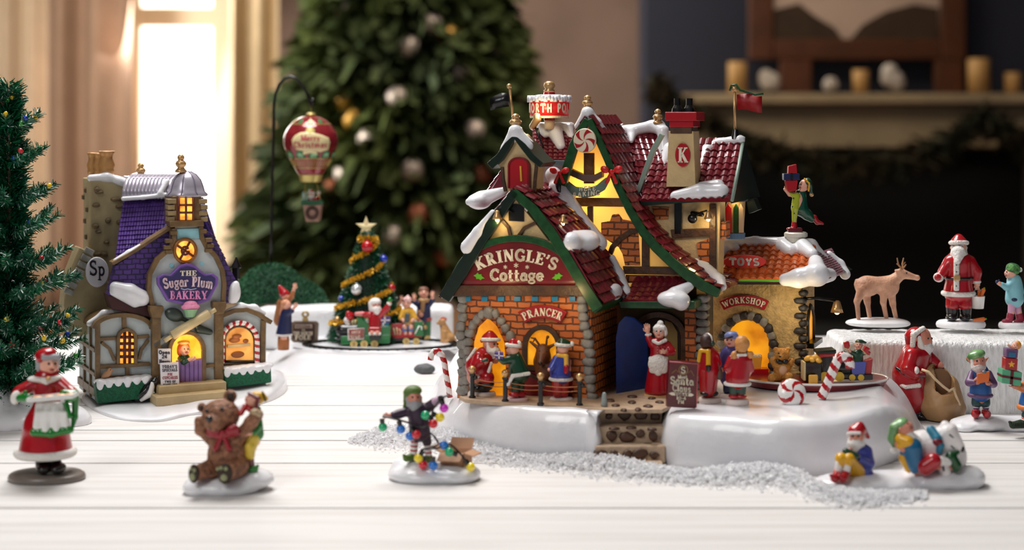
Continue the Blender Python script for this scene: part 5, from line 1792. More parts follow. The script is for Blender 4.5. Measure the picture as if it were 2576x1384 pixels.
for ti, (y, ln, n) in enumerate(tiers):
    for q in range(n):
        a = q * 6.283 / n + ti * .7 + rr.uniform(-.2, .2)
        L_ = ln * rr.uniform(.82, 1.06)
        br.append((y + 26 + rr.uniform(-8,10), a, L_,26 * rr.uniform(.6,1.5)))
sp, spw, lights = [], [], []
for (y, a, L_, up) in br:
    base = T.L(22, y)
    dr = Vector((math.cos(a), math.sin(a),0))
    prev = None
    for i in range(int(L_ * 1.5)):
        t = rr.random()
        p = base + dr * (L_ * t * k) + Vector((0,0,(-14 * t + (up + 16) * t ** 2.6) * k))
        ax = (dr + Vector((0,0,(-14 + 2.6 * (up + 16) * t ** 1.6) / L_))).normalized()
        pe = ax.orthogonal()
        w = rr.uniform(0, 6.283)
        pe = (pe.normalized() * math.cos(w) + ax.cross(pe).normalized() * math.sin(w))
        (spw if rr.random() < .06 + .06 * t else sp).append((p, pe + ax * .8, rr.uniform(16,26) * k * (1.1 - .3 * t),3.6 * k))
    t = rr.uniform(.75, 1.0)
    for t in (rr.uniform(.45,.7), rr.uniform(.85,1.0)):
        lights.append(base + dr * (L_ * t * k) + Vector((0,0,(-14 * t + (up + 16) * t ** 2.6 + rr.uniform(2,9)) * k)) + Vector((0,-4 * k,0)))
for i in range(9500):
    t = rr.random() ** .8
    y = 205 + 850 * t
    a = rr.uniform(0, 6.283)
    p = T.L(22, y) + Vector((math.cos(a), math.sin(a),0)) * rr.uniform(3, 22 + 44 * t) * k
    sp.append((p,(math.cos(a), math.sin(a), rr.uniform(-.2,.9)), rr.uniform(18,34) * k,4.2 * k))
blades_fr('needles', sp, m_tin, tt, 2)
blades_fr('frosted_needles', spw, m_tinw, tt, 3)
m_bl = {c: mat('tree light ' + c, v,.25, coat=.5) for c, v in (('red',(206,40,52)),('blue',(36,62,170)),('yellow',(222,184,40)),('green',(60,150,60)))}
rr.shuffle(lights)
fl = {}
vis = [p for p in lights if p.y < .03 * 1][:64]
for i, p in enumerate(vis):
    c = ('red', 'blue', 'yellow', 'red', 'blue', 'green', 'yellow')[i % 7]
    if c not in fl:
        b = MB()
        b.lathe((0,0,0), [(2.5 * k,-7 * k),(5.5 * k,-3 * k),(6 * k,1 * k),(4 * k,6 * k),(1 * k,8 * k)], 10)
        o = fl[c] = b.build('light_bulb', m_bl[c], tt, smooth=True)
    else:
        o = fl[c].copy()
        COL.objects.link(o)
        o.parent = tt
    o.location = p
    o.rotation_euler = (rr.uniform(-.6,.6), rr.uniform(-.6,.6), 0)
sdf('snow_base', T, m_snow, [('e',(0,1056,0),(170,140,52)),('e',(160,1062,-20),(70,60,46)),('e',(-30,1044,-10),(110,90,74)),('e',(96,1036,20),(80,70,52)),('B',(22,1092,0),(400,400,28),1)], tt, 16, 56, 1.2)

# ------------------------------------------------------------------ moss mound with the shepherd's hook
ZB = .058
HK = Fr(682, 768, 2.235)
hk = HK.thing('hanger_stand', 'tall black shepherd hook rising from a dark green mossy mound', 'ornament stand')
m_moss = mat('moss green', (22,72,46), .75, bump=(700,1.0), mott=(300,.6))
sdf('moss_mound', HK, m_moss, [('e',(684,772,0),(92,90,106)),('e',(744,778,0),(78,80,74)),('e',(640,776,0),(64,70,76)),('B',(690,850,0),(300,300,85),1)], hk, 14, 90, 2.6)
mo = bpy.data.objects['moss_mound'].data
rr = random.Random(2)
sp = []
for v_ in rr.sample(list(mo.vertices), min(6500, len(mo.vertices))):
    nn = v_.normal
    sp.append((v_.co.copy(), nn + Vector((rr.gauss(0,.5), rr.gauss(0,.5), rr.gauss(0,.5))), rr.uniform(4,9) * HK.k,3 * HK.k))
blades_fr('moss_fibres', sp, mat('moss fibre',(30,96,62),.5, mott=(260,.6), col2=(70,120,84)), hk, 9)
sdf('mound_rim', HK, mat('brown resin',(92,66,52),.6), [('e',(700,760,0),(116,96,12)),('B',(690,790,0),(300,300,24.5),1)], hk, 6, 60)
b = MB()
k = HK.k
b.lathe(HK.L(682,672), [(20 * k,-4 * k),(20 * k,5 * k)], 4)
b.build('socket_plate', m_dgreen, hk, HK)
hook = [(681,672), (682,600), (684,480), (687,360), (689,262), (693,236), (702,212), (716,197), (731,192), (744,197), (756,209), (768,228), (776,246), (781,262), (783,268), (786,266), (787,258), (787,247)]
b = MB()
b.tube([HK.L(x, y,0) for x, y in hook], 3.6 * k, 10)
b.build('hook_rod', m_blk, hk, HK, smooth=True)

# ------------------------------------------------------------------ hot-air balloon ornament
BA = Fr(783, 380, 2.235)
ba = BA.thing('balloon_ornament', 'red and gold hot-air balloon ornament hanging from the black hook', 'ornament')
k = BA.k
bc = BA.L(782, 444)                       # neck level
def bal(name, prof, m, smooth=True):
    b = MB()
    b.lathe(bc, [(r * k,(444 - y) * k) for r, y in prof], 40)
    return b.build(name, m, ba, BA, smooth=smooth)
def br_(y):                               # balloon radius at picture height y
    P = [(290,4), (294,24), (304,42), (318,55), (335,65), (352,69), (370,66), (390,58), (410,47), (430,36), (442,29)]
    for (y0, r0), (y1, r1) in zip(P[:-1], P[1:]):
        if y0 <= y <= y1:
            return r0 + (r1 - r0) * (y - y0) / (y1 - y0)
    return 29
m_bred = mat('antique red glaze', (142,36,44), .18, coat=.6, mott=(90,.3), metal=.2)
m_bgold = mat('pale gold', (206,184,110), .25, metal=.45, mott=(120,.2))
m_bcream = mat('parchment', (230,212,160), .4, mott=(80,.15))
m_bgreen = mat('emerald glaze', (36,122,70), .25, coat=.4)
bal('gold_neck', [(24,458),(26,456),(29.5,441),(31,439)], m_bgold)
ys = [440 - i * 5 for i in range(31)]
bal('envelope', [(br_(y), y) for y in ys], m_bred)
bal('gold_crown', [(13,292),(13,287),(7,284),(3,282)], m_bgold)
for y in (312, 398, 422):
    b = MB()
    b.lathe(bc, [((br_(y + 1.2) + .6) * k,(444 - y - 1.2) * k),((br_(y - 1.2) + .8) * k,(444 - y + 1.2) * k)], 40)
    b.build('gold_band', m_bgold, ba, BA, smooth=True)
def on_bal(a, y, off=1.0):
    r = br_(y) + off
    return bc + Vector((math.sin(a) * r * k,-math.cos(a) * r * k,(444 - y) * k))
def patch(name, outline, m, off=1.0, th=1.2, par=None):
    """outline: (angle, y) polygon wrapped on the envelope."""
    # fine triangulated fan over an angle/height grid strip by strip
    vs, fs = [], []
    n = len(outline)
    ca, cy = sum(p[0] for p in outline) / n, sum(p[1] for p in outline) / n
    R = 6
    for i in range(R + 1):
        for a, y in outline:
            t = i / R
            vs.append(on_bal(ca + (a - ca) * t, cy + (y - cy) * t, off))
    for i in range(R):
        for q in range(n):
            fs.append((i * n + q, i * n + (q + 1) % n,(i + 1) * n + (q + 1) % n,(i + 1) * n + q))
    o = mesh(name, vs, fs, BA, m, par or ba, True)
    s_ = o.modifiers.new('thick', 'SOLIDIFY')
    s_.thickness = .5 * k
    return o
bnr = patch('banner', [(-.62,352),(-.5,340),(-.3,333),(-.05,331),(.2,333),(.5,338),(.8,346),(.88,358),(.84,376),(.5,382),(.2,380),(-.1,380),(-.45,376),(-.6,366)], m_bcream, 1.6)
patch('banner_tail', [(-.2,380),(.1,374),(.35,380),(.4,388),(.1,384),(-.2,388)], m_bcream, 2.2)
patch('rosette', [(.1 + .2 * math.cos(q * .524),328 + 8 * math.sin(q * .524)) for q in range(12)], m_bgold, 1.2)
for a in (-1.5, -.92, -.34, .24, .82, 1.4):
    patch('green_scallop', [(a - .22,397)] + [(a - .22 * math.cos(math.pi * q / 8),397 - 19 * math.sin(math.pi * q / 8)) for q in range(9)] + [(a + .22,397)], m_bgreen, 1.2)
    patch('pale_scallop', [(a - .14,396)] + [(a - .14 * math.cos(math.pi * q / 8),396 - 12 * math.sin(math.pi * q / 8)) for q in range(9)] + [(a + .14,396)], mat('mint glaze',(140,186,140),.3), 2.0)
for a in (-1.1, -.5, .1, .7):
    patch('crown_leaf', [(a - .16,306),(a,298),(a + .16,306),(a,311)], m_bgreen if a in (-.5,.7) else m_bcream, 1.4)
b = MB()
for q in range(26):
    a = -1.7 + q * .135
    b.tube([on_bal(a,418,.6), on_bal(a + .1,402,.6)], .7 * k, 5)
b.build('gold_stripe', m_bgold, ba, BA)
def bt(size, y0): return lambda u, v: on_bal(.1 + u * size / 66, y0 - v * size, 2.4)
lettering_on('lettering', BA, 'Merry', bt(17 * fit('Merry',46,17,.05) ,353), m_inkr, bnr, 1, .05, 1.25)
lettering_on('lettering', BA, 'Christmas', bt(18 * fit('Christmas',84,18,.05),371), m_inkr, bnr, 1, .05, 1.2)
tubes('suspension_cord', BA, [[(768,458,-8),(764,512,-20)],[(796,458,-8),(808,512,-20)],[(768,458,8),(766,508,24)],[(796,458,8),(806,508,24)]], 1.0, m_bgold, ba, 5)
tubes('hanging_wire', BA, [[(783,284,0),(782,274,0),(784,266,0)]], 1.0, m_bgold, ba, 5)
b = MB()
pts = [BA.L(761,512,-26), BA.L(808,512,-26), BA.L(802,558,-22), BA.L(769,558,-22)]
q = [p + Vector((0,50 * k,0)) for p in pts[:2]] + [p + Vector((0,42 * k,0)) for p in pts[2:]]
b.add(pts + q, [(3,2,1,0),(4,5,6,7),(0,1,5,4),(1,2,6,5),(2,3,7,6),(3,0,4,7)])
b.build('basket', mat('dusty rose basket',(172,132,116),.5, mott=(160,.25)), ba, BA, bevel=2 * k)
b = MB()
b.tube([BA.L(785 + 13 * math.cos(q * .39),536 + 13 * math.sin(q * .39),-26) for q in range(16)], 4.5 * k, 8, True)
b.build('wreath', mat('berry wreath',(92,20,26),.5, bump=(900,1), mott=(700,.7), col2=(20,50,24)), ba, BA, smooth=True)
sdf('basket_greens', BA, mat('pine swag',(26,84,52),.6, bump=(900,1)), [('c',(762,510,-26),(808,510,-26),6,6),('c',(762,510,-26),(762,510,20),5,5),('c',(808,510,-26),(808,510,20),5,5)], ba, 3, 40, 1)

# ------------------------------------------------------------------ train scene: snow block, mound, tree
bk = MB()
def wpt(px, py, Y): return Vector(((px - CX) / F * Y, Y, TZ + H - (py - HR) / F * Y))
sw = Fr(920, 800, 2.185)
o = sdf('snow_block', sw, m_ice, [('b',(640,821,45),(170,60,52),10),('b',(900,821,14),(240,56,53),14),('e',(1080,780,12),(60,24,18))], None, 10, 80, 1.4)
tag(o, 'long white foam snow block carrying the mossy mound behind the toy train', 'snow block')
def htrain(x, y):
    return .019
o = mound('snow_slope', [tpt(*p) for p in ((672,905),(700,934),(800,946),(920,948),(1040,944),(1130,930),(1160,905),(1150,870),(1080,862),(900,858),(760,862),(690,880))], TZ, htrain, m_snow, None, .045, .0012, 9, .0,
          [(0,0),(.004,.1),(.010,.25),(.018,.5),(.026,.75),(.034,.92),(.042,1.0)])
tag(o, 'low smooth snow mound carrying the toy train and the decorated tree', 'snow mound')
TRZ = .0195
def on_tr(px, row, yaw=0): return on_table(px, row, yaw, TRZ)
m_grock = mat('charcoal rock', (92,92,94), .6, bump=(300,.6), mott=(120,.3))
for x, y, w, h_, lab in ((811,903,19,8, 'dark grey rock in the snow below the curved toy track'), (831,901,9,6, 'small grey rock touching the dark one below the toy track'), (1068,922,27,14, 'dark rock behind the left candy cane of the cottage'),
                         (1140,868,14,8, 'small rock beside the sitting dog')):
    f = on_table(x, y + h_, 0, .002 if y > 900 else .014)
    o = sdf('rock', f, m_grock, [('e',(x, y + h_ * .5,0),(w, w * .6, h_))], None, 3, 24, 1.2)
    tag(o, lab, 'rock')
# curved track
f = on_tr(950, 886)
xc, yc = tpt(960, 868, TRZ)
rx_, ry_ = .098, .052
tk = bpy.data.objects.new('toy_track', None)
COL.objects.link(tk)
tk.location = (xc, yc, TZ + TRZ)
tag(tk, 'oval toy railway track around the decorated tree', 'track')
b = MB()
ring = lambda s_: [Vector((rx_ * s_ * math.cos(q * .1571), ry_ * s_ * math.sin(q * .1571),.0015)) for q in range(40)]
b.tube(ring(1.0), .0011, 6, True)
b.tube(ring(.9), .0011, 6, True)
b.build('rail', m_blk, tk)
b = MB()
for q in range(52):
    a = q * 6.283 / 52
    p = Vector((rx_ * .95 * math.cos(a), ry_ * .95 * math.sin(a),.0004))
    b.box(p, (.0015,.0052,.0006), math.degrees(a) - 90, 1, 'Z')
b.build('sleeper', m_blk, tk)
b = MB()
b.lathe((0,0,0), [(rx_ * 1.13,-.0003),(rx_ * 1.12,.0003)], 48, ry_ / rx_)
b.build('track_bed', m_snow, tk, smooth=False)
# tree with tinsel garland
DT = on_tr(925, 858)
dt = DT.thing('decorated_tree', 'small dark green cone tree with gold tinsel garland and a gold star', 'artificial tree')
k = DT.k
m_needle = mat('deep green needles', (18,104,62), .35, mott=(160,.6), col2=(6,46,28))
def dr_(y): return 8 + (y - 575) * .345
b = MB()
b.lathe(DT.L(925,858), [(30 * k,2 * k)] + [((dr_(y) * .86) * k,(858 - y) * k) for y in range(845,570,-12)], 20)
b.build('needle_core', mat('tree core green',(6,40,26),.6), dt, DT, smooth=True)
sp, spw = [], []
rr = random.Random(4)
for i in range(9000):
    y = 578 + 275 * rr.random() ** .6
    a = rr.uniform(0, 6.283)
    R = dr_(y) * rr.uniform(.82, .96)
    p = DT.L(925, y) + Vector((math.cos(a) * R * k, math.sin(a) * R * k,0))
    (spw if rr.random() < .025 else sp).append((p,(math.cos(a), math.sin(a), rr.uniform(-.5,.3)), rr.uniform(7,13) * k,1.8 * k))
blades_fr('needles', sp, m_needle, dt, 5)
blades_fr('frosted_needles', spw, m_tinw, dt, 6)
m_tins = mat('gold tinsel', (238,184,50), .3, metal=.3)
gl = []
rr = random.Random(6)
for seg, (ya, yb, a0, a1) in enumerate([(600,605,0,1),(605,660,-1.6,1.55),(650,724,-1.75,1.6),(718,780,-1.8,1.6),(775,815,-1.8,1.6)]):
    for i in range(900):
        t = rr.random()
        if seg == 0:
            a, y = rr.uniform(0, 6.28), 601 + rr.uniform(-3, 3)
        else:
            # sweeps from the lower left up to the upper right across the front, and round the back
            full = rr.random() < .72
            a = -1.75 + 3.4 * t if full else 1.65 + 2.9 * t
            y = yb + (ya - yb) * t if full else ya + (yb - 60 - ya) * 0 + (ya - (yb - ya) * 0) * 0 + ya * 0 + (ya - ya) + ya - 0 + (-6 * t)
            if not full:
                y = ya - 4 * t
        R = dr_(y) * 1.0 + 2
        w = rr.uniform(0, 6.283)
        p = DT.L(925, y) + Vector((math.sin(a) * R * k,-math.cos(a) * R * k,0))
        dv = Vector((math.sin(a) * math.cos(w),-math.cos(a) * math.cos(w), math.sin(w)))
        gl.append((p, dv + Vector((rr.uniform(-.4,.4), rr.uniform(-.4,.4),0)), rr.uniform(6,10) * k,3.2 * k))
blades_fr('tinsel_garland', gl, m_tins, dt, 7)
def star_pts(cx, cy, R, r, n=5): return [(cx + (R if i % 2 == 0 else r) * math.sin(math.pi * i / n), cy - (R if i % 2 == 0 else r) * math.cos(math.pi * i / n)) for i in range(2 * n)]
b = MB()
sp_ = star_pts(921, 571, 28, 11.5)
c1, c2 = DT.L(921, 571, -4), DT.L(921, 571, 4)
P_ = [DT.L(x, y,0) for x, y in sp_]
for i in range(10):
    b.add([P_[i], P_[(i + 1) % 10], c1], [(0,1,2)])
    b.add([P_[(i + 1) % 10], P_[i], c2], [(0,1,2)])
b.lathe(DT.L(923,602), [(11 * k,0),(5 * k,24 * k)], 10)
b.build('star', mat('champagne gold',(240,222,170),.35, metal=.15), dt, DT)
for x, y, r_, m, lab in ((924,621,15, m_red, 'large red bauble just below the star of the decorated tree'), (965,652,10, mat('royal blue gloss',(30,58,176),.15, coat=.6), 'bright blue bauble high on the decorated tree'), (897,729,14, mat('silver gloss',(222,226,226),.15, metal=.6), 'silver bauble in the middle of the decorated tree'),
                         (985,725,10, m_red, 'red bauble low on the decorated tree towards the cottage'), (859,752,8, mat('royal blue gloss',(30,58,176),.15), 'small blue bauble low on the decorated tree towards the bakery'), (849,805,9, m_gold, 'gold bauble at the foot of the decorated tree')):
    R = dr_(y)
    dx = max(-.97 * R, min(.97 * R, x - 925))
    dd = -math.sqrt(max(0, R * R - dx * dx)) - r_ * .3
    b = MB()
    b.ball((0,0,0), r_ * k, 18, 12)
    b.lathe((0,0,0), [(r_ * .25 * k, r_ * .9 * k),(r_ * .25 * k, r_ * 1.2 * k)], 8)
    o = b.build('bauble', m, smooth=True)
    o.location = DT.o + DT.L(x, y, dd)
    tag(o, lab, 'bauble')
# ------------------------------------------------------------------ people figurines
m_skin = mat('painted skin', (232,172,148), .4, sss=.15)
m_skind = mat('ruddy skin', (214,140,118), .4, sss=.1)
m_brownskin = mat('brown skin', (120,76,56), .4)
m_eye = mat('painted eye', (32,26,28), .25)
m_lip = mat('rose lip', (176,62,66), .4)
m_beard = mat('white beard', (234,230,226), .5, bump=(420,.7))
m_fur = mat('white fur trim', (240,236,230), .7, bump=(600,1.0))
m_grey = mat('silver hair', (160,160,164), .5, bump=(420,.7))
m_suit = mat('crimson suit', (176,16,30), .25, coat=.4, mott=(90,.15))
m_boot = mat('black boot', (18,17,18), .25, coat=.3)
m_mitt = mat('green mitten', (14,118,34), .25, coat=.4)
m_dmitt = mat('dark green cloth', (16,62,40), .3, coat=.3)
m_plin = mat('blush snow plinth', (230,214,206), .5, bump=(200,.3))
m_navy = mat('navy cloth', (32,40,84), .35, mott=(120,.2))

def V3(a): return np.array((a[0], a[1], a[2] if len(a) > 2 else 0.0), float)
class Fig:
    def __init__(s, fr, label, head, r, yaw=0.0, pitch=0.0, name='person_figurine', cat='person', skin=None, group=None, roll=0.0):
        s.fr, s.c, s.r, s.yaw, s.pitch, s.roll = fr, V3(head), r, math.radians(yaw), math.radians(pitch), math.radians(roll)
        s.skin = skin or m_skin
        s.root = fr.thing(name, label, cat, group)
    def hp(s, u, v, w):
        """Head-local point: u to the figure's... picture right when facing us, v up, w towards the face; in head half-heights."""
        u, v = u * math.cos(s.roll) + v * math.sin(s.roll), v * math.cos(s.roll) - u * math.sin(s.roll)
        v, w = v * math.cos(s.pitch) + w * math.sin(s.pitch), w * math.cos(s.pitch) - v * math.sin(s.pitch)
        x = u * math.cos(s.yaw) + w * math.sin(s.yaw)
        d = u * math.sin(s.yaw) - w * math.cos(s.yaw)
        return tuple(s.c + np.array((x,-v, d)) * s.r)
    def body(s, torso, arms=(), legs=(), ra=5, rl=6, hands=(), face=True, n=64, head=(.8,.86,1.0)):
        r = s.r
        P = [('e', tuple(s.c),(r * head[0], r * head[1], r * head[2])), ('e', s.hp(0,-.1,.9),(r * .17, r * .17, r * .17)), ('c', s.hp(0,.3,.72), s.hp(0,-.1,.88), r * .1, r * .13),
             ('e', s.hp(.82,-.02,0),(r * .16, r * .16, r * .22)), ('e', s.hp(-.82,-.02,0),(r * .16, r * .16, r * .22)), ('e', s.hp(0,-.62,.5),(r * .3, r * .3, r * .26)),
             ('e', s.hp(.4,-.25,.62),(r * .24, r * .2, r * .22)), ('e', s.hp(-.4,-.25,.62),(r * .24, r * .2, r * .22))]
        t0 = torso[0]
        P.append(('c', tuple(s.c), tuple(V3(t0[:3])), r * .45, r * .45))
        P += [('c', tuple(V3(torso[i][:3])), tuple(V3(torso[i + 1][:3])), torso[i][3], torso[i + 1][3]) for i in range(len(torso) - 1)]
        for a in arms:
            P += [('c', tuple(V3(a[i])), tuple(V3(a[i + 1])), ra * (1 - .12 * i), ra * (.88 - .12 * i)) for i in range(len(a) - 1)]
        for a in legs:
            P += [('c', tuple(V3(a[i])), tuple(V3(a[i + 1])), rl * (1 - .12 * i), rl * (.88 - .12 * i)) for i in range(len(a) - 1)]
        lists = [(P, r * .16, n)]
        for h in hands:
            lists.append((hand_prims(*h),.8,30))
        o = sdf_join('body', s.fr, s.skin, lists, s.root)
        if face:
            b = MB()
            k = s.fr.k
            for u in (-.3, .3):
                b = MB()
                b.ball(s.fr.P(s.hp(u,.12,.8)), r * .105 * k, 10, 6)
                b.build('eye', m_eye, s.root, smooth=True)
            b = MB()
            b.tube([s.fr.P(s.hp(-.2,-.4,.8)), s.fr.P(s.hp(0,-.46,.86)), s.fr.P(s.hp(.2,-.4,.8))], [r * .05 * k, r * .08 * k, r * .05 * k], 7)
            b.build('mouth', m_lip, s.root, smooth=True)
        return o
    def put(s, name, m, prims, k=3, n=34, rough=0.0):
        return sdf(name, s.fr, m, prims, s.root, k, n, rough)
    def ring(s, name, m, centre, rx, rd, th, tilt=0, n=22):
        """Fur band: horizontal oval ring (px) tilted about the view axis."""
        b = MB()
        k = s.fr.k
        c = s.fr.P(centre)
        R = Matrix.Rotation(math.radians(tilt), 3, 'Y')
        b.tube([c + R @ Vector((rx * math.cos(q * 6.283 / n), rd * math.sin(q * 6.283 / n),0)) * k for q in range(n)], th * k, 9, True)
        return b.build(name, m, s.root, smooth=True)
    def hat(s, m, tip, trim=m_fur, pom=m_fur, lean=(0,.5,0), size=1.0, band=.22, pomr=.26):
        """Stocking cap: dome over the skull, tail bending to tip (px,py,d), fur band, pompom."""
        r = s.r * size
        a = s.hp(lean[0] * .3, .5, -.12)
        bpt = s.hp(lean[0], 1.0, -.15)
        P = [('e', s.hp(0,.62,-.12),(r * .9, r * .92, r * .6)), ('c', bpt, tip, r * .5, r * .2)]
        s.put('cap', m, P, r * .3, 34)
        if trim:
            cc = []
            for q in range(17):
                w = q * 6.283 / 16
                cc.append(s.fr.P(s.hp(.9 * math.cos(w) * size,   .52 + .1 * math.sin(w),.93 * math.sin(w) * size)))
            b = MB()
            b.tube(cc[:-1], r * band * s.fr.k, 9, True)
            b.build('fur_band', trim, s.root, smooth=True)
        if pom:
            s.put('pompom', pom, [('e', tip,(r * pomr, r * pomr, r * pomr))], 1, 14)
    def beard(s, m=m_beard, length=1.3, width=.75, moustache=True):
        P = [('e', s.hp(0,-.76,.42),(s.r * width, s.r * .5, s.r * .4)), ('c', s.hp(0,-.7,.55), s.hp(0,-.6 - length * .75,.62), s.r * width * .8, s.r * .2),
             ('c', s.hp(.68,.1,.2), s.hp(.55,-.6,.4), s.r * .2, s.r * .3), ('c', s.hp(-.68,.1,.2), s.hp(-.55,-.6,.4), s.r * .2, s.r * .3)]
        s.put('beard', m, P, s.r * .25, 34, s.r * .012)
        if moustache:
            s.put('moustache', m, [('c', s.hp(-.08,-.36,.95), s.hp(-.5,-.5,.78), s.r * .12, s.r * .08),('c', s.hp(.08,-.36,.95), s.hp(.5,-.5,.78), s.r * .12, s.r * .08)], s.r * .1, 22)
    def brows(s, m=m_beard):
        s.put('eyebrows', m, [('c', s.hp(-.46,.3,.72), s.hp(-.16,.32,.84), s.r * .07, s.r * .08),('c', s.hp(.46,.3,.72), s.hp(.16,.32,.84), s.r * .07, s.r * .08)], s.r * .03, 22)
    def plinth(s, m, centre, rx, rd, th, name='plinth'):
        k = s.fr.k
        b = MB()
        b.lathe(s.fr.P(centre), [(rx * .96 * k,-th * k),(rx * k,-th * .6 * k),(rx * .97 * k,-th * .2 * k),(rx * .9 * k,0)], 32, rd / rx)
        return b.build(name, m, s.root, smooth=True)

def hand_prims(wrist, dirv, nrm, size, side=1, curl=.5):
    """Palm, four fingers of unequal length and a thumb leaving the side of the palm."""
    w, d, n = V3(wrist), V3(dirv), V3(nrm)
    d /= np.linalg.norm(d)
    n = n - d * (n @ d)
    n /= np.linalg.norm(n)
    l = np.cross(d, n)
    s = size
    P = [('c', tuple(w), tuple(w + d * .42 * s),.17 * s,.2 * s), ('c', tuple(w + d * .3 * s + l * .14 * s), tuple(w + d * .46 * s + l * .16 * s),.12 * s,.1 * s),
         ('c', tuple(w + d * .3 * s - l * .14 * s), tuple(w + d * .46 * s - l * .16 * s),.12 * s,.1 * s)]
    for i, ln in enumerate((.40,.46,.43,.33)):
        b = w + d * .5 * s + l * (i - 1.5) * .145 * s * -side
        m = b + (d + l * (i - 1.5) * -side * .12) * ln * .55 * s
        t = m + (d * (1 - curl) + n * curl) * ln * .55 * s
        P += [('c', tuple(b), tuple(m),.075 * s,.066 * s), ('c', tuple(m), tuple(t),.066 * s,.052 * s)]
    b = w + d * .16 * s + l * .17 * s * side
    m = b + (d * .6 + l * .75 * side) * .26 * s
    P += [('c', tuple(b), tuple(m),.085 * s,.075 * s), ('c', tuple(m), tuple(m + (d * .9 + l * .15 * side + n * .2) * .22 * s),.075 * s,.055 * s)]
    return P
def mitten(w, dirv, size, side=1):
    w, d = V3(w), V3(dirv)
    d /= np.linalg.norm(d)
    l = np.array((-d[1], d[0],0.0)) * side
    return [('c', tuple(w), tuple(w + d * size * .62), size * .26, size * .3), ('c', tuple(w + d * size * .1), tuple(w + d * size * .42 + l * size * .42), size * .14, size * .13)]
def mulp(c, *pts): return [c + p for p in pts]

# ---- woman serving cookies on a tray (front)
f = on_table(118, 1206)
p = Fig(f, 'woman figurine in a red dress and white apron holding a tray of cookies', (122,916), 30, 22, -6)
p.plinth(mat('taupe plinth',(128,118,110),.3, mott=(60,.2)), (118,1188,0), 97, 78, 20)
p.body([(118,944,0,16),(116,990,0,26),(118,1040,0,30)], [[(92,960,-2),(52,985,-20),(66,1004,-42)],[(152,962,0),(180,990,-14),(178,1002,-40)]],
       [[(108,1050,0),(107,1120,0),(106,1178,0)],[(138,1050,0),(140,1120,0),(140,1172,0)]], 11, 14)
p.put('hair', m_grey, [('e', p.hp(0,.25,-.3),(29,28,27)),('e', p.hp(-.75,-.1,-.1),(9,14,20)),('e', p.hp(.8,.0,-.1),(8,13,15)),('c', p.hp(-.6,.62,.45), p.hp(.6,.6,.45),9,9)], 4, 36, .5)
p.put('red_cap', m_suit, [('e', p.hp(-.25,.78,-.15),(27,26,17),-14),('e', p.hp(-.7,.5,.1),(13,16,11),-30)], 5, 32, .4)
p.put('dress_bodice', m_suit, [('c',(118,952,0),(118,1010,0),30,33),('c',(92,962,-2),(50,986,-20),17,15),('c',(50,986,-20),(40,996,-30),15,13),('c',(150,964,0),(180,990,-14),17,15),('c',(180,990,-14),(182,1000,-30),14,12)], 8, 48)
p.put('collar', m_fur, [('e',(113,951,-2),(44,36,9),-3),('c',(76,952,-12),(116,963,-34),4,5),('c',(116,963,-34),(150,951,-12),5,4)], 4, 36)
b = MB()
b.ball(f.P((121,952,-40)), (7 * f.k,4 * f.k,5 * f.k))
b.build('brooch', m_gold, p.root, smooth=True)
p.put('skirt', m_suit, [('c',(118,1015,0),(116,1075,0),34,56),('c',(116,1075,0),(115,1130,0),56,66),('B',(115,1200,0),(120,120,62),1)], 8, 48)
p.ring('fur_hem', m_fur, (114,1138,0), 68, 64, 11)
p.put('apron', mat('white apron',(232,230,226),.35, bump=(60,.3)), [('b',(128,1022,-40),(36,10,10),5),('c',(100,1024,-42),(92,1072,-60),9,9),('c',(118,1024,-48),(116,1080,-64),10,10),('c',(138,1024,-48),(142,1080,-62),10,10),('c',(152,1024,-40),(168,1074,-52),9,9),('b',(130,1060,-54),(40,8,26),6)], 8, 48)
p.put('green_ruffle', m_mitt, [('e',(x,1086 - 4 * abs(x - 125) / 45 * (1 if x > 125 else 0),-64 + abs(x - 128) * .16),(8,9,10)) for x in range(84,182,11)] + [('c',(84,1090,-58),(128,1092,-66),8,9),('c',(128,1092,-66),(178,1082,-54),9,8)], 4, 48)
for h in (((106,1120,0),(105,1168,-4)), ((138,1120,0),(138,1164,-4))):
    p.put('boot', m_boot, [('c', h[0], h[1],17,16),('e',(h[1][0] + 8,1178,-24),(20,30,13))], 6, 30)
p.put('fur_cuff', m_fur, [('e',(40,1000,-34),(13,13,18),18)], 3, 20)
p.put('mitten', m_mitt, mitten((50,1002,-42),(1,-.05,-.2),36,-1), 4, 28)
p.put('mitten', m_mitt, [('e',(176,998,-42),(17,16,14)),('c',(160,990,-44),(188,990,-34),10,10)], 5, 28)
p.put('sash', m_mitt, [('c',(190,1002,-30),(188,1050,-30),9,8),('c',(188,1050,-30),(182,1078,-40),8,4),('c',(166,1016,-50),(176,1048,-54),7,6)], 4, 36)
TRY = f
tr_ = f.thing('serving_tray', 'white tray held out by the woman in the red dress', 'tray')
b = MB()
c = f.P((132,1003,-70))
R = Matrix.Rotation(math.radians(-5), 3, 'Y')
for (cx_, cy_, cz_, hx, hy, hz) in ((0,0,0,56,22,2), (-56,0,4,2.5,24,5), (56,0,4,2.5,24,5), (0,-23,4,56,2,5), (0,23,4,56,2,5)):
    bb_ = MB()
    b.box(c + R @ Vector((cx_ * f.k, cy_ * f.k, cz_ * f.k)), (hx * f.k, hy * f.k, hz * f.k), -5)
b.build('tray', mat('white enamel',(226,226,222),.25), tr_, bevel=1.5 * f.k)
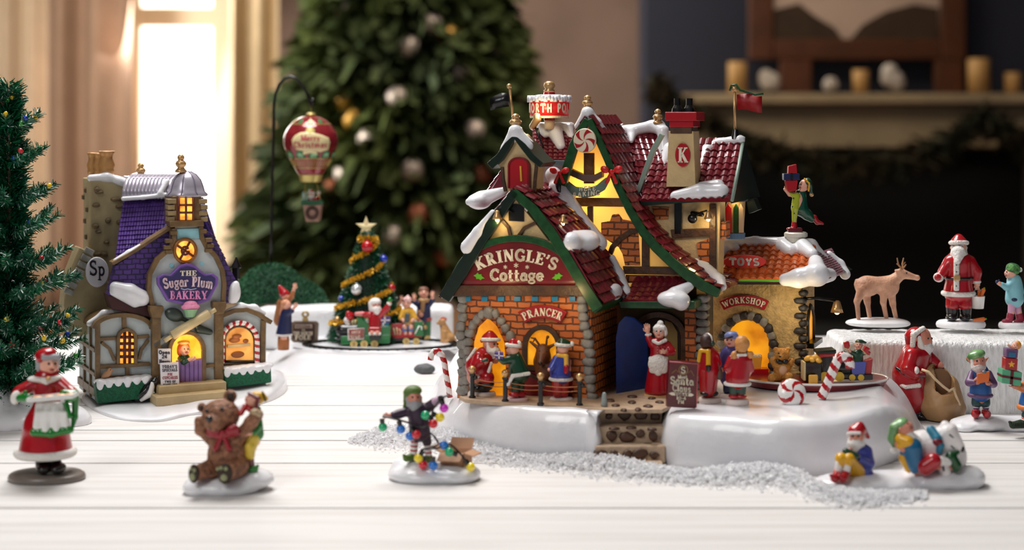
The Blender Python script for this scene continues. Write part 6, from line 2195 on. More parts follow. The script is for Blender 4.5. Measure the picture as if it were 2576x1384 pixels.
for i, (x, lab) in enumerate(((-36, 'iced cookie on the white tray nearest the green mitten'),(-8, 'middle iced cookie on the white tray'),(22, 'iced cookie third along the white tray'),(44, 'iced cookie at the tray end by the green sash'))):
    b = MB()
    b.lathe((0,0,0), [(12 * f.k,0),(13 * f.k,2.5 * f.k),(10 * f.k,5 * f.k),(3 * f.k,6 * f.k)], 16)
    o = b.build('cookie', mat('orange iced cookie',(226,150,96),.45, mott=(300,.4), col2=(246,214,180)), None, f, smooth=True)
    o.location = f.o + c + R @ Vector((x * f.k,0,4 * f.k))
    tag(o, lab, 'cookie', 'cookies on the tray')

# ---- teddy bear and elf on a snow plinth
f = on_table(577, 1236)
m_bear = mat('brown teddy fur', (112,72,48), .6, bump=(420,1.0), mott=(260,.45), col2=(164,112,82))
rt_ = f.thing('snow_plinth', 'grey white snow plinth under the big brown teddy bear', 'plinth')
sdf('snow', f, m_snow, [('e',(560,1222,0),(92,70,30)),('e',(630,1204,20),(60,60,26)),('e',(500,1226,-20),(40,44,24)),('B',(577,1276,0),(300,300,26),1)], rt_, 14, 60, 1.4)
te = f.thing('teddy_bear', 'large brown teddy bear with a red neck bow sitting on a snow plinth', 'teddy bear')
sdf('body', f, m_bear, [('e',(572,1142,0),(50,44,56)),('e',(556,1044,-6),(47,42,40)),('e',(540,1064,-40),(27,24,22)),('c',(562,1080,0),(570,1110,0),34,40),
     ('c',(540,1110,-10),(506,1080,-16),18,15),('c',(506,1080,-16),(502,1062,-14),15,14),('c',(598,1104,-10),(632,1062,-28),19,16),('c',(632,1062,-28),(646,1044,-32),16,16),
     ('c',(600,1172,-20),(574,1184,-60),27,25),('c',(540,1176,-20),(498,1190,-62),24,20),('e',(579,997,8),(17,10,17)),('e',(508,1026,4),(12,8,13))], te, 7, 84, 1.3)
m_pad = mat('dark paw', (52,36,24), .6)
m_padg = mat('sage pad', (146,150,110), .5)
sdf('paw_sole', f, m_pad, [('e',(566,1192,-82),(19,6,26)),('e',(488,1192,-80),(14,6,24))], te, 1, 48)
sdf('paw_pads', f, m_padg, [('e',(563,1202,-88),(9,4,9)),('e',(556,1178,-88),(5,4,5)),('e',(568,1180,-88),(5,4,5)),('e',(547,1180,-86),(4,4,5)),('e',(484,1200,-86),(7,4,10)),('e',(480,1180,-86),(4,4,5)),('e',(489,1184,-86),(4,4,5))], te, .5, 70)
sdf('muzzle_nose', f, m_boot, [('e',(526,1054,-60),(9,8,8)),('c',(526,1060,-62),(528,1078,-58),2,2),('c',(528,1078,-58),(546,1082,-56),2.5,2)], te, 2, 36)
for x, y in ((520,1034), (558,1030)):
    b = MB()
    b.ball(f.P((x, y,-46)), 5 * f.k, 10, 8)
    b.build('eye', m_eye, te, smooth=True)
sdf('inner_ear', f, m_pad, [('e',(580,998,-2),(10,5,11)),('e',(507,1027,-4),(6,4,8))], te, 1, 44)
sdf('paw_tips', f, mat('sand claws',(178,152,118),.5, bump=(400,.8)), [('e',(640,1036,-46),(11,9,8)),('e',(652,1042,-44),(9,8,8))], te, 3, 24, .6)
bow(f, 560, 1096, 1.5, -44, te, mat('rose bow',(150,34,44),.3), 40)
sdf('neck_ribbon', f, mat('rose bow',(150,34,44),.3), [('c',(526,1092,-36),(558,1096,-44),8,9),('c',(558,1096,-44),(596,1088,-34),9,9)], te, 4, 36)
q = Fig(f, 'small elf figurine in green and yellow hugging the teddy bear from behind', (634,1006), 19, -62, 25)
q.body([(640,1030,4,9),(644,1070,10,14),(640,1110,12,15)], [[(646,1040,0),(650,1076,-10),(628,1092,-26)]], [[(638,1112,10),(630,1150,6),(632,1178,6)]], 7, 9, [((632,1090,-26),(-1,.1,-.2),(0,0,-1),20,1,.6)])
q.put('hat', mat('yellow felt',(212,164,36),.4), [('e',(648,1000,4),(19,18,15),30),('c',(658,996,4),(670,1004,4),11,5)], 4, 28)
q.put('hat_brim', m_maroon, [('c',(626,990,-10),(650,1002,-16),4,5),('c',(650,1002,-16),(646,1024,-10),5,4)], 3, 24)
q.put('hat_stripe', m_boot, [('c',(660,986,-6),(668,1010,-6),2.4,2.4)], 1, 16)
q.put('scarf', m_red, [('c',(616,1022,-8),(630,1030,-10),6,8),('c',(606,1040,-16),(616,1024,-12),7,6)], 3, 26)
q.put('tunic', mat('leaf green cloth',(58,128,62),.35), [('c',(642,1032,6),(646,1092,10),15,18),('c',(648,1040,0),(652,1072,-8),10,9),('c',(652,1072,-8),(640,1088,-20),9,8)], 4, 36)
q.put('breeches', mat('lemon breeches',(220,190,70),.35), [('c',(636,1100,4),(626,1142,-2),19,14),('c',(628,1124,-10),(630,1146,-8),13,11)], 4, 34)
q.put('stocking', m_maroon, [('c',(628,1146,0),(632,1172,2),11,9)], 3, 22)
q.put('shoe', mat('leaf green cloth',(58,128,62),.35), [('e',(636,1180,-2),(14,16,9)),('c',(642,1180,0),(648,1172,0),6,4)], 3, 22)

# ---- elf untangling fairy lights
f = on_table(1092, 1204)
pl = f.thing('snow_plinth', 'lumpy white snow plinth under the elf with fairy lights', 'plinth')
sdf('snow', f, m_snow, [('e',(1070,1192,0),(94,78,28)),('e',(1140,1192,-10),(70,70,26)),('e',(1040,1170,30),(54,44,22)),('B',(1092,1244,0),(300,300,26),1)], pl, 14, 60, 1.3)
m_plum = mat('plum jacket', (62,40,62), .4, mott=(150,.3))
p = Fig(f, 'bearded elf figurine in a plum jacket stretching out a string of fairy lights', (1040,1001,0), 24, 14, -4, skin=m_skind)
p.body([(1046,1024,4,11),(1052,1056,4,17),(1056,1092,4,18)], [[(1028,1032,0),(1002,1042,-10),(978,1046,-20)],[(1070,1028,2),(1092,1014,-4),(1106,1006,-10)]],
       [[(1046,1090,2),(1043,1120,0),(1038,1150,0)],[(1068,1090,4),(1074,1120,8),(1078,1150,10)]], 8, 9, [((980,1046,-20),(-1,.12,-.2),(0,0,-1),20,1,.8)])
m_felt = mat('olive felt', (84,112,42), .5, bump=(300,.4))
p.put('hat', m_felt, [('e', p.hp(0,.74,-.16),(22,21,14)),('c', p.hp(-.6,.5,0),(1024,1006,4),12,9),('c',(1024,1006,4),(1016,1026,2),8,3)], 5, 34)
p.beard(m_grey, 1.5, .8)
p.put('jacket', m_plum, [('c',(1050,1034,2),(1056,1086,2),25,27),('c',(1030,1034,0),(1003,1042,-10),13,11),('c',(1003,1042,-10),(990,1045,-16),11,10),('c',(1070,1030,2),(1094,1012,-4),14,12)], 6, 44)
p.put('shirt_cuff', mat('lilac cuff',(196,160,184),.5), [('c',(1094,1012,-6),(1103,1007,-10),11,10)], 2, 20)
p.put('glove', m_boot, [('e',(1109,1004,-14),(9,9,9)),('c',(1106,1000,-20),(1114,1000,-18),5,4)], 2, 20)
p.put('breeches', m_plum, [('c',(1046,1086,2),(1044,1104,0),15,12),('c',(1068,1088,4),(1074,1112,6),15,12)], 4, 30)
def striped(fig, name, pts, r, bands, m1=m_cw, m2=m_red):
    candy(name, fig.fr, pts, r, 0, fig.root, bands, m1, m2, 0)
striped(p, 'striped_stocking', [(1043,1102,-2),(1040,1146,-2)], 9.5, 4)
striped(p, 'striped_stocking', [(1074,1110,6),(1078,1150,8)], 9.5, 4)
p.put('shoe', m_felt, [('c',(1040,1148,-2),(1022,1154,-16),11,8),('c',(1022,1154,-16),(1016,1146,-20),6,4)], 4, 26)
p.put('shoe', m_felt, [('c',(1078,1152,8),(1068,1158,-6),11,8)], 4, 22)
# cardboard box
bx = f.thing('cardboard_box', 'small open cardboard box tipped on the snow plinth beside the elf', 'box')
m_card = mat('cardboard', (186,140,106), .7, mott=(60,.15))
m_cardd = mat('cardboard inside', (118,82,56), .8)
b = MB()
O = f.P((1108,1186,-20))
k = f.k
ux, uy, uz = Vector((58 * k,-14 * k,0)), Vector((20 * k,52 * k,0)), Vector((0,0,46 * k))
def para(b, o, a, c, e): b.add([o, o + a, o + a + c, o + c, o + e, o + a + e, o + a + c + e, o + c + e], [(3,2,1,0),(4,5,6,7),(0,1,5,4),(1,2,6,5),(2,3,7,6),(3,0,4,7)])
t = .05
for (o_, a, c, e) in ((O, ux, uy * t, uz), (O + uy * (1 - t), ux, uy * t, uz), (O, ux * t, uy, uz), (O + ux * (1 - t), ux * t, uy, uz), (O, ux, uy, uz * t)):
    para(b, o_, a, c, e)
b.build('box_walls', m_card, bx)
b = MB()
para(b, O + uz, ux, (uy * -.45 - uz * .35), uz * .05)
b.build('flap', m_card, bx)
b = MB()
para(b, O + uz + uy, ux, uy * .3 + uz * .55, uz * .05)
b.build('flap', m_card, bx)
b = MB()
para(b, O + uz, uy, ux * -.4 + uz * .3, uz * .05)
b.build('flap', m_card, bx)
b = MB()
para(b, O + uz + ux, uy, ux * .42 - uz * .15, uz * .05)
b.build('flap', m_card, bx)
m_bulbc = {n: mat('fairy bulb ' + n, c,.12, coat=.8, emit=.12) for n, c in (('green',(20,156,104)),('blue',(26,104,186)),('red',(190,16,34)),('yellow',(222,196,30)),('magenta',(190,40,176)))}
def fairy(fr, label, cord, bulbs):
    e = fr.thing('fairy_light_string', label, 'fairy lights')
    # cord through its points, smoothed
    P = [V3(c) for c in cord]
    pts = []
    for i in range(len(P) - 1):
        p0, p1, p2, p3 = P[max(i - 1,0)], P[i], P[i + 1], P[min(i + 2, len(P) - 1)]
        for q_ in range(6):
            t = q_ / 6
            pts.append(fr.P(tuple(.5 * ((2 * p1) + (p2 - p0) * t + (2 * p0 - 5 * p1 + 4 * p2 - p3) * t * t + (3 * p1 - p0 - 3 * p2 + p3) * t ** 3))))
    pts.append(fr.P(tuple(P[-1])))
    b = MB()
    b.tube(pts, 2.6 * fr.k, 8)
    b.build('cord', m_boot, e, smooth=True)
    for (x, y, d, c, sx, sy, sd) in bulbs:
        bp = fr.P((x, y, d))
        ax = (fr.P((x + sx, y + sy, d + sd)) - bp).normalized()
        b = MB()
        b.ball(bp, 11.5 * fr.k, 18, 12)
        o = b.build('bulb', m_bulbc[c], e, smooth=True)
        b = MB()
        b.tube([bp + ax * 9.5 * fr.k, bp + ax * 21 * fr.k], [6 * fr.k,6.5 * fr.k], 10)
        b.build('socket', m_boot, o)
fairy(f, 'fairy lights stretched between the hands of the bearded elf', [(1132,994,-20),(1110,1003,-26),(1090,1030,-34),(1082,1060,-34),(1062,1076,-34),(1034,1066,-32),(1008,1058,-30),(984,1052,-30),(962,1048,-26)],
      [(1117,1027,-26, 'magenta',-6,-20,0),(1107,1050,-30, 'yellow',-12,-6,4),(1090,1066,-36, 'red',-6,-14,4),(1070,1045,-34, 'green',14,6,6),(1047,1093,-34, 'red',-10,-12,0),(1031,1097,-28, 'blue',6,-18,0),(1008,1080,-30, 'blue',-4,-18,0),(963,1075,-26, 'green',-2,-18,0)])
fairy(f, 'fairy lights spilling out of the cardboard box', [(1084,1090,4),(1094,1100,-10),(1100,1120,-30),(1060,1132,-56),(1078,1128,-60),(1100,1128,-62),(1130,1118,-50),(1158,1142,-54),(1172,1160,-60),(1178,1170,-60)],
      [(1116,1120,-50, 'blue',12,8,0),(1130,1137,-60, 'green',18,6,4),(1053,1153,-60, 'yellow',10,-16,0),(1064,1169,-58, 'red',2,-20,0),(1090,1171,-66, 'blue',0,-20,0),(1184,1175,-60, 'yellow',-10,-12,0)])

# ---- two elves and a polar bear sleeping on a snow slab
f = on_table(2256, 1222)
sl = f.thing('snow_slab', 'long glossy snow slab under the seated elf and the sleeping polar bear', 'plinth')
sdf('snow', f, m_snow, [('e',(2140,1218,0),(100,70,26)),('e',(2240,1214,20),(110,80,28)),('e',(2370,1204,20),(104,80,32)),('e',(2440,1200,0),(36,50,28)),('B',(2256,1266,0),(400,300,26),1)], sl, 16, 84, 1.5)
p = Fig(f, 'seated elf figurine in a red cap and blue coat with yellow trousers', (2155,1098,0), 25, -8, -6, skin=m_skind)
p.body([(2158,1122,6,12),(2166,1154,10,19),(2166,1184,10,22)], [[(2178,1134,6),(2184,1162,-6),(2152,1146,-34)],[(2140,1134,0),(2128,1150,-20),(2140,1144,-36)]],
       [[(2160,1184,0),(2136,1156,-42),(2126,1196,-50)],[(2150,1186,-4),(2116,1156,-40),(2102,1196,-48)]], 8, 11)
p.hat(m_suit, (2184,1100,10), None, None, (.3,.5,0), .98)
p.put('cap_brim', m_beard, [('c', p.hp(-.85,.3,.2), p.hp(-.4,.42,.8),4,4),('c', p.hp(-.4,.42,.8), p.hp(.4,.42,.8),4,4)], 2, 26)
p.beard(m_beard, 1.25, .86)
p.brows(m_grey)
p.put('coat', mat('periwinkle coat',(58,66,150),.3, coat=.3), [('c',(2160,1134,6),(2168,1180,10),25,27),('c',(2180,1136,4),(2187,1166,-6),15,13),('c',(2187,1166,-6),(2166,1156,-28),13,11),('c',(2168,1180,10),(2182,1196,0),22,16)], 6, 44)
p.put('mittens', m_dmitt, [('c',(2128,1136,-36),(2152,1148,-38),9,10)], 4, 24)
m_yel = mat('marigold cloth', (222,164,20), .3, coat=.3)
p.put('trousers', m_yel, [('c',(2164,1190,0),(2136,1154,-42),18,15),('c',(2148,1190,-4),(2116,1154,-40),17,15),('c',(2136,1154,-42),(2134,1166,-46),14,12),('c',(2116,1154,-40),(2114,1166,-44),14,12)], 3, 40)
for x, d in ((2133,-46), (2112,-44)):
    p.put('stocking', m_beard, [('c',(x,1164, d),(x - 4,1188, d - 4),10.5,9.5)], 2, 22)
    p.put('shoe', m_suit, [('c',(x - 4,1190, d - 2),(x - 12,1204, d - 20),11,11),('c',(x - 12,1204, d - 20),(x - 22,1196, d - 28),8,4)], 4, 26)
pb = f.thing('polar_bear', 'white polar bear lying asleep with a blue and red scarf', 'polar bear')
m_pbear = mat('polar bear white', (234,228,226), .45, bump=(260,.5))
sdf('body', f, m_pbear, [('e',(2322,1134,30),(52,46,52)),('e',(2372,1122,10),(42,36,48)),('c',(2386,1092,0),(2412,1124,-20),26,15),('e',(2377,1070,6),(10,8,12)),('e',(2398,1076,10),(8,8,10)),
     ('c',(2370,1160,-20),(2378,1188,-30),20,14),('c',(2300,1160,30),(2290,1190,20),26,20),('e',(2410,1150,10),(22,22,36))], pb, 9, 64, .5)
sdf('nose', f, m_boot, [('e',(2421,1130,-30),(6,6,8))], pb, 1, 16)
for x, y in ((2394,1098), (2398,1126)):
    sdf('closed_eye', f, m_boot, [('c',(x - 5, y - 4,-26),(x + 4, y + 3,-28),1.8,1.5)], pb, 1, 18)
sdf('claws', f, m_boot, [('c',(2372,1170,-44),(2374,1184,-44),2,2.5),('c',(2378,1158,-44),(2376,1166,-45),1.5,1.8)], pb, 1, 24)
sdf('scarf', f, mat('teal scarf',(36,130,160),.4, mott=(200,.4)), [('c',(2342,1082,0),(2358,1104,-24),12,12),('c',(2366,1122,-30),(2362,1136,-30),10,8)], pb, 4, 34)
sdf('scarf_knot', f, mat('wine knit',(112,12,30),.4), [('e',(2359,1112,-30),(13,10,10))], pb, 2, 20)
p = Fig(f, 'sleeping elf figurine in a green cap leaning back on the polar bear', (2274,1080,-10), 25, 62, 38, skin=m_skind)
p.body([(2286,1108,-10,12),(2296,1140,-14,20),(2310,1176,-16,18)], [[(2272,1106,-16),(2258,1118,-20),(2272,1132,-36)]],
       [[(2320,1176,-30),(2352,1158,-40),(2400,1160,-34)],[(2316,1182,-24),(2340,1172,-30),(2404,1176,-30)]], 9, 11)
p.put('cap', mat('fern cap',(52,110,54),.3, coat=.3, mott=(90,.35), col2=(130,176,116)), [('e',(2264,1066,-6),(22,22,13),-28),('c',(2250,1078,-10),(2243,1104,-10),14,10),('c',(2243,1104,-10),(2248,1120,-12),10,6)], 6, 34)
p.put('pompom', m_fur, [('e',(2248,1133,-12),(8,8,8))], 1, 14)
p.put('beard', m_beard, [('c',(2288,1096,-20),(2310,1108,-22),13,9),('c',(2276,1096,-24),(2292,1100,-26),7,10)], 4, 26)
p.put('yellow_sleeve', m_yel, [('c',(2266,1104,-24),(2284,1112,-34),15,15),('c',(2284,1112,-34),(2264,1124,-30),15,8),('c',(2272,1152,-20),(2286,1180,-24),12,10)], 4, 36)
p.put('tunic', mat('teal tunic',(22,98,140),.3, coat=.3), [('c',(2294,1126,-26),(2304,1168,-30),26,22),('c',(2304,1168,-30),(2298,1186,-36),16,6),('c',(2276,1136,-30),(2268,1140,-28),8,5)], 5, 36)
p.put('trouser_leg', m_suit, [('c',(2328,1174,-44),(2348,1160,-50),22,20)], 4, 28)
p.put('stocking', m_beard, [('c',(2364,1160,-48),(2384,1162,-42),12,11)], 2, 22)
p.put('shoe', mat('bottle green shoe',(12,70,30),.3, coat=.3), [('c',(2392,1150,-38),(2406,1172,-38),14,13),('c',(2406,1172,-38),(2404,1184,-40),10,6),('c',(2394,1146,-38),(2410,1138,-36),8,5)], 5, 28)

# ---- bearded figure holding a big sack
f = on_table(2350, 1056)
p = Fig(f, 'bearded figurine in a red hooded suit bending over an open tan sack', (2318,852,0), 30, 58, -8, skin=m_skind)
p.body([(2306,880,4,16),(2296,930,6,34),(2298,990,6,34)], [[(2296,892,-20),(2286,930,-34),(2316,944,-44)],[(2322,886,18),(2348,912,10),(2366,920,0)]],
       [[(2300,990,0),(2306,1030,0),(2312,1050,0)],[(2320,990,12),(2326,1030,12),(2330,1050,12)]], 12, 16)
p.put('hood', m_suit, [('e',(2304,846,2),(26,26,24)),('c',(2290,846,4),(2288,872,6),14,9)], 6, 32)
p.put('fur_band', m_fur, [('c',(2296,872,-18),(2298,842,-24),7,7),('c',(2298,842,-24),(2322,826,-16),7,6)], 3, 28, .5)
p.beard(m_beard, 1.5, .72)
p.put('coat', m_suit, [('c',(2304,892,6),(2290,945,6),36,44),('c',(2290,945,6),(2300,1000,6),44,42),('c',(2294,896,-20),(2284,928,-34),22,18),('c',(2284,928,-34),(2300,940,-42),17,15),('c',(2322,890,18),(2352,914,8),20,15)], 8, 52)
p.put('belt', m_boot, [('c',(2256,926,-14),(2276,940,-40),4,5),('c',(2256,926,-14),(2252,924,20),4,4)], 2, 26)
p.put('fur_hem', m_fur, [('c',(2278,974,-36),(2312,970,-44),5,6),('c',(2278,974,-36),(2262,966,-10),5,5)], 2, 28)
p.put('fur_cuff', m_fur, [('e',(2303,936,-46),(9,11,14),14)], 2, 20)
p.put('mitten', m_maroon, mitten((2310,944,-48),(1,.05,-.1),22), 3, 22)
p.put('trousers', m_suit, [('c',(2302,990,0),(2306,1026,0),24,20),('c',(2318,990,12),(2322,1026,12),22,20)], 5, 32)
p.put('boot', m_boot, [('c',(2306,1024,0),(2312,1044,-2),19,15),('e',(2322,1048,-8),(18,16,8)),('c',(2324,1026,14),(2328,1044,12),16,13)], 4, 30)
p.put('far_mitten', m_maroon, mitten((2356,918,4),(1,.15,-.2),18), 3, 20)
f2 = on_table(2366, 1058)
sk = f2.thing('toy_sack', 'tall open tan sack standing between the red suited figurine and the clipboard elf', 'sack')
m_sack = mat('tan sack', (176,136,92), .45, mott=(40,.25), bump=(90,.3))
sdf('sack_body', f2, m_sack, [('c',(2366,1016,0),(2372,1040,0),52,40),('c',(2352,950,6),(2364,1016,0),36,52),('c',(2384,970,6),(2400,1030,0),28,30),('c',(2330,944,0),(2330,1010,0),18,26),('B',(2366,1096,0),(200,200,40),1),('C',(2366,930,-8),(2372,976,-24),20,24),('C',(2384,940,-12),(2384,980,-24),14,18)], sk, 9, 60, 1.0)
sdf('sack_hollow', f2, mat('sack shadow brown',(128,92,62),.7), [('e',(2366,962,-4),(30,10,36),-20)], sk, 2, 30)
tubes('drawstring', f2, [[(2318,930,-44),(2336,936,-50),(2352,954,-54),(2372,972,-54),(2388,984,-48),(2398,978,-40),(2404,994,-40),(2414,1020,-36)]], 3.4, mat('cream cord',(224,196,156),.5), sk)

# ---- clipboard elf and gift elf on their snow slab
f = on_table(2500, 1078)
sl = f.thing('snow_slab', 'flat grey white snow slab under the clipboard elf', 'plinth')
sdf('snow', f, m_snow, [('e',(2470,1064,0),(76,60,19)),('e',(2570,1068,0),(90,60,20)),('e',(2420,1074,-20),(30,40,14)),('B',(2500,1120,0),(400,200,24),1)], sl, 14, 60, 1.2)
f = Fr(2466, 1046, 1.612)
p = Fig(f, 'elf figurine in a blue tunic and green cap holding an orange clipboard', (2459,909,-6), 23, 16, -6, skin=m_skind)
p.body([(2464,930,2,10),(2466,960,4,18),(2466,1000,4,18)], [[(2446,940,0),(2440,962,-14),(2460,962,-34)],[(2486,940,0),(2498,966,-12),(2484,964,-34)]],
       [[(2458,1000,4),(2457,1020,2),(2455,1042,0)],[(2478,1000,4),(2479,1020,2),(2480,1042,0)]], 8, 9, [((2452,956,-36),(1,-.6,-.2),(0,0,-1),15,1,.5),((2494,966,-32),(-1,-.4,-.4),(0,0,-1),15,-1,.5)])
p.put('pointed_ears', m_skind, [('c', p.hp(-.8,0,-.05), p.hp(-1.3,.35,-.1),4.5,1.5),('c', p.hp(.8,0,-.05), p.hp(1.25,.4,-.1),4.5,1.5)], 1, 34)
p.put('cap', mat('fern cap',(52,110,54),.3), [('e', p.hp(-.1,.72,-.1),(22,20,13),-16),('c', p.hp(-.7,.5,-.1), p.hp(-.9,.2,-.3),9,7)], 4, 30)
p.beard(m_beard, 1.0, .72)
m_bltun = mat('azure tunic', (36,92,158), .35, mott=(80,.2))
p.put('tunic', m_bltun, [('c',(2465,938,2),(2467,986,2),23,27)], 4, 36)
m_purs = mat('mauve sleeve', (104,70,110), .4)
p.put('sleeves', m_purs, [('c',(2445,940,0),(2438,962,-14),9,10),('c',(2438,962,-14),(2452,962,-30),10,7),('c',(2487,940,0),(2499,966,-12),9,10),('c',(2499,966,-12),(2490,966,-28),9,7)], 3, 44)
p.ring('tunic_hem', m_purs, (2466,994,2), 27, 26, 5)
p.put('shorts', mat('spruce shorts',(36,70,74),.4), [('c',(2458,1000,4),(2457,1014,2),13,13),('c',(2477,1000,4),(2478,1014,2),13,13)], 3, 30)
for x in (2456, 2480):
    striped(p, 'striped_stocking', [(x,1012,2),(x,1038,0)], 8, 3, m_cw, m_purs)
    p.put('shoe', m_suit, [('c',(x,1038,0),(x + 3 * (1 if x > 2466 else -1),1042,-16),11,10),('c',(x + 3 * (1 if x > 2466 else -1),1042,-16),(x + 6 * (1 if x > 2466 else -1),1036,-26),6,3)], 3, 24)
cb = f.thing('clipboard', 'orange clipboard in the hands of the elf with the green cap', 'clipboard')
extr('board', f, [(2458,941),(2490,934),(2488,960),(2460,966)], -44, -38, mat('orange board',(226,110,48),.4), cb, 1)
sdf('clip', f, mat('grey clip',(120,130,140),.35, metal=.4), [('e',(2476,936,-42),(6,4,4))], cb, 1, 14)
# gift elf at the frame edge with three stacked parcels
f = Fr(2600, 1078, 1.578)
p = Fig(f, 'elf figurine in a teal tunic with orange sleeves carrying stacked parcels', (2606,918,0), 24, -30, 0, skin=m_skind)
p.body([(2606,942,4,11),(2606,980,6,20),(2604,1020,6,20)], [[(2590,958,0),(2574,976,-10),(2552,972,-26)],[(2622,958,0),(2610,980,-20),(2574,974,-30)]], [[(2600,1020,0),(2582,1044,-4),(2572,1064,-6)],[(2616,1020,6),(2620,1050,6),(2622,1072,6)]], 9, 10,
       [((2556,972,-26),(-1,0,-.2),(0,-1,0),20,1,.3)])
p.hat(m_dmitt, (2630,930,10), None, m_fur)
p.beard(m_beard, 1.1, .76)
p.put('tunic', m_bltun, [('c',(2606,956,4),(2600,1016,4),26,36)], 5, 34)
p.ring('tunic_hem', mat('orange trim',(214,124,56),.4), (2600,1024,4), 35, 30, 7)
p.put('sleeves', mat('orange trim',(214,124,56),.4), [('c',(2592,958,0),(2576,976,-10),13,12),('c',(2576,976,-10),(2562,972,-22),12,10)], 3, 30)
p.put('shorts', mat('spruce shorts',(36,70,74),.4), [('c',(2600,1030,0),(2584,1046,-4),16,14),('c',(2614,1030,6),(2618,1048,6),15,13)], 3, 30)
striped(p, 'striped_stocking', [(2584,1046,-4),(2572,1064,-6)], 9, 3)
p.put('curled_shoe', mat('dark leaf shoe',(26,48,22),.6, bump=(700,1)), [('c',(2574,1066,-6),(2548,1070,-20),12,9),('c',(2548,1070,-20),(2540,1062,-24),7,4),('c',(2620,1070,6),(2606,1076,-8),11,9)], 4, 36)
def parcel(fr, name, label, pts, d, depth, m, mr=None, group=None, cross=True):
    """pts: front face corners tl,tr,br,bl."""
    e = fr.thing(name, label, 'parcel', group)
    extr('box', fr, pts, d, d + depth, m, e, 1.5)
    if mr:
        tl, tr, br_2, bl = [np.array(p_) for p_ in pts]
        mt, mb_ = (tl + tr) / 2, (bl + br_2) / 2
        ml, mrr = (tl + bl) / 2, (tr + br_2) / 2
        w = np.linalg.norm(tr - tl) * .07
        b = MB()
        L1 = [tuple(v) for v in (mt + (tl - tr) / np.linalg.norm(tl - tr) * w, mt - (tl - tr) / np.linalg.norm(tl - tr) * w, mb_ - (tl - tr) / np.linalg.norm(tl - tr) * w, mb_ + (tl - tr) / np.linalg.norm(tl - tr) * w)]
        b.prism([fr.L(x, y, d - 1.5) for x, y in L1], (depth + 3) * fr.k)
        if cross:
            u = (tl - bl) / np.linalg.norm(tl - bl) * w * .8
            b.prism([fr.L(*tuple(v), d - 1.5) for v in (ml + u, mrr + u, mrr - u, ml - u)], (depth + 3) * fr.k)
        b.build('ribbon', mr, e)
    return e
m_jade = mat('jade paper', (88,168,130), .4)
m_wine = mat('wine ribbon', (92,12,24), .4)
parcel(f, 'gift_parcel', 'jade green parcel with wine ribbon at the bottom of the carried stack', [(2522,929),(2572,938),(2568,972),(2520,964)], -56, 40, m_jade, m_wine)
e = parcel(f, 'gift_parcel', 'square red parcel with a gold star in the carried stack', [(2530,901),(2561,903),(2559,934),(2529,931)], -52, 32, m_suit)
extr('gold_star', f, star_pts(2545,917,9,4), -54, -51, mat('star gold',(240,176,50),.4), e)
e = parcel(f, 'toy_box', 'small teal and purple box with a doll on top of the carried stack', [(2532,878),(2562,880),(2560,902),(2532,900)], -50, 30, m_purs)
extr('teal_panel', f, [(2538,886),(2556,888),(2554,900),(2537,899)], -52, -49, mat('teal tunic',(22,98,140),.3), e)
p = Fig(f, 'tiny doll with blond hair lying on top of the carried parcels', (2554,870,-40), 10, 10, 0, name='doll', cat='doll')
p.body([(2550,878,-38,5),(2546,882,-38,6)], [[(2548,876,-40),(2536,868,-42)]], (), 3, 3, n=40)
p.put('hair', mat('amber hair',(226,150,50),.5), [('e',(2560,868,-36),(9,9,11))], 2, 16)

# ---- ice cliff with feeding scene
cl = Fr(2350, 1020, 1.70)
m_iceface, nt, bs = nodes_of('chipped ice face')
tc = nt.nodes.new('ShaderNodeTexCoord')
mp = nt.nodes.new('ShaderNodeMapping')
mp.inputs['Scale'].default_value = (260, 260, 70)
nz = nt.nodes.new('ShaderNodeTexNoise')
nz.inputs['Scale'].default_value, nz.inputs['Detail'].default_value = 1.0, 4
nt.links.new(tc.outputs['Object'], mp.inputs[0])
nt.links.new(mp.outputs[0], nz.inputs['Vector'])
cr = nt.nodes.new('ShaderNodeValToRGB')
cr.color_ramp.elements[0].position, cr.color_ramp.elements[0].color = .38, (*lin((230,230,228)), 1)
cr.color_ramp.elements[1].position, cr.color_ramp.elements[1].color = .6, (*lin((250,250,250)), 1)
nt.links.new(nz.outputs['Fac'], cr.inputs[0])
nt.links.new(cr.outputs[0], bs.inputs['Base Color'])
bp = nt.nodes.new('ShaderNodeBump')
bp.inputs['Strength'].default_value, bp.inputs['Distance'].default_value = 1.0, .003
nt.links.new(nz.outputs['Fac'], bp.inputs['Height'])
nt.links.new(bp.outputs[0], bs.inputs['Normal'])
bs.inputs['Roughness'].default_value = .3
CZ = .0815
o = sdf('ice_cliff', cl, m_iceface, [('b',(2372,940,140),(282,130,100),12),('b',(2230,940,100),(130,100,96),14),('b',(2480,940,130),(160,130,96),14)], None, 12, 110, 2.0)
tag(o, 'tall white chipped ice cliff block with the reindeer scene on top', 'snow block')
def on_cl(px, row): return on_table(px, row, 0, CZ)
m_deer = mat('fawn coat', (226,176,144), .5, mott=(70,.25), col2=(190,138,110), bump=(500,.4))
f = on_cl(2212, 815)
pl = f.thing('snow_plinth', 'white snow plinth under the standing reindeer', 'plinth')
sdf('snow', f, m_ice, [('e',(2205,812,0),(78,52,12)),('e',(2240,814,-10),(50,40,10)),('B',(2212,840,0),(200,200,20),1)], pl, 8, 50)
de = f.thing('reindeer_figurine', 'light brown reindeer figurine reaching its muzzle towards the red suited figure', 'reindeer')
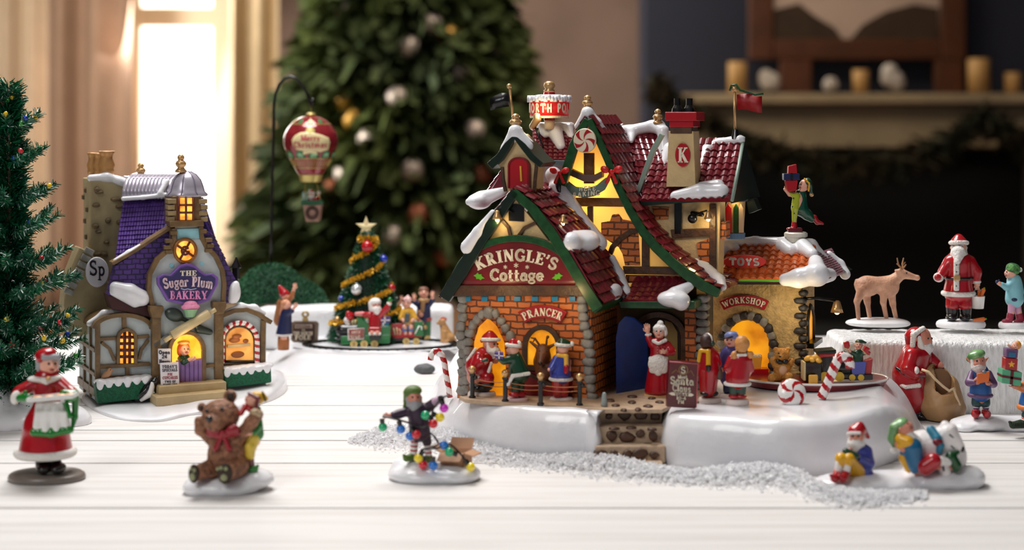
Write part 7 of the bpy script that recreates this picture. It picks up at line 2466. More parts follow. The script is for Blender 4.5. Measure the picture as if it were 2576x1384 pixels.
sdf('body', f, m_deer, [('e',(2182,720,0),(32,22,26)),('e',(2232,722,0),(30,21,27)),('c',(2182,716,0),(2232,716,0),20,20),('c',(2240,712,0),(2268,690,0),18,12),('c',(2266,688,0),(2306,699,0),12.5,6),('e',(2308,699,0),(6,6,6)),
     ('c',(2262,682,-8),(2253,682,-10),4.5,2.5),('c',(2262,682,8),(2253,680,10),4.5,2.5),('c',(2155,706,0),(2152,716,0),4,3),
     ('c',(2170,728,-10),(2156,758,-11),14,8),('c',(2156,758,-11),(2160,806,-11),6.5,5),('c',(2178,732,10),(2182,760,11),13,8),('c',(2182,760,11),(2188,802,11),6.5,5),
     ('c',(2224,738,-9),(2222,760,-9),11,7.5),('c',(2222,760,-9),(2231,808,-9),6.5,5),('c',(2242,738,9),(2246,764,9),11,7.5),('c',(2246,764,9),(2255,806,9),6.5,5)], de, 5, 110)
sdf('antlers', f, mat('antler tan',(170,124,84),.5), [('c',(2270,678,-4),(2260,666,-8),2.6,2),('c',(2260,666,-8),(2257,650,-10),2,1.5),('c',(2262,668,-8),(2256,664,-12),1.8,1.2),('c',(2272,678,4),(2270,664,8),2.6,2),('c',(2270,664,8),(2273,650,10),2,1.5),('c',(2272,676,4),(2279,666,6),2,1.4),('c',(2271,668,7),(2277,660,10),1.8,1.2)], de, 1, 54)
for x, d in ((2161,-11), (2189,11), (2233,-9), (2257,9)):
    sdf('hoof', f, m_grock, [('e',(x + 1,808 if d < 0 else 804, d - 1),(7,7,5))], de, 1, 14)
for d in (-9, 9):
    b = MB()
    b.ball(f.P((2280,687, d * 1.05)), 2.4 * f.k, 8, 6)
    b.build('eye', m_eye, de, smooth=True)
f = on_cl(2416, 816)
p = Fig(f, 'bearded figurine in a red suit holding a white bucket of carrots', (2412,623), 23, 4, -4)
p.plinth(m_ice, (2417,807,0), 62, 46, 16)
p.body([(2412,646,2,14),(2412,690,4,28),(2412,735,4,27)], [[(2388,656,0),(2374,680,-6),(2362,696,-16)],[(2440,656,0),(2456,684,0),(2458,716,-4)]], [[(2398,735,2),(2396,770,0),(2394,798,0)],[(2426,735,2),(2428,770,0),(2430,798,0)]], 10, 14,
       [((2458,714,-4),(.05,1,-.1),(0,0,-1),19,1,.7)])
p.hat(m_suit, (2394,640,14), m_fur, None, (.0,.5,0), 1.0, .24)
p.beard(m_beard, 1.7, .95)
p.put('beard_tip', m_beard, [('c',(2411,636,-22),(2409,657,-36),18,8)], 3, 26)
p.brows()
p.put('coat', m_suit, [('c',(2412,660,2),(2412,700,4),32,31),('c',(2412,700,4),(2411,732,4),31,37),('c',(2388,658,0),(2374,682,-6),15,13),('c',(2374,682,-6),(2366,692,-12),12,11),('c',(2440,658,0),(2456,684,0),15,13),('c',(2456,684,0),(2456,704,-2),13,11)], 6, 50)
p.put('fur_front', m_fur, [('b',(2406,692,-30),(7,5,40),4)], 2, 30)
p.ring('belt', m_boot, (2412,699,3), 33, 32, 4.5)
p.put('buckle', m_gold, [('b',(2407,699,-34),(8,4,7),2)], 1, 16)
p.ring('fur_hem', m_fur, (2411,738,4), 37, 35, 6.5)
p.put('fur_cuff', m_fur, [('e',(2361,698,-16),(13,9,12),20)], 2, 20)
p.put('mitten', m_suit, [('e',(2359,698,-24),(9,6,9))], 2, 16)
p.put('fur_cuff', m_fur, [('e',(2456,709,-2),(12,11,6))], 2, 20)
p.put('buttons', m_boot, [('e',(2406, y,-36),(1.8,1.8,1.8)) for y in (667,684,720)], .3, 60)
p.put('trousers', m_suit, [('c',(2398,740,2),(2396,768,0),18,17),('c',(2426,740,2),(2428,768,0),18,17)], 4, 34)
for x in (2395, 2429):
    p.put('boot', m_boot, [('c',(x,774,0),(x,796,0),15,13),('e',(x - 2,800,-12),(14,20,7))], 4, 26)
bkf = f
e = f.thing('bucket', 'white bucket of carrots hanging from the hand of the red suited figurine', 'bucket')
b = MB()
b.lathe(f.P((2460,776,-6)), [(14 * f.k,0),(17 * f.k,30 * f.k),(18 * f.k,31 * f.k),(16 * f.k,31 * f.k),(15 * f.k,24 * f.k)], 20)
b.build('pail', m_cw, e, smooth=True)
tubes('bail', f, [[(2444,748,-6),(2450,732,-6),(2459,726,-6),(2469,732,-6),(2476,748,-6)]], 1.2, m_grey, e, 6)
m_carrot = mat('carrot orange', (228,112,40), .4)
for i, (x0, y0, x1, y1, d, lab) in enumerate(((2468,748,2474,730,-10, 'upright carrot in the white bucket'),(2462,750,2464,734,-2, 'carrot behind the upright one in the white bucket'),(2450,805,2474,803,-30, 'carrot lying on the plinth beside the black boots'))):
    o = sdf('carrot', f, m_carrot, [('c',(x0, y0, d),(x1, y1, d),3,5)], None, 1, 20)
    tag(o, lab, 'carrot')
    sdf('leaf_top', f, m_holly, [('c',(x1, y1, d),(x1 + (x1 - x0) * .2 + 1, y1 + (y1 - y0) * .25, d),1.5,2.5)], None, 1, 14).parent = o
    o.children[0].location = (0, 0, 0)
    o.children[0].rotation_euler = (0, 0, 0)
f = on_cl(2552, 820)
p = Fig(f, 'child figurine in a light blue coat and striped green knit hat', (2543,686,0), 17, -68, 0)
p.plinth(m_ice, (2552,811,0), 40, 32, 14)
p.body([(2550,704,2,9),(2551,726,2,16),(2551,758,2,16)], [[(2548,712,-8),(2532,724,-12),(2512,712,-16)],[(2562,712,6),(2568,735,2),(2558,752,-8)]], [[(2546,758,-4),(2544,785,-4),(2540,806,-4)],[(2558,758,6),(2562,785,6),(2566,806,6)]], 7, 9)
p.put('knit_hat', mat('lime knit',(96,160,72),.6, bump=(500,.8), mott=(240,.6), col2=(30,84,50)), [('e',(2549,675,0),(18,18,13),16),('e',(2546,682,0),(17,18,6),16)], 3, 30)
p.put('pompom', m_fur, [('e',(2566,679,2),(6,6,6))], 1, 14)
p.put('coat', mat('ice blue coat',(140,204,216),.4, mott=(80,.15)), [('c',(2551,706,2),(2552,752,2),18,23),('c',(2548,712,-8),(2532,723,-12),9,8),('c',(2532,723,-12),(2520,716,-15),8,6.5),('c',(2562,712,4),(2568,734,2),9,8)], 4, 40)
p.put('mitten', m_navy, mitten((2516,713,-16),(-1,-.5,0),14), 2, 18)
p.put('mitten', m_navy, [('e',(2553,754,-16),(9,6,6))], 2, 16)
p.put('leggings', mat('pink leggings',(214,160,190),.4), [('c',(2546,764,-4),(2543,790,-4),10,8),('c',(2558,764,6),(2562,790,6),10,8)], 3, 34)
p.put('boot', mat('raspberry boot',(176,52,78),.4, mott=(200,.3)), [('c',(2542,792,-4),(2540,804,-4),9,9),('e',(2532,808,-6),(12,8,6))], 3, 22)
p.put('boot', mat('raspberry boot',(176,52,78),.4), [('c',(2563,792,6),(2566,804,6),9,9),('e',(2562,809,2),(12,8,6))], 3, 22)
# ------------------------------------------------------------------ people and props on the cottage base
GT = GZ + .0008
def on_gr(px, row, yaw=0): return on_table(px, row, yaw, GT)
# seated figure in red listening to a child
f = on_gr(1205, 994)
p = Fig(f, 'white bearded figurine in a red suit seated by the arched opening', (1233,866,0), 23, 52, -8, skin=m_skind)
p.plinth(m_plin, (1212,985,0), 36, 30, 15)
p.body([(1226,890,2,14),(1208,920,4,30),(1204,945,4,30)], [[(1208,896,-14),(1200,920,-24),(1222,908,-34)],[(1232,892,14),(1246,906,8),(1250,900,-2)]], [[(1210,946,-2),(1224,954,-8),(1214,974,-2)],[(1210,946,8),(1228,956,8),(1222,982,6)]], 10, 13)
p.hat(m_suit, (1212,858,8), m_fur, None, (0,.5,0), 1.0, .2)
p.beard(m_beard, 1.0, .9)
p.put('coat', m_suit, [('c',(1218,896,2),(1204,922,4),24,32),('c',(1204,922,4),(1212,936,2),32,28),('c',(1206,898,-16),(1198,918,-24),15,12),('c',(1198,918,-24),(1212,912,-32),12,10)], 6, 44)
p.put('trousers', m_suit, [('c',(1206,946,0),(1226,950,-18),24,18),('e',(1204,944,4),(30,28,16))], 5, 26)
p.put('fur_edge', m_fur, [('c',(1196,878,-4),(1178,906,-2),4,5),('c',(1178,906,-2),(1182,938,-2),5,5),('c',(1182,938,-2),(1204,948,-22),5,5),('c',(1204,948,-22),(1226,946,-26),5,5),('c',(1226,946,-26),(1236,914,-22),5,4)], 2, 44)
p.put('mitten', m_dmitt, mitten((1214,908,-38),(1,-.25,0),16), 2, 18)
p.put('boot', m_boot, [('c',(1204,962,-4),(1228,964,-14),18,16),('c',(1196,966,8),(1222,968,4),17,15),('e',(1212,976,-6),(28,18,8))], 4, 34)
# child showing a purple parcel
f = on_gr(1300, 1008)
p = Fig(f, 'child figurine in a dark green coat and red cap leaning to the seated figure', (1291,878,0), 18, -120, 0)
p.plinth(mat('rosy plinth',(216,180,178),.5), (1300,1000,0), 30, 24, 13)
p.body([(1294,898,2,9),(1300,920,2,18),(1302,950,2,18)], [[(1286,904,-10),(1268,908,-14),(1252,900,-14)]], [[(1296,950,-6),(1296,975,-6),(1296,994,-6)],[(1308,950,6),(1308,975,6),(1308,994,6)]], 7, 9)
p.hat(m_suit, (1305,863,-8), m_fur, m_fur, (.2,.3,0), 1.0, .26, .34)
p.put('coat', m_dmitt, [('c',(1296,902,2),(1306,940,2),19,26),('c',(1286,904,-10),(1268,908,-14),11,9),('c',(1268,908,-14),(1256,902,-14),9,7),('c',(1306,940,2),(1322,938,0),18,8)], 5, 42)
p.put('fur_hem', m_fur, [('c',(1278,968,-20),(1290,946,-26),4.5,5),('c',(1290,946,-26),(1330,940,-18),5,5),('c',(1276,972,-16),(1280,960,-18),4,4)], 2, 34)
p.put('trousers', mat('moss trousers',(34,60,34),.4), [('c',(1296,958,-6),(1296,984,-6),12,11),('c',(1308,958,6),(1308,984,6),12,11)], 3, 28)
p.put('shoes', m_suit, [('e',(1294,992,-10),(15,14,7)),('e',(1310,992,0),(14,14,7))], 2, 28)
parcel(f, 'purple_parcel', 'little purple parcel held between the seated figure and the child', [(1244,886),(1266,888),(1266,904),(1245,902)], -26, 18, mat('violet paper',(86,68,140),.4), m_cw)
# reindeer looking out of the window
fr_ = Fr(1362, 926, C.o.y + .03, 0)
dr = fr_.thing('reindeer_figurine', 'dark brown reindeer looking out of the small arched window', 'reindeer')
m_dkd = mat('chestnut coat', (116,66,36), .45, mott=(140,.3))
dd = -60
sdf('body', fr_, m_dkd, [('c',(1364,930,10),(1366,896, dd),26,20),('e',(1366,884, dd - 4),(17,16,19)),('c',(1364,894, dd - 14),(1360,912, dd - 26),13,8),('c',(1352,874, dd),(1334,860, dd),5,3),('c',(1380,874, dd),(1396,866, dd),5,3),('c',(1366,912, dd + 20),(1372,930, dd + 10),24,26)], dr, 4, 60)
sdf('antlers', fr_, mat('dark antler',(92,54,30),.5), [('c',(1358,870, dd),(1346,852, dd),3,2.4),('c',(1346,852, dd),(1336,850, dd),2.4,1.8),('c',(1346,852, dd),(1340,862, dd),2,1.5),('c',(1374,870, dd),(1376,850, dd),3,2.4),('e',(1378,848, dd),(4,4,4))], dr, 1.5, 40)
for x in (1358, 1374):
    b = MB()
    b.ball(fr_.P((x,884, dd - 18)), 2.6 * fr_.k, 8, 6)
    b.build('eye', m_eye, dr, smooth=True)
sdf('nose', fr_, m_boot, [('e',(1359,914, dd - 32),(5,4,4))], dr, 1, 12)
# child in blue feeding it
f = on_gr(1410, 1006)
p = Fig(f, 'child figurine in a blue coat with a green bobble cap and yellow scarf', (1416,877,0), 18, -140, 0)
p.plinth(m_plin, (1412,1000,0), 30, 24, 12)
p.body([(1414,896,2,9),(1412,920,2,17),(1408,950,2,18)], [[(1400,904,-6),(1390,924,-14),(1382,930,-20)],[(1428,906,4),(1430,930,-4),(1416,940,-12)]], [[(1400,950,-4),(1400,975,-4),(1400,992,-4)],[(1416,950,4),(1416,975,4),(1416,992,4)]], 7, 9)
p.hat(mat('forest bobble cap',(18,58,36),.3, coat=.4), (1438,865,-4), m_fur, m_fur, (.3,.4,0), 1.05, .26, .36)
p.put('coat', mat('cobalt coat',(52,66,160),.3, coat=.3), [('c',(1414,904,2),(1410,942,2),20,27),('c',(1400,904,-8),(1390,924,-14),11,9),('c',(1390,924,-14),(1384,930,-18),9,7)], 5, 40)
p.put('scarf', mat('mustard scarf',(226,176,62),.5), [('c',(1424,896,-16),(1425,930,-24),6,6),('c',(1404,894,-14),(1424,896,-16),5,6)], 2, 30)
p.put('scarf_end', m_suit, [('c',(1425,924,-27),(1424,936,-28),6.2,6)], 2, 16)
p.ring('fur_hem', m_fur, (1411,953,2), 27, 26, 4.5)
p.put('trousers', m_suit, [('c',(1402,960,-4),(1402,990,-4),14,12),('c',(1418,960,4),(1418,990,4),14,12)], 4, 28)
# rail posts with ball tops and cord
f0 = on_gr(1320, 1012)
r_ = f0.thing('rope_barrier', 'low barrier of black posts with gold balls and cords before the brick wing', 'barrier')
tops = []
for x, row in ((1188,1002), (1271,1011), (1360,1019), (1458,1021)):
    g = on_gr(x, row)
    base = g.o - f0.o
    b = MB()
    k = g.k
    b.lathe(base, [(9 * k,-4 * k),(9 * k,4 * k),(6 * k,7 * k),(5.5 * k,54 * k),(8 * k,57 * k),(8 * k,62 * k)], 14)
    b.build('post', m_boot, r_, smooth=False)
    b = MB()
    b.lathe(base, [(7 * k,62 * k),(5 * k,64 * k),(9.5 * k,71 * k),(9 * k,77 * k),(4 * k,81 * k),(1 * k,82 * k)], 16)
    b.build('ball_top', m_gold, r_, smooth=True)
    b = MB()
    b.ball(base + Vector((8 * k,-2 * k,52 * k)), 6 * k, 10, 6)
    b.build('eyelet', m_boot, r_, smooth=True)
    tops.append(base + Vector((4 * k,-2 * k,50 * k)))
for a, c in zip(tops[:-1], tops[1:]):
    for dz in (0, -.004):
        b = MB()
        b.tube([a.lerp(c, t / 10) + Vector((0,0, dz - .0016 * (1 - (t / 5 - 1) ** 2))) for t in range(11)], .0004, 5)
        b.build('cord', mat('copper cord',(176,108,62),.4, metal=.3), r_, smooth=True)
# maroon notice board
f = on_gr(1716, 1030, 10)
nb = f.thing('notice_board', 'dark maroon upright notice board with white lettering by the stone steps', 'sign')
extr('panel', f, [(1684,906),(1756,912),(1750,1028),(1678,1024)], 0, 16, mat('oxblood panel',(92,14,22),.25, coat=.3), nb, 1.5)
tubes('pink_edge', f, [[(1684,910,-1),(1756,916,-1),(1751,1026,-1)]], 1.6, mat('rose edge',(190,92,96),.4), nb, 5)
lettering('lettering', f, 'S', straight(1719,940,17,0,1.0), m_lett, nb, 1.5, -2, .05, 1.2)
b = MB()
b.tube([f.L(1719 + 11 * math.cos(q * .314),931 + 12 * math.sin(q * .314),-1) for q in range(20)], 1.2 * f.k, 6, True)
b.tube([f.L(1706,936,-1), f.L(1700,930,-1), f.L(1690,940,-1)], .8 * f.k, 5)
b.tube([f.L(1732,938,-1), f.L(1738,932,-1), f.L(1746,946,-1)], .8 * f.k, 5)
b.build('emblem_ring', mat('dull gold',(150,120,70),.4), nb)
lettering('lettering', f, 'Meet', straight(1717,953,9,0, fit('Meet',24,9,.05)), m_lett, nb, 1.5, -2, .05, 1.2)
lettering('lettering', f, 'Santa', straight(1716,968,19,.06, fit('Santa',58,19,.06)), m_lett, nb, 1.5, -2, .06, 1.3)
lettering('lettering', f, 'Claus', straight(1715,986,18,.06, fit('Claus',46,18,.06)), m_lett, nb, 1.5, -2, .06, 1.3)
extr('ribbon', f, [(1682,990),(1690,987),(1740,990),(1746,994),(1740,998),(1690,995)], -2, 1, m_lett, nb, .5)
lettering('lettering', f, 'TODAY', straight(1715,996,6,.05, fit('TODAY',36,6,.08)), mat('oxblood panel',(92,14,22),.25), nb, 1, -3.2, .08, 1.1)
lettering('lettering', f, '10-4', straight(1714,1006,8,.05, fit('10-4',24,8,.1)), m_lett, nb, 1.5, -2, .1, 1.2)
lettering('lettering', f, 'PM', straight(1713,1016,9,.05, fit('PM',15,9,.1)), m_lett, nb, 1.5, -2, .1, 1.2)
# waving woman in the doorway
f = on_gr(1656, 996)
p = Fig(f, 'white haired woman figurine in red dress and apron waving at the open door', (1659,835,0), 18, -8, -2)
p.plinth(mat('honey doorstep',(222,172,112),.5), (1656,990,0), 36, 26, 8)
p.body([(1658,854,2,9),(1657,880,2,18),(1655,920,2,18)], [[(1638,864,0),(1631,850,-6),(1630,838,-8)],[(1680,866,0),(1690,882,-8),(1670,886,-22)]], [[(1648,925,2),(1648,985,2)],[(1662,925,2),(1662,985,2)]], 7, 9,
       [((1630,838,-8),(-.12,-1,-.1),(0,0,-1),25,-1,.15),((1674,885,-22),(-1,.05,-.2),(0,0,-1),18,1,.4)])
p.put('hair', m_beard, [('e', p.hp(0,.32,-.25),(17,17,16)),('e',(1661,814,2),(8,8,8)),('c', p.hp(-.6,.55,.4), p.hp(.6,.55,.4),5,5),('e', p.hp(.8,-.05,-.1),(6,8,11))], 3, 30, .4)
p.put('glasses', mat('silver wire',(200,200,204),.3, metal=.6), [c for u in (-.3,.3) for c in [('c', p.hp(u + .2 * math.cos(a),.1 + .18 * math.sin(a),.95), p.hp(u + .2 * math.cos(a + .8),.1 + .18 * math.sin(a + .8),.95),.7,.7) for a in (0,.8,1.6,2.4,3.2,4.0,4.8,5.6)]], .2, 50)
p.put('bodice', m_suit, [('c',(1657,868,2),(1657,896,2),21,21),('c',(1640,866,0),(1632,850,-6),10,8.5),('c',(1678,868,0),(1690,884,-8),11,10),('c',(1690,884,-8),(1680,888,-18),10,8)], 5, 40)
p.put('collar', m_fur, [('c',(1644,858,-14),(1654,864,-22),5,4),('c',(1658,864,-22),(1674,856,-14),4,5)], 2, 26)
p.put('buttons', m_gold, [('e',(1654, y,-23),(1.6,1.6,1.6)) for y in (872,880,888)], .3, 40)
p.put('cuff', m_fur, [('e',(1631,842,-8),(9,8,4),-6)], 2, 16)
p.put('skirt', m_suit, [('c',(1656,900,2),(1654,985,2),22,33),('B',(1654,1020,0),(80,80,31),1)], 5, 40)
p.put('apron', m_fur, [('e',(1656,916,-20),(26,14,24)),('e',(1642,932,-22),(9,6,8)),('e',(1656,938,-26),(9,6,8)),('e',(1670,932,-22),(9,6,8)),('c',(1636,902,-14),(1676,902,-14),5,5)], 4, 34)
# boy with ear muffs, seen from behind
f = on_gr(1786, 1010)
p = Fig(f, 'boy figurine in a long red coat with ear muffs and yellow scarf', (1780,860,0), 18, 142, 0, skin=m_brownskin)
p.plinth(m_plin, (1786,1000,0), 29, 24, 15)
p.body([(1782,878,2,9),(1783,905,2,16),(1784,950,2,16)], [[(1798,888,0),(1806,912,-4),(1806,934,-6)],[(1768,888,0),(1764,910,0)]], [[(1778,950,2),(1778,990,2)],[(1792,950,2),(1792,990,2)]], 6, 8, face=False)
p.put('hair', mat('dark brown hair',(62,36,28),.45, bump=(300,.4)), [('e',(1778,856,-3),(17,17,17)),('e',(1776,866,-6),(14,14,12))], 4, 26, .4)
tubes('headband', f, [[(1791,858,-14),(1789,846,-14),(1783,840,-8),(1776,840,4)]], 2.2, m_cw, p.root)
p.put('ear_muff', m_dmitt, [('e',(1792,864,-12),(7,7,8))], 2, 14)
p.put('coat', m_suit, [('c',(1782,892,2),(1783,930,2),22,26),('c',(1783,930,2),(1781,980,2),26,22),('c',(1800,892,0),(1807,916,-4),10,9)], 5, 40)
p.put('scarf', m_yel, [('c',(1764,882,-12),(1780,884,-20),5,5),('c',(1782,884,-22),(1782,922,-27),6,6),('c',(1762,884,-10),(1758,908,-8),5,5)], 3, 34)
p.put('scarf_end', m_boot, [('c',(1782,922,-28),(1782,930,-28),6.2,6)], 1, 14)
p.put('shoes', m_boot, [('e',(1774,990,-6),(13,14,7)),('e',(1796,990,-2),(12,13,7))], 2, 26)
p.put('satchel', mat('grey satchel',(92,78,66),.6), [('e',(1810,944,-8),(9,8,12)),('c',(1806,912,-12),(1812,936,-12),2,2)], 2, 24)
# boy in a blue cap
f = on_gr(1838, 1000)
p = Fig(f, 'boy figurine in a purple coat and pale blue cap behind the girl in red', (1838,858,0), 18, -14, 0)
p.plinth(m_plin, (1838,990,0), 26, 20, 14)
p.body([(1838,876,2,9),(1836,905,2,16),(1836,950,2,16)], [[(1822,888,0),(1816,915,-4),(1822,936,-10)],[(1852,888,0),(1858,915,-4)]], [[(1830,950,2),(1830,982,2)],[(1844,950,2),(1844,982,2)]], 6, 8)
p.put('cap', mat('powder blue cap',(124,136,190),.35), [('e',(1840,845,2),(18,18,11)),('e',(1842,842,-2),(15,14,9))], 3, 26)
p.put('cap_visor', m_navy, [('e',(1833,848,-12),(14,8,3),-8)], 1, 20)
p.put('coat', mat('iris purple coat',(74,66,136),.45, mott=(120,.2)), [('c',(1837,888,2),(1836,950,2),21,25),('c',(1822,890,0),(1815,916,-4),10,9)], 5, 36)
p.put('trousers', m_navy, [('c',(1830,960,2),(1829,982,2),11,10),('c',(1844,960,2),(1845,982,2),11,10)], 3, 26)
# girl in red, seen from behind
f = on_gr(1856, 1016)
p = Fig(f, 'girl figurine seen from behind in a red coat with blond pigtails', (1867,868,0), 20, 172, 0)
p.plinth(m_plin, (1855,1004,0), 30, 24, 15)
p.body([(1866,888,2,9),(1860,915,2,18),(1857,955,2,20)], [[(1838,905,-4),(1830,930,-6),(1838,948,4)],[(1884,905,-2),(1888,930,2),(1880,946,10)]], [[(1847,960,2),(1847,995,2)],[(1865,960,2),(1865,995,2)]], 8, 9, face=False)
m_blond = mat('honey hair', (206,142,78), .45, bump=(260,.4))
p.put('hair', m_blond, [('e',(1867,864,-4),(19,19,20)),('e',(1865,876,-8),(15,14,12)),('e',(1847,894,-12),(9,9,11)),('e',(1888,893,-10),(8,8,10),20),('c',(1856,884,-12),(1848,890,-12),4,4),('c',(1876,884,-12),(1886,890,-10),4,4)], 3, 40, .3)
p.put('hair_ties', m_boot, [('e',(1854,885,-14),(5,4,3)),('e',(1878,885,-13),(4,4,3))], .5, 30)
p.put('coat', m_suit, [('c',(1862,906,2),(1855,950,2),25,30),('c',(1842,904,-4),(1831,926,-6),12,11),('c',(1882,906,-2),(1888,928,2),11,10)], 6, 40)
p.put('collar', m_fur, [('c',(1857,894,-18),(1876,893,-16),4,4)], 1, 18)
p.ring('fur_hem', m_fur, (1855,965,2), 31, 28, 4.5)
p.put('trousers', m_dmitt, [('c',(1846,970,0),(1846,990,0),13,11),('c',(1865,970,0),(1865,990,0),13,11)], 3, 28)
p.put('shoes', m_suit, [('e',(1846,997,-4),(14,14,6)),('e',(1865,997,-4),(14,14,6))], 2, 28)
# steps marker, candy canes, peppermint
f = on_gr(1520, 1024)
o = sdf('stone_bollard', f, mat('blue grey bollard',(156,168,168),.5, mott=(100,.25)), [('c',(1520,1018,0),(1520,992,0),9,5.5),('B',(1520,1034,0),(30,30,10),1)], None, 2, 24)
tag(o, 'small blue grey cone bollard beside the top of the stone steps', 'bollard')
def cane(label, pts, r, base, bands):
    f_ = on_table(base[0], base[1], 0, base[2])
    e = f_.thing('candy_cane', label, 'candy cane')
    candy('cane', f_, [(x, y,0) for x, y in pts], r, 0, e, bands, m_cw, m_red, 1.0)
cane('candy cane at the outer corner of the stone edged brick wing', [(1132,1000),(1128,972),(1122,940),(1118,912),(1112,894),(1102,883),(1092,884),(1085,893),(1083,906)], 7.5, (1134,996,.036), 5)
cane('big leaning candy cane before the red oval platform', [(2066,1002),(2084,960),(2100,922),(2108,905),(2118,896),(2130,900),(2138,912),(2138,926)], 12, (2066,1006, GZ), 6)
f = on_gr(1992, 1014)
mt = f.thing('peppermint_candy', 'large red and white peppermint lying in the snow beside the leaning candy cane', 'candy')
b = MB()
S_, N_ = 72, 24
cc = f.P((1992,988,0))
Rm = _rot((64,10,0))
for i in range(N_):
    for q in range(S_):
        pass
vs, fs, mi = [], [], []
for i in range(N_ + 1):
    t = math.pi * i / N_
    for q in range(S_):
        a = 2 * math.pi * q / S_
        vs.append(cc + Rm @ Vector((36 * math.sin(t) * math.cos(a) * f.k,36 * math.sin(t) * math.sin(a) * f.k,17 * math.cos(t) * f.k)))
for i in range(N_):
    for q in range(S_):
        fs.append((i * S_ + q,(i + 1) * S_ + q,(i + 1) * S_ + (q + 1) % S_, i * S_ + (q + 1) % S_))
        mi.append(int(((q / 2.4 + i * .55) % 7.5) < 2.6))
mesh('candy_body', vs, fs, f, [m_cw, m_red], mt, True, mi)

# ---- red oval platform with toys
PZ = GZ + .0075
xo, yo = tpt(2050, 950, PZ)
pt = bpy.data.objects.new('oval_platform', None)
COL.objects.link(pt)
pt.location = (xo, yo, TZ + PZ)
tag(pt, 'low dark red oval platform with a white rim at the workshop corner', 'platform')
hx, hy = 182 * yo / F, .046
b = MB()
b.lathe((0,0,0), [(hx * .95,-.0062),(hx * .99,-.002),(hx,.0002),(hx * .975,.0006)], 48, hy / hx)
b.build('deck', mat('dark red boards',(126,22,32),.3, coat=.3, mott=(60,.35)), pt, smooth=False)
b = MB()
b.tube([Vector((hx * 1.0 * math.cos(q * .1309), hy * 1.0 * math.sin(q * .1309),.0002)) for q in range(48)], .0011, 7, True)
b.build('white_rim', m_cw, pt, smooth=True)
def on_pl(px, row): return on_table(px, row, 0, PZ + .0006)
# teddy
f = on_pl(1968, 958)
te = f.thing('teddy_bear', 'small golden teddy bear with a dark bow on the red platform', 'teddy bear')
m_gb = mat('golden teddy', (214,146,62), .6, bump=(600,.8), mott=(300,.3))
sdf('body', f, m_gb, [('e',(1968,930,0),(22,19,25)),('e',(1967,894,-2),(20,17,18)),('e',(1952,880,0),(7,5,7)),('e',(1982,880,0),(7,5,7)),('e',(1964,899,-16),(8,7,7)),('c',(1950,920,-6),(1944,906,-8),8,8),('c',(1986,918,0),(1992,908,0),8,7),('c',(1958,950,-10),(1942,950,-26),11,10),('c',(1980,948,-10),(1984,948,-28),11,11)], te, 4, 56, .7)
sdf('belly', f, mat('pale belly',(226,178,140),.6), [('e',(1970,932,-15),(11,6,13))], te, 1, 20)
sdf('bow_tie', f, m_boot, [('e',(1960,910,-18),(8,4,6),20),('e',(1976,910,-16),(8,4,6),-20)], te, 2, 22)
sdf('nose', f, m_boot, [('e',(1962,897,-22),(3,2.5,2.5))], te, 1, 12)
for x in (1959, 1972):
    b = MB()
    b.ball(f.P((x,889,-15)), 2.4 * f.k, 8, 6)
    b.build('eye', m_eye, te, smooth=True)
# parcels by the arch
m_orp = mat('amber paper', (238,170,62), .35)
f = on_pl(1905, 940)
parcel(f, 'gift_parcel', 'amber yellow parcel beside the girl in the red coat', [(1890,900),(1918,898),(1914,928),(1890,930)], 0, 26, m_orp)
sdf('bow', f, m_fur, [('e',(1898,896,10),(8,6,5)),('e',(1910,896,10),(7,6,5))], bpy.data.objects['gift_parcel.002'] if 'gift_parcel.002' in bpy.data.objects else None, 2, 20)
parcel(f, 'flat_parcel', 'flat bright red parcel lying under the amber parcel', [(1884,930),(1934,928),(1934,944),(1884,946)], -10, 40, m_red)
f = on_pl(1928, 930)
e = f.thing('flower_pot', 'small olive green pot in front of the workshop opening', 'pot')
b = MB()
b.lathe(f.P((1928,928,30)), [(8 * f.k,0),(10 * f.k,26 * f.k),(14 * f.k,27 * f.k),(14 * f.k,34 * f.k),(9 * f.k,34 * f.k)], 16)
b.build('pot', mat('olive pot',(126,140,40),.4), e, smooth=False)
# black parcel with a gold bow
f = on_pl(2044, 962)
e = parcel(f, 'gift_parcel', 'glossy black parcel topped with a big gold bow', [(2024,912),(2066,911),(2066,958),(2024,960)], -6, 40, m_boot, None)
extr('ribbon', f, [(2022,912),(2027,912),(2027,958),(2022,958)], -8, 36, m_bcream, e, .5)
sdf('bow', f, mat('golden bow',(232,176,70),.4), [('e',(2034,902,6),(12,9,8),-14),('e',(2054,900,6),(12,9,8),14),('e',(2044,906,-6),(7,7,6)),('e',(2060,908,-4),(8,6,6))], e, 3, 30, .4)
o = sdf('gold_chip', f, mat('golden bow',(232,176,70),.4), [('b',(2046,956,-24),(12,4,13),4)], None, 2, 20)
tag(o, 'small wedge of gold foil leaning on the black parcel', 'ornament')
# toy engine and wagon on the platform
f = on_pl(2110, 962)
en = f.thing('toy_engine', 'black toy engine with a red cab roof and yellow wheels on the platform', 'toy train')
extr('cab', f, [(2070,888),(2096,886),(2096,950),(2070,952)], 0, 40, m_boot, en, 2)
extr('cab_roof', f, [(2056,884),(2104,880),(2104,890),(2056,892)], -8, 48, m_dgreen, en, 2)
extr('roof_trim', f, [(2060,891),(2102,888),(2100,897),(2062,899)], -4, 44, m_red, en, 1)
sdf('boiler', f, m_boot, [('c',(2096,924,20),(2134,924,20),18,18),('b',(2110,944,20),(34,20,8),3),('c',(2122,908,20),(2122,890,20),6,8)], en, 3, 34)
for x in (2074, 2112):
    b = MB()
    b.tube([f.P((x,948,-6)), f.P((x,948,0))], 12 * f.k, 20)
    b.build('wheel', mat('yellow wheel',(216,176,50),.4, mott=(200,.3)), en)
wg = f.thing('toy_wagon', 'toy wagon with blue and red side boards coupled to the black engine', 'toy train')
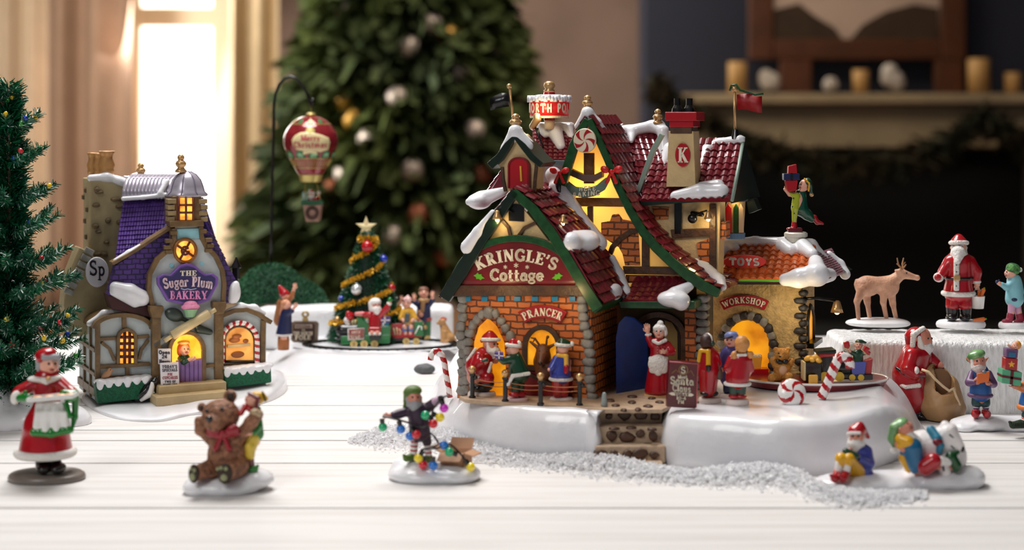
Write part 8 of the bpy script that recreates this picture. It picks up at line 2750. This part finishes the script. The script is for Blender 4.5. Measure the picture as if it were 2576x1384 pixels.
extr('blue_board', f, [(2140,912),(2180,910),(2174,950),(2146,952)], -2, 14, mat('cornflower board',(86,92,172),.4), wg, 1.5)
extr('red_board', f, [(2178,910),(2196,902),(2192,946),(2174,950)], 4, 34, m_suit, wg, 1.5)
extr('wagon_bed', f, [(2138,944),(2196,942),(2196,956),(2138,958)], -4, 36, m_boot, wg, 1)
for x in (2144, 2166):
    b = MB()
    b.tube([f.P((x,950,-8)), f.P((x,950,-2))], 8 * f.k, 16)
    b.build('wheel', mat('yellow wheel',(216,176,50),.4), wg)
q = Fig(f, 'toy elf doll in dark green riding in the blue and red toy wagon', (2160,868,14), 12, 0, 0, name='doll', cat='doll')
q.body([(2158,880,14,6),(2157,898,14,11),(2157,918,14,11)], [[(2148,890,8),(2138,884,0),(2132,874,-4)],[(2166,890,8),(2176,888,2),(2180,884,0)]], (), 4, 4, n=44)
q.put('cap', m_dmitt, [('e',(2162,860,15),(11,10,6)),('c',(2168,860,14),(2178,862,12),5,2.5)], 2, 22)
q.put('coat', m_dmitt, [('c',(2158,890,14),(2158,914,14),13,14),('c',(2148,890,8),(2140,886,2),6,5),('c',(2166,890,8),(2176,888,4),6,5)], 3, 30)
q.put('gifts', m_red, [('b',(2130,868,-6),(7,6,9),2,-12),('b',(2178,880,-4),(7,6,8),2,30),('b',(2184,888,-2),(5,5,5),2,20)], .5, 40)
q.put('gift_ribbons', m_bcream, [('c',(2124,876,-13),(2136,880,-13),1.2,1.2),('c',(2136,880,-13),(2140,870,-11),1.2,1.2),('c',(2168,880,-10),(2180,892,-9),1.2,1.2)], .3, 50)
# ---- elf carrying boxes on the workshop roof
rp = C.L(2002, 582, WD + 118) + Vector((0,0,0))
rw = C.R.transposed() @ rp + C.o
f = Fr(2000, 584, rw.y)
p = Fig(f, 'elf figurine in yellow and green running with red and navy boxes on the roof', (2023,466,6), 15, -60, 0)
p.body([(2016,482,4,8),(2008,502,2,13),(2006,524,2,12)], [[(2008,492,-4),(1986,490,-8),(1974,476,-10)],[(2020,490,8),(2000,488,6),(1980,480,4)]], [[(2004,524,0),(1999,545,-2),(1998,572,-2)],[(2012,524,4),(2024,540,4),(2046,552,6)]], 5, 7, [((1978,480,-10),(-.5,-1,0),(1,0,0),13,1,.3)])
p.put('cap', m_dmitt, [('e',(2031,462,6),(12,14,15)),('c',(2038,470,6),(2041,484,6),7,4)], 3, 24)
p.put('cap_band', m_yel, [('c',(2024,450,-4),(2036,462,-8),2.5,2.5),('c',(2036,462,-8),(2034,480,-4),2.5,2.5)], 1, 22)
p.put('pompom', m_gold, [('e',(2042,490,6),(5.5,5,5))], 1, 14)
p.put('suit', mat('bottle suit',(10,72,52),.22, coat=.6), [('c',(2014,490,8),(2014,526,8),15,18),('c',(2014,526,6),(2030,540,6),17,14),('c',(2030,540,6),(2042,550,6),13,10)], 4, 36)
p.put('suit_front', mat('chartreuse suit',(168,182,36),.25, coat=.5), [('c',(2004,494,-4),(2000,524,-4),10,10),('c',(2000,524,-4),(1998,556,-3),9,6),('c',(2000,494,-6),(1986,488,-8),6,5)], 3, 36)
p.put('buttons', m_boot, [('e',(x, y,-13),(2,2,2)) for x, y in ((1996,499),(1993,520),(1998,537))], .3, 34)
p.put('boot', m_suit, [('c',(1998,560,-2),(1998,572,-2),6,8),('e',(1990,576,-4),(12,8,5))], 2, 22)
p.put('boot', m_suit, [('c',(2048,548,6),(2056,560,6),8,6),('c',(2056,558,6),(2070,563,6),6,3)], 2, 22)
p.put('foot_block', m_maroon, [('b',(1999,579,0),(18,14,6),2)], 1, 20)
parcel(f, 'red_box', 'red box at the bottom of the stack carried by the rooftop elf', [(1976,454),(2007,453),(2004,480),(1982,482)], -16, 26, m_red)
parcel(f, 'navy_box', 'navy box in the middle of the stack carried by the rooftop elf', [(1972,437),(2012,437),(2012,453),(1972,454)], -18, 28, m_navy, m_boot, None, False)
parcel(f, 'red_box', 'small red box on top of the stack carried by the rooftop elf', [(1984,418),(1992,412),(2004,414),(2006,437),(1984,437)][0:1] + [(2004,413),(2006,437),(1983,437)], -16, 22, m_red)
# ---- baker leaning out of the bakery door
f = Fr(462, 905, (B.o + B.R.transposed() @ B.L(462,905,-30)).y, 0)
p = Fig(f, 'red haired baker figurine in a green top leaning on the lilac half door', (464,880,0), 16, 20, 0)
p.body([(464,896,6,8),(464,912,10,13),(464,930,12,13)], [[(454,902,0),(462,912,-14),(482,902,-18)]], (), 6, 6, [((480,902,-18),(1,-.1,-.1),(0,0,-1),15,1,.4)])
p.put('hair', mat('copper hair',(216,96,34),.5, bump=(260,.5)), [('e', p.hp(-.1,.35,-.3),(16,15,14)),('e', p.hp(-.75,-.25,-.1),(7,9,12))], 3, 26, .4)
p.put('baker_cap', mat('straw cap',(236,186,110),.5), [('e',(462,862,2),(16,15,6))], 1, 20)
p.put('top', m_dmitt, [('c',(464,902,6),(464,926,10),14,16),('c',(454,902,0),(462,911,-14),8,7),('c',(462,911,-14),(472,907,-16),7,6)], 3, 30)
# small animals by the bakery
f = on_table(270, 968, 0, .018)
f = Fr(268, 952, (B.o + B.R.transposed() @ B.L(268,952,-20)).y, 0)
o = f.thing('toy_bird', 'small tan bird perched on the snowy planter of the bakery', 'bird')
sdf('body', f, mat('tan feathers',(190,140,104),.5), [('e',(269,942,0),(14,9,8),-34),('e',(276,932,0),(6,6,6)),('c',(262,946,0),(256,952,0),5,3),('c',(281,932,0),(285,931,0),1.6,.8)], o, 3, 32)
b = MB()
b.ball(f.P((278,931,-5)), 1.3 * f.k, 8, 6)
b.build('eye', m_eye, o, smooth=True)
f = on_table(366, 1012, 0, .004)
pg = f.thing('toy_penguin', 'black and white penguin sliding on its belly before the bakery', 'penguin')
sdf('body', f, m_boot, [('c',(346,1000,0),(374,978,0),13,16),('c',(374,978,0),(388,960,-4),15,11),('c',(346,1000,0),(334,1006,0),9,4),('c',(366,984,-12),(350,996,-22),6,3),('c',(392,954,-4),(398,948,-6),5,2)], pg, 4, 44)
sdf('white_belly', f, m_cw, [('c',(384,964,-10),(378,990,-10),6,9),('c',(378,990,-10),(356,1006,-8),9,5)], pg, 3, 34)
b = MB()
b.ball(f.P((388,956,-14)), 1.4 * f.k, 8, 6)
b.build('eye', m_cw, pg, smooth=True)

# ------------------------------------------------------------------ the toy train and its company
f = on_tr(918, 872)
en = f.thing('toy_train_engine', 'green toy train engine with a black nose and a white lettered panel', 'toy train')
m_tgr = mat('train green', (16,112,50), .25, coat=.4)
m_trd = mat('train red', (176,22,30), .25, coat=.4)
extr('chassis', f, [(857,846),(982,842),(980,864),(858,868)], -4, 36, m_tgr, en, 2)
extr('cab_side', f, [(898,796),(910,800),(936,824),(968,822),(982,820),(981,846),(898,850)], -2, 34, m_tgr, en, 2)
sdf('nose', f, m_boot, [('c',(862,832,16),(898,832,16),17,17),('b',(876,846,16),(20,18,8),2)], en, 3, 28)
sdf('headlamp', f, m_boot, [('c',(852,851,16),(860,851,16),5,6)], en, 1, 14)
extr('name_panel', f, [(876,829),(916,827),(915,853),(877,854)], -8, -3, m_trd, en, .6)
tubes('panel_edge', f, [[(876,828,-9),(916,826,-9),(915,853,-9),(876,855,-9),(876,828,-9)]], 1.3, m_cw, en, 5)
lettering('lettering', f, "SANTA'S", straight(896,840,9,-.05, fit("SANTA'S",34,9,.08)), m_lett, en, 1, -9.5, .08, 1.2)
lettering('lettering', f, 'EXPRESS', straight(896,852,9,-.05, fit('EPRESS',34,9,.08)), m_lett, en, 1, -9.5, .08, 1.2) if 'X' in GL else lettering('lettering', f, 'EXPRESS'.replace('X', 'K'), straight(896,852,9,-.05, fit('EKPRESS',34,9,.08)), m_lett, en, 1, -9.5, .08, 1.2)
for x in (890, 916, 942):
    b = MB()
    b.tube([f.P((x,866,-10)), f.P((x,866,-4))], 9.5 * f.k, 20)
    o = b.build('wheel', mat('straw wheel',(212,186,116),.4), en)
    b = MB()
    b.tube([f.P((x,866,-12)), f.P((x,866,-9))], 3.4 * f.k, 12)
    b.build('hub', m_gold, o)
p = Fig(f, 'bearded figurine in red with a raised green mitten riding the train engine', (944,768,10), 15, 24, 0, skin=m_skind)
p.body([(944,784,12,9),(944,806,12,16),(942,826,8,16)], [[(930,792,8),(914,790,2),(900,790,-4)],[(958,792,8),(972,776,4),(981,760,2)]], [[(936,828,0),(936,838,-12),(938,850,-12)],[(948,828,0),(950,838,-12),(950,850,-12)]], 6, 8)
p.put('hair_and_cap', m_beard, [('e',(944,760,12),(15,15,11)),('c',(932,764,8),(934,780,8),6,6)], 3, 24)
p.beard(m_beard, 1.9, .9)
p.put('coat', m_suit, [('c',(944,794,12),(943,820,10),17,18),('c',(930,792,8),(914,791,2),8,7),('c',(958,792,8),(972,778,4),8,7),('c',(972,778,4),(977,768,3),7,6)], 4, 40)
p.put('sleeve_end', mat('rose sleeve',(214,120,128),.4), [('c',(912,790,2),(896,790,-4),6.5,5)], 1, 16)
p.put('fur_cuff', m_fur, [('e',(979,764,2),(6.5,6,5),20)], 1, 14)
p.put('mitten', m_mitt, [('e',(981,755,2),(6,5,7))], 1, 14)
p.put('trousers', m_suit, [('b',(943,830,-4),(16,12,8),5)], 2, 20)
p.put('fur_hem', m_fur, [('c',(932,840,-14),(954,840,-14),5,5)], 1, 18)
p.put('boots', m_boot, [('b',(937,849,-14),(7,6,7),3),('b',(950,849,-14),(7,6,7),3)], .5, 26)
for (x, y, w, h_, m, lab) in ((964,822,14,9, mat('teal paper',(20,120,140),.4), 'teal parcel beside the red suited engine driver'), (922,812,8,8, mat('mint paper',(130,190,170),.4), 'mint parcel at the elbow of the engine driver'), (968,806,13,7, mat('violet paper',(86,68,140),.4), 'violet parcel stacked on the teal one')):
    parcel(f, 'gift_parcel', lab, [(x - w, y - h_),(x + w, y - h_ - 1),(x + w, y + h_),(x - w, y + h_)], 4, 20, m, m_cw)
q = Fig(f, 'little snowman doll with a red cap on the nose of the train engine', (872,806,16), 9, -20, 0, name='doll', cat='doll', skin=m_cw)
q.body([(874,814,16,7),(876,820,16,9)], (), (), 3, 3, n=36)
q.put('cap', m_red, [('e',(880,796,16),(11,10,11)),('e',(876,788,14),(6,6,6))], 2, 20)
e = parcel(f, 'gift_parcel', 'cream and black striped parcel behind the nose of the engine', [(884,806),(896,806),(896,822),(884,822)], 8, 16, m_bcream, m_boot)
# red carriage with passenger
f2 = on_tr(1022, 866)
rc = f2.thing('toy_train_carriage', 'red open carriage behind the green toy train engine', 'toy train')
extr('side', f2, [(984,816),(1014,812),(1018,838),(1038,838),(1042,814),(1062,812),(1060,848),(984,852)], -4, 0, m_trd, rc, 1.2)
extr('far_side', f2, [(984,818),(1062,812),(1060,846),(984,850)], 28, 32, m_trd, rc, 1)
extr('floor_pan', f2, [(984,844),(1060,842),(1060,856),(984,860)], -2, 30, m_boot, rc, 1)
extr('end_board', f2, [(1042,810),(1064,808),(1064,846),(1042,846)], -6, -3, m_tgr, rc, 1)
tubes('cane_motif', f2, [[(1044,840,-8),(1054,820,-8),(1060,822,-8),(1061,830,-8)]], 1.6, m_cw, rc, 6)
tubes('gold_scroll', f2, [[(990,826,-6),(994,842,-6)],[(998,824,-6),(1000,842,-6)],[(1004,828,-6),(1008,834,-6),(1006,842,-6)]], 1.4, m_bcream, rc, 6)
for x in (1022, 1047):
    b = MB()
    b.tube([f2.P((x,859,-9)), f2.P((x,859,-4))], 8.5 * f2.k, 20)
    o = b.build('wheel', mat('straw wheel',(212,186,116),.4), rc)
    b = MB()
    b.tube([f2.P((x,859,-11)), f2.P((x,859,-8))], 3 * f2.k, 12)
    b.build('hub', m_gold, o)
p = Fig(f2, 'passenger figurine in a yellow jacket and jeans sitting in the red carriage', (1024,764,8), 12, -10, 0)
p.body([(1025,777,10,7),(1026,796,10,12),(1026,814,10,12)], [[(1014,786,6),(1008,800,0),(1016,808,-6)],[(1038,786,6),(1044,800,0),(1036,808,-6)]], [[(1022,816,4),(1018,822,-8),(1020,838,-6)],[(1032,816,4),(1034,822,-8),(1032,838,-6)]], 5, 6)
p.put('knit_cap', mat('rosy knit',(206,120,120),.6, mott=(300,.6), col2=(236,214,206)), [('e',(1025,754,9),(12,12,8)),('e',(1026,746,9),(4,4,4))], 2, 20)
p.put('jacket', mat('mustard jacket',(216,164,50),.4), [('c',(1026,786,10),(1027,810,10),15,17),('c',(1014,786,6),(1008,800,0),7,6),('c',(1038,786,6),(1044,800,0),7,6)], 4, 34)
p.put('satchel', mat('slate satchel',(70,84,90),.5), [('b',(1024,800,-10),(6,4,12),2,8)], 1, 16)
p.put('jeans', mat('denim',(84,110,158),.5), [('c',(1020,816,2),(1018,830,-6),8,7),('c',(1032,816,2),(1034,830,-6),8,7)], 3, 24)
# green end carriage with two waving passengers
f3 = on_tr(1066, 858)
gc = f3.thing('toy_train_carriage', 'green end carriage of the toy train with waving passengers', 'toy train')
extr('body', f3, [(1050,808),(1084,804),(1083,846),(1050,848)], 6, 34, m_tgr, gc, 2)
extr('red_rim', f3, [(1048,804),(1086,800),(1086,807),(1048,811)], 4, 36, m_trd, gc, 1)
extr('floor_pan', f3, [(1052,846),(1082,844),(1082,856),(1052,858)], 8, 32, m_boot, gc, 1)
sdf('side_lamp', f3, m_gold, [('e',(1070,824,2),(5,5,5))], gc, 1, 12)
b = MB()
b.tube([f3.P((1076,852,0)), f3.P((1076,852,6))], 8 * f3.k, 18)
b.build('wheel', mat('straw wheel',(212,186,116),.4), gc)
p = Fig(f3, 'man figurine in a navy jacket raising both arms in the green carriage', (1066,738,20), 14, 4, 8)
p.body([(1066,754,20,8),(1066,776,20,14),(1066,806,20,14)], [[(1052,764,18),(1044,762,14),(1042,750,12)],[(1080,764,18),(1088,756,14),(1088,744,12)]], (), 6, 6, [((1042,752,12),(-.1,-1,0),(0,0,-1),15,1,.2),((1088,746,12),(.05,-1,0),(0,0,-1),15,-1,.2)])
p.put('hair', mat('brown hair',(122,78,56),.5), [('e',(1066,730,23),(13,13,9))], 2, 20)
p.put('scarf', mat('camel scarf',(164,124,80),.5), [('c',(1058,756,8),(1074,756,8),6,6),('c',(1064,758,4),(1063,782,4),6,5)], 2, 24)
p.put('jacket', m_navy, [('c',(1066,768,20),(1066,802,20),17,18),('c',(1052,765,18),(1044,761,14),8,7),('c',(1080,765,18),(1088,756,14),8,7)], 4, 34)
q = Fig(f3, 'child figurine in navy with raised arms in front of the navy jacketed man', (1060,790,8), 9, 0, 0)
q.body([(1060,800,10,6),(1060,812,10,9)], [[(1052,804,8),(1040,786,4),(1036,776,2)]], (), 4, 4, n=44)
q.put('hair', mat('sandy hair',(176,130,80),.5), [('e',(1060,786,10),(10,9,8))], 2, 16)
# hand-raising child beside the tree (behind the passenger)
g = on_tr(1004, 858)
q = Fig(g, 'child figurine in navy with both hands up between the tree and the yellow jacket', (1002,782,30), 10, 20, 10)
q.body([(1004,794,30,6),(1006,812,30,11),(1006,840,30,11)], [[(998,798,28),(1000,776,26),(1009,756,24)],[(1014,798,28),(1024,780,26),(1012,762,20)]], [[(1002,840,30),(1002,856,30)],[(1010,840,30),(1010,856,30)]], 4, 5, [((1009,756,24),(.1,-1,0),(0,0,-1),13,1,.2)])
q.put('coat', m_navy, [('c',(1005,800,30),(1006,846,30),11,14)], 3, 26)
q.put('hair', mat('brown hair',(122,78,56),.5), [('e',(1002,777,32),(10,10,8))], 2, 16)
# golden dog with a red cap
f = on_tr(1130, 862)
dg = f.thing('dog_figurine', 'sandy dog figurine sitting in the snow with a tiny red cap', 'dog')
m_dog = mat('sandy fur', (198,148,92), .5, mott=(120,.25), bump=(400,.4))
sdf('body', f, m_dog, [('c',(1118,826,0),(1128,848,0),10,14),('c',(1114,816,0),(1118,828,0),8,9),('e',(1112,809,0),(9,8,9)),('c',(1108,812,-2),(1101,813,-3),5.5,3.5),('c',(1113,834,-6),(1112,858,-8),5,4),('c',(1119,836,-10),(1118,860,-12),5,4),('e',(1134,850,-4),(11,10,10)),('c',(1130,858,-10),(1122,860,-14),5,4),('c',(1142,856,4),(1150,852,6),4,2.5),('e',(1117,808,-6),(4,3,6),20)], dg, 4, 60)
sdf('cap', f, m_red, [('c',(1112,802,0),(1119,804,2),5,5)], dg, 1, 14)
sdf('collar', f, m_maroon, [('c',(1108,821,-6),(1120,820,-6),2,2)], dg, 1, 18)
b = MB()
b.ball(f.P((1107,807,-7)), 1.4 * f.k, 8, 6)
b.build('eye', m_eye, dg, smooth=True)
# wooden welcome sign
f = on_table(766, 868, 4, .017)
sg = f.thing('welcome_sign', 'brown wooden sign with a gold crest beside the toy track', 'sign')
extr('board', f, [(733,812),(740,808),(796,808),(802,814),(800,856),(794,862),(738,862),(732,856)], 0, 8, mat('grey oak board',(128,110,92),.6, mott=(100,.3)), sg, 1.5)
extr('panel', f, [(738,818),(744,813),(786,813),(792,818),(791,852),(785,857),(743,857),(737,852)], -3, 1, mat('dark walnut panel',(64,34,24),.5), sg, 1)
extr('pale_bar', f, [(742,817),(785,817),(785,826),(742,826)], -5, -2, mat('stone bar',(184,164,146),.5), sg, .5)
lettering('lettering', f, 'WELCOME', straight(763,825,7,0, fit('WELCOME',38,7,.08)), mat('dark walnut panel',(64,34,24),.5), sg, .8, -5.8, .08, 1)
lettering('lettering', f, 'TO', straight(763,833,5,0,1), m_lett, sg, .6, -3.6, .08, 1)
lettering('lettering', f, 'THE NORTH', straight(762,843,8.5,0, fit('THE NORTH',48,8.5,.08)), m_lett, sg, 1, -4.2, .08, 1.3)
lettering('lettering', f, 'POLE', straight(762,855,11,0, fit('POLE',40,11,.08)), m_lett, sg, 1, -4.2, .08, 1.3)
sdf('crest', f, mat('old gold',(176,150,96),.35, metal=.4), [('e',(768,791,3),(10,4,9)),('b',(768,804,3),(7,4,4),1),('E',(768,791,3),(4,8,4))], sg, 1, 30)
# couple waving at the train
f = on_table(714, 884, 0, .017)
p = Fig(f, 'man figurine in a tan cloak and pointed red cap waving beside the sign', (718,744,4), 13, 105, 6)
p.plinth(mat('terracotta plinth',(196,120,66),.5, mott=(80,.3)), (713,846,0), 15, 14, 34)
p.body([(712,758,6,8),(708,780,8,13),(708,808,8,13)], [[(722,762,0),(734,745,-2),(740,726,-4)]], [[(706,810,8),(706,846,8)],[(714,810,8),(714,846,8)]], 6, 6, [((740,728,-4),(.15,-1,0),(0,0,-1),17,1,.2)])
p.put('cap', m_suit, [('c',(714,738,4),(704,722,6),12,5),('e',(716,739,4),(13,12,7))], 3, 24)
p.put('cloak', mat('tan cloak',(178,112,66),.5, mott=(100,.3)), [('c',(710,764,6),(704,806,8),14,16),('c',(722,763,0),(734,746,-2),7,6),('c',(734,746,-2),(738,734,-4),6,5)], 4, 34)
q = Fig(f, 'woman figurine in a long navy robe with one arm stretched out by the sign', (722,768,-14), 12, 88, 0)
q.body([(720,782,-12,7),(718,800,-12,12),(714,830,-12,13)], [[(722,788,-18),(734,782,-22),(742,772,-24)]], [[(712,830,-12),(711,850,-12)],[(717,830,-12),(717,850,-12)]], 5, 6, [((741,774,-24),(.4,-1,0),(0,0,-1),14,1,.2)])
q.put('headscarf', mat('apricot scarf',(206,140,104),.5), [('e',(718,764,-11),(12,13,11)),('c',(714,770,-8),(708,790,-4),8,7)], 3, 24)
q.put('robe', m_navy, [('c',(720,790,-12),(714,840,-12),14,20),('c',(722,788,-18),(734,782,-22),8,7),('B',(714,870,-12),(40,40,26),1)], 4, 34)
q.ring('robe_hem', m_fur, (714,842,-12), 19, 18, 3)
# ---- rider in the balloon basket
f = Fr(785, 512, BA.o.y)
p = Fig(f, 'bearded figurine in red waving from the basket of the balloon', (784,490,0), 9, -10, 0)
p.body([(785,500,2,6),(786,512,2,11),(786,524,2,11)], [[(795,506,0),(801,498,-4),(802,488,-6)],[(776,506,0),(772,514,-6)]], (), 4.5, 4, n=44)
p.hat(m_suit, (776,488,4), m_fur, None, (0,.4,0), 1.0, .22)
p.beard(m_beard, 1.6, 1.0)
p.put('coat', m_suit, [('c',(786,506,2),(786,518,2),12,13),('c',(795,506,0),(801,497,-4),6,5)], 3, 26)
p.put('mitten', m_fur, [('e',(802,485,-6),(5,4,5))], 1, 12)
e = sdf('toy_animal', f, mat('mint plush',(150,186,180),.5), [('e',(768,504,-8),(8,7,8)),('e',(766,492,-8),(6,5,6)),('c',(763,488,-8),(762,484,-8),2,1.5),('c',(769,488,-8),(770,484,-8),2,1.5)], None, 2, 26)
tag(e, 'pale mint plush toy beside the rider in the balloon basket', 'plush toy')

# ------------------------------------------------------------------ loose artificial snow
rr = random.Random(31)
path = [(880,1112,6,4), (960,1104,26,26), (1060,1110,30,34), (1140,1118,26,30), (1240,1150,24,22), (1360,1166,18,16), (1470,1172,22,30), (1560,1186,24,34), (1640,1196,20,24), (1740,1206,18,18), (1840,1204,24,30), (1940,1206,26,38), (2010,1216,26,30), (2050,1240,24,26), (2130,1256,22,20), (2230,1258,18,16), (2330,1248,12,8)]
vs, fs = [], []
for i in range(len(path) - 1):
    a, c = path[i], path[i + 1]
    n = int(abs(c[0] - a[0]) * 11)
    for q in range(n):
        t = rr.random()
        px, row, w, h_ = [a[j] + (c[j] - a[j]) * t for j in range(4)]
        g = rr.gauss(0, .45)
        x, y = tpt(px + rr.uniform(-4,4), row + g * w)
        zz = max(0, 1 - g * g) * h_ * y / F * rr.random() ** .7
        if rr.random() < .04:
            zz *= 1.25
        s = rr.uniform(.0008, .0026)
        o_ = Vector((x, y, TZ + zz + s * .3))
        for e in range(2):
            d1 = Vector((rr.gauss(0,1), rr.gauss(0,1), rr.gauss(0,1))).normalized() * s
            d2 = Vector((rr.gauss(0,1), rr.gauss(0,1), rr.gauss(0,1))).normalized() * s * .7
            n0 = len(vs)
            vs += [o_ - d1, o_ + d2, o_ + d1, o_ - d2]
            fs.append((n0, n0 + 1, n0 + 2, n0 + 3))
m_flake, nt, bs = nodes_of('snow flakes')
bs.inputs['Base Color'].default_value = (.95, .95, .96, 1)
bs.inputs['Roughness'].default_value = .4
tl = nt.nodes.new('ShaderNodeBsdfTranslucent')
tl.inputs[0].default_value = (.95, .95, .97, 1)
ms = nt.nodes.new('ShaderNodeMixShader')
ms.inputs[0].default_value = .38
nt.links.new(bs.outputs[0], ms.inputs[1])
nt.links.new(tl.outputs[0], ms.inputs[2])
nt.links.new(ms.outputs[0], nt.nodes['Material Output'].inputs['Surface'])
o = mesh('loose_snow', vs, fs, None, m_flake, None)
tag(o, 'loose sparkling snow flakes heaped along the foot of the large cottage', 'snow', None, 'stuff')
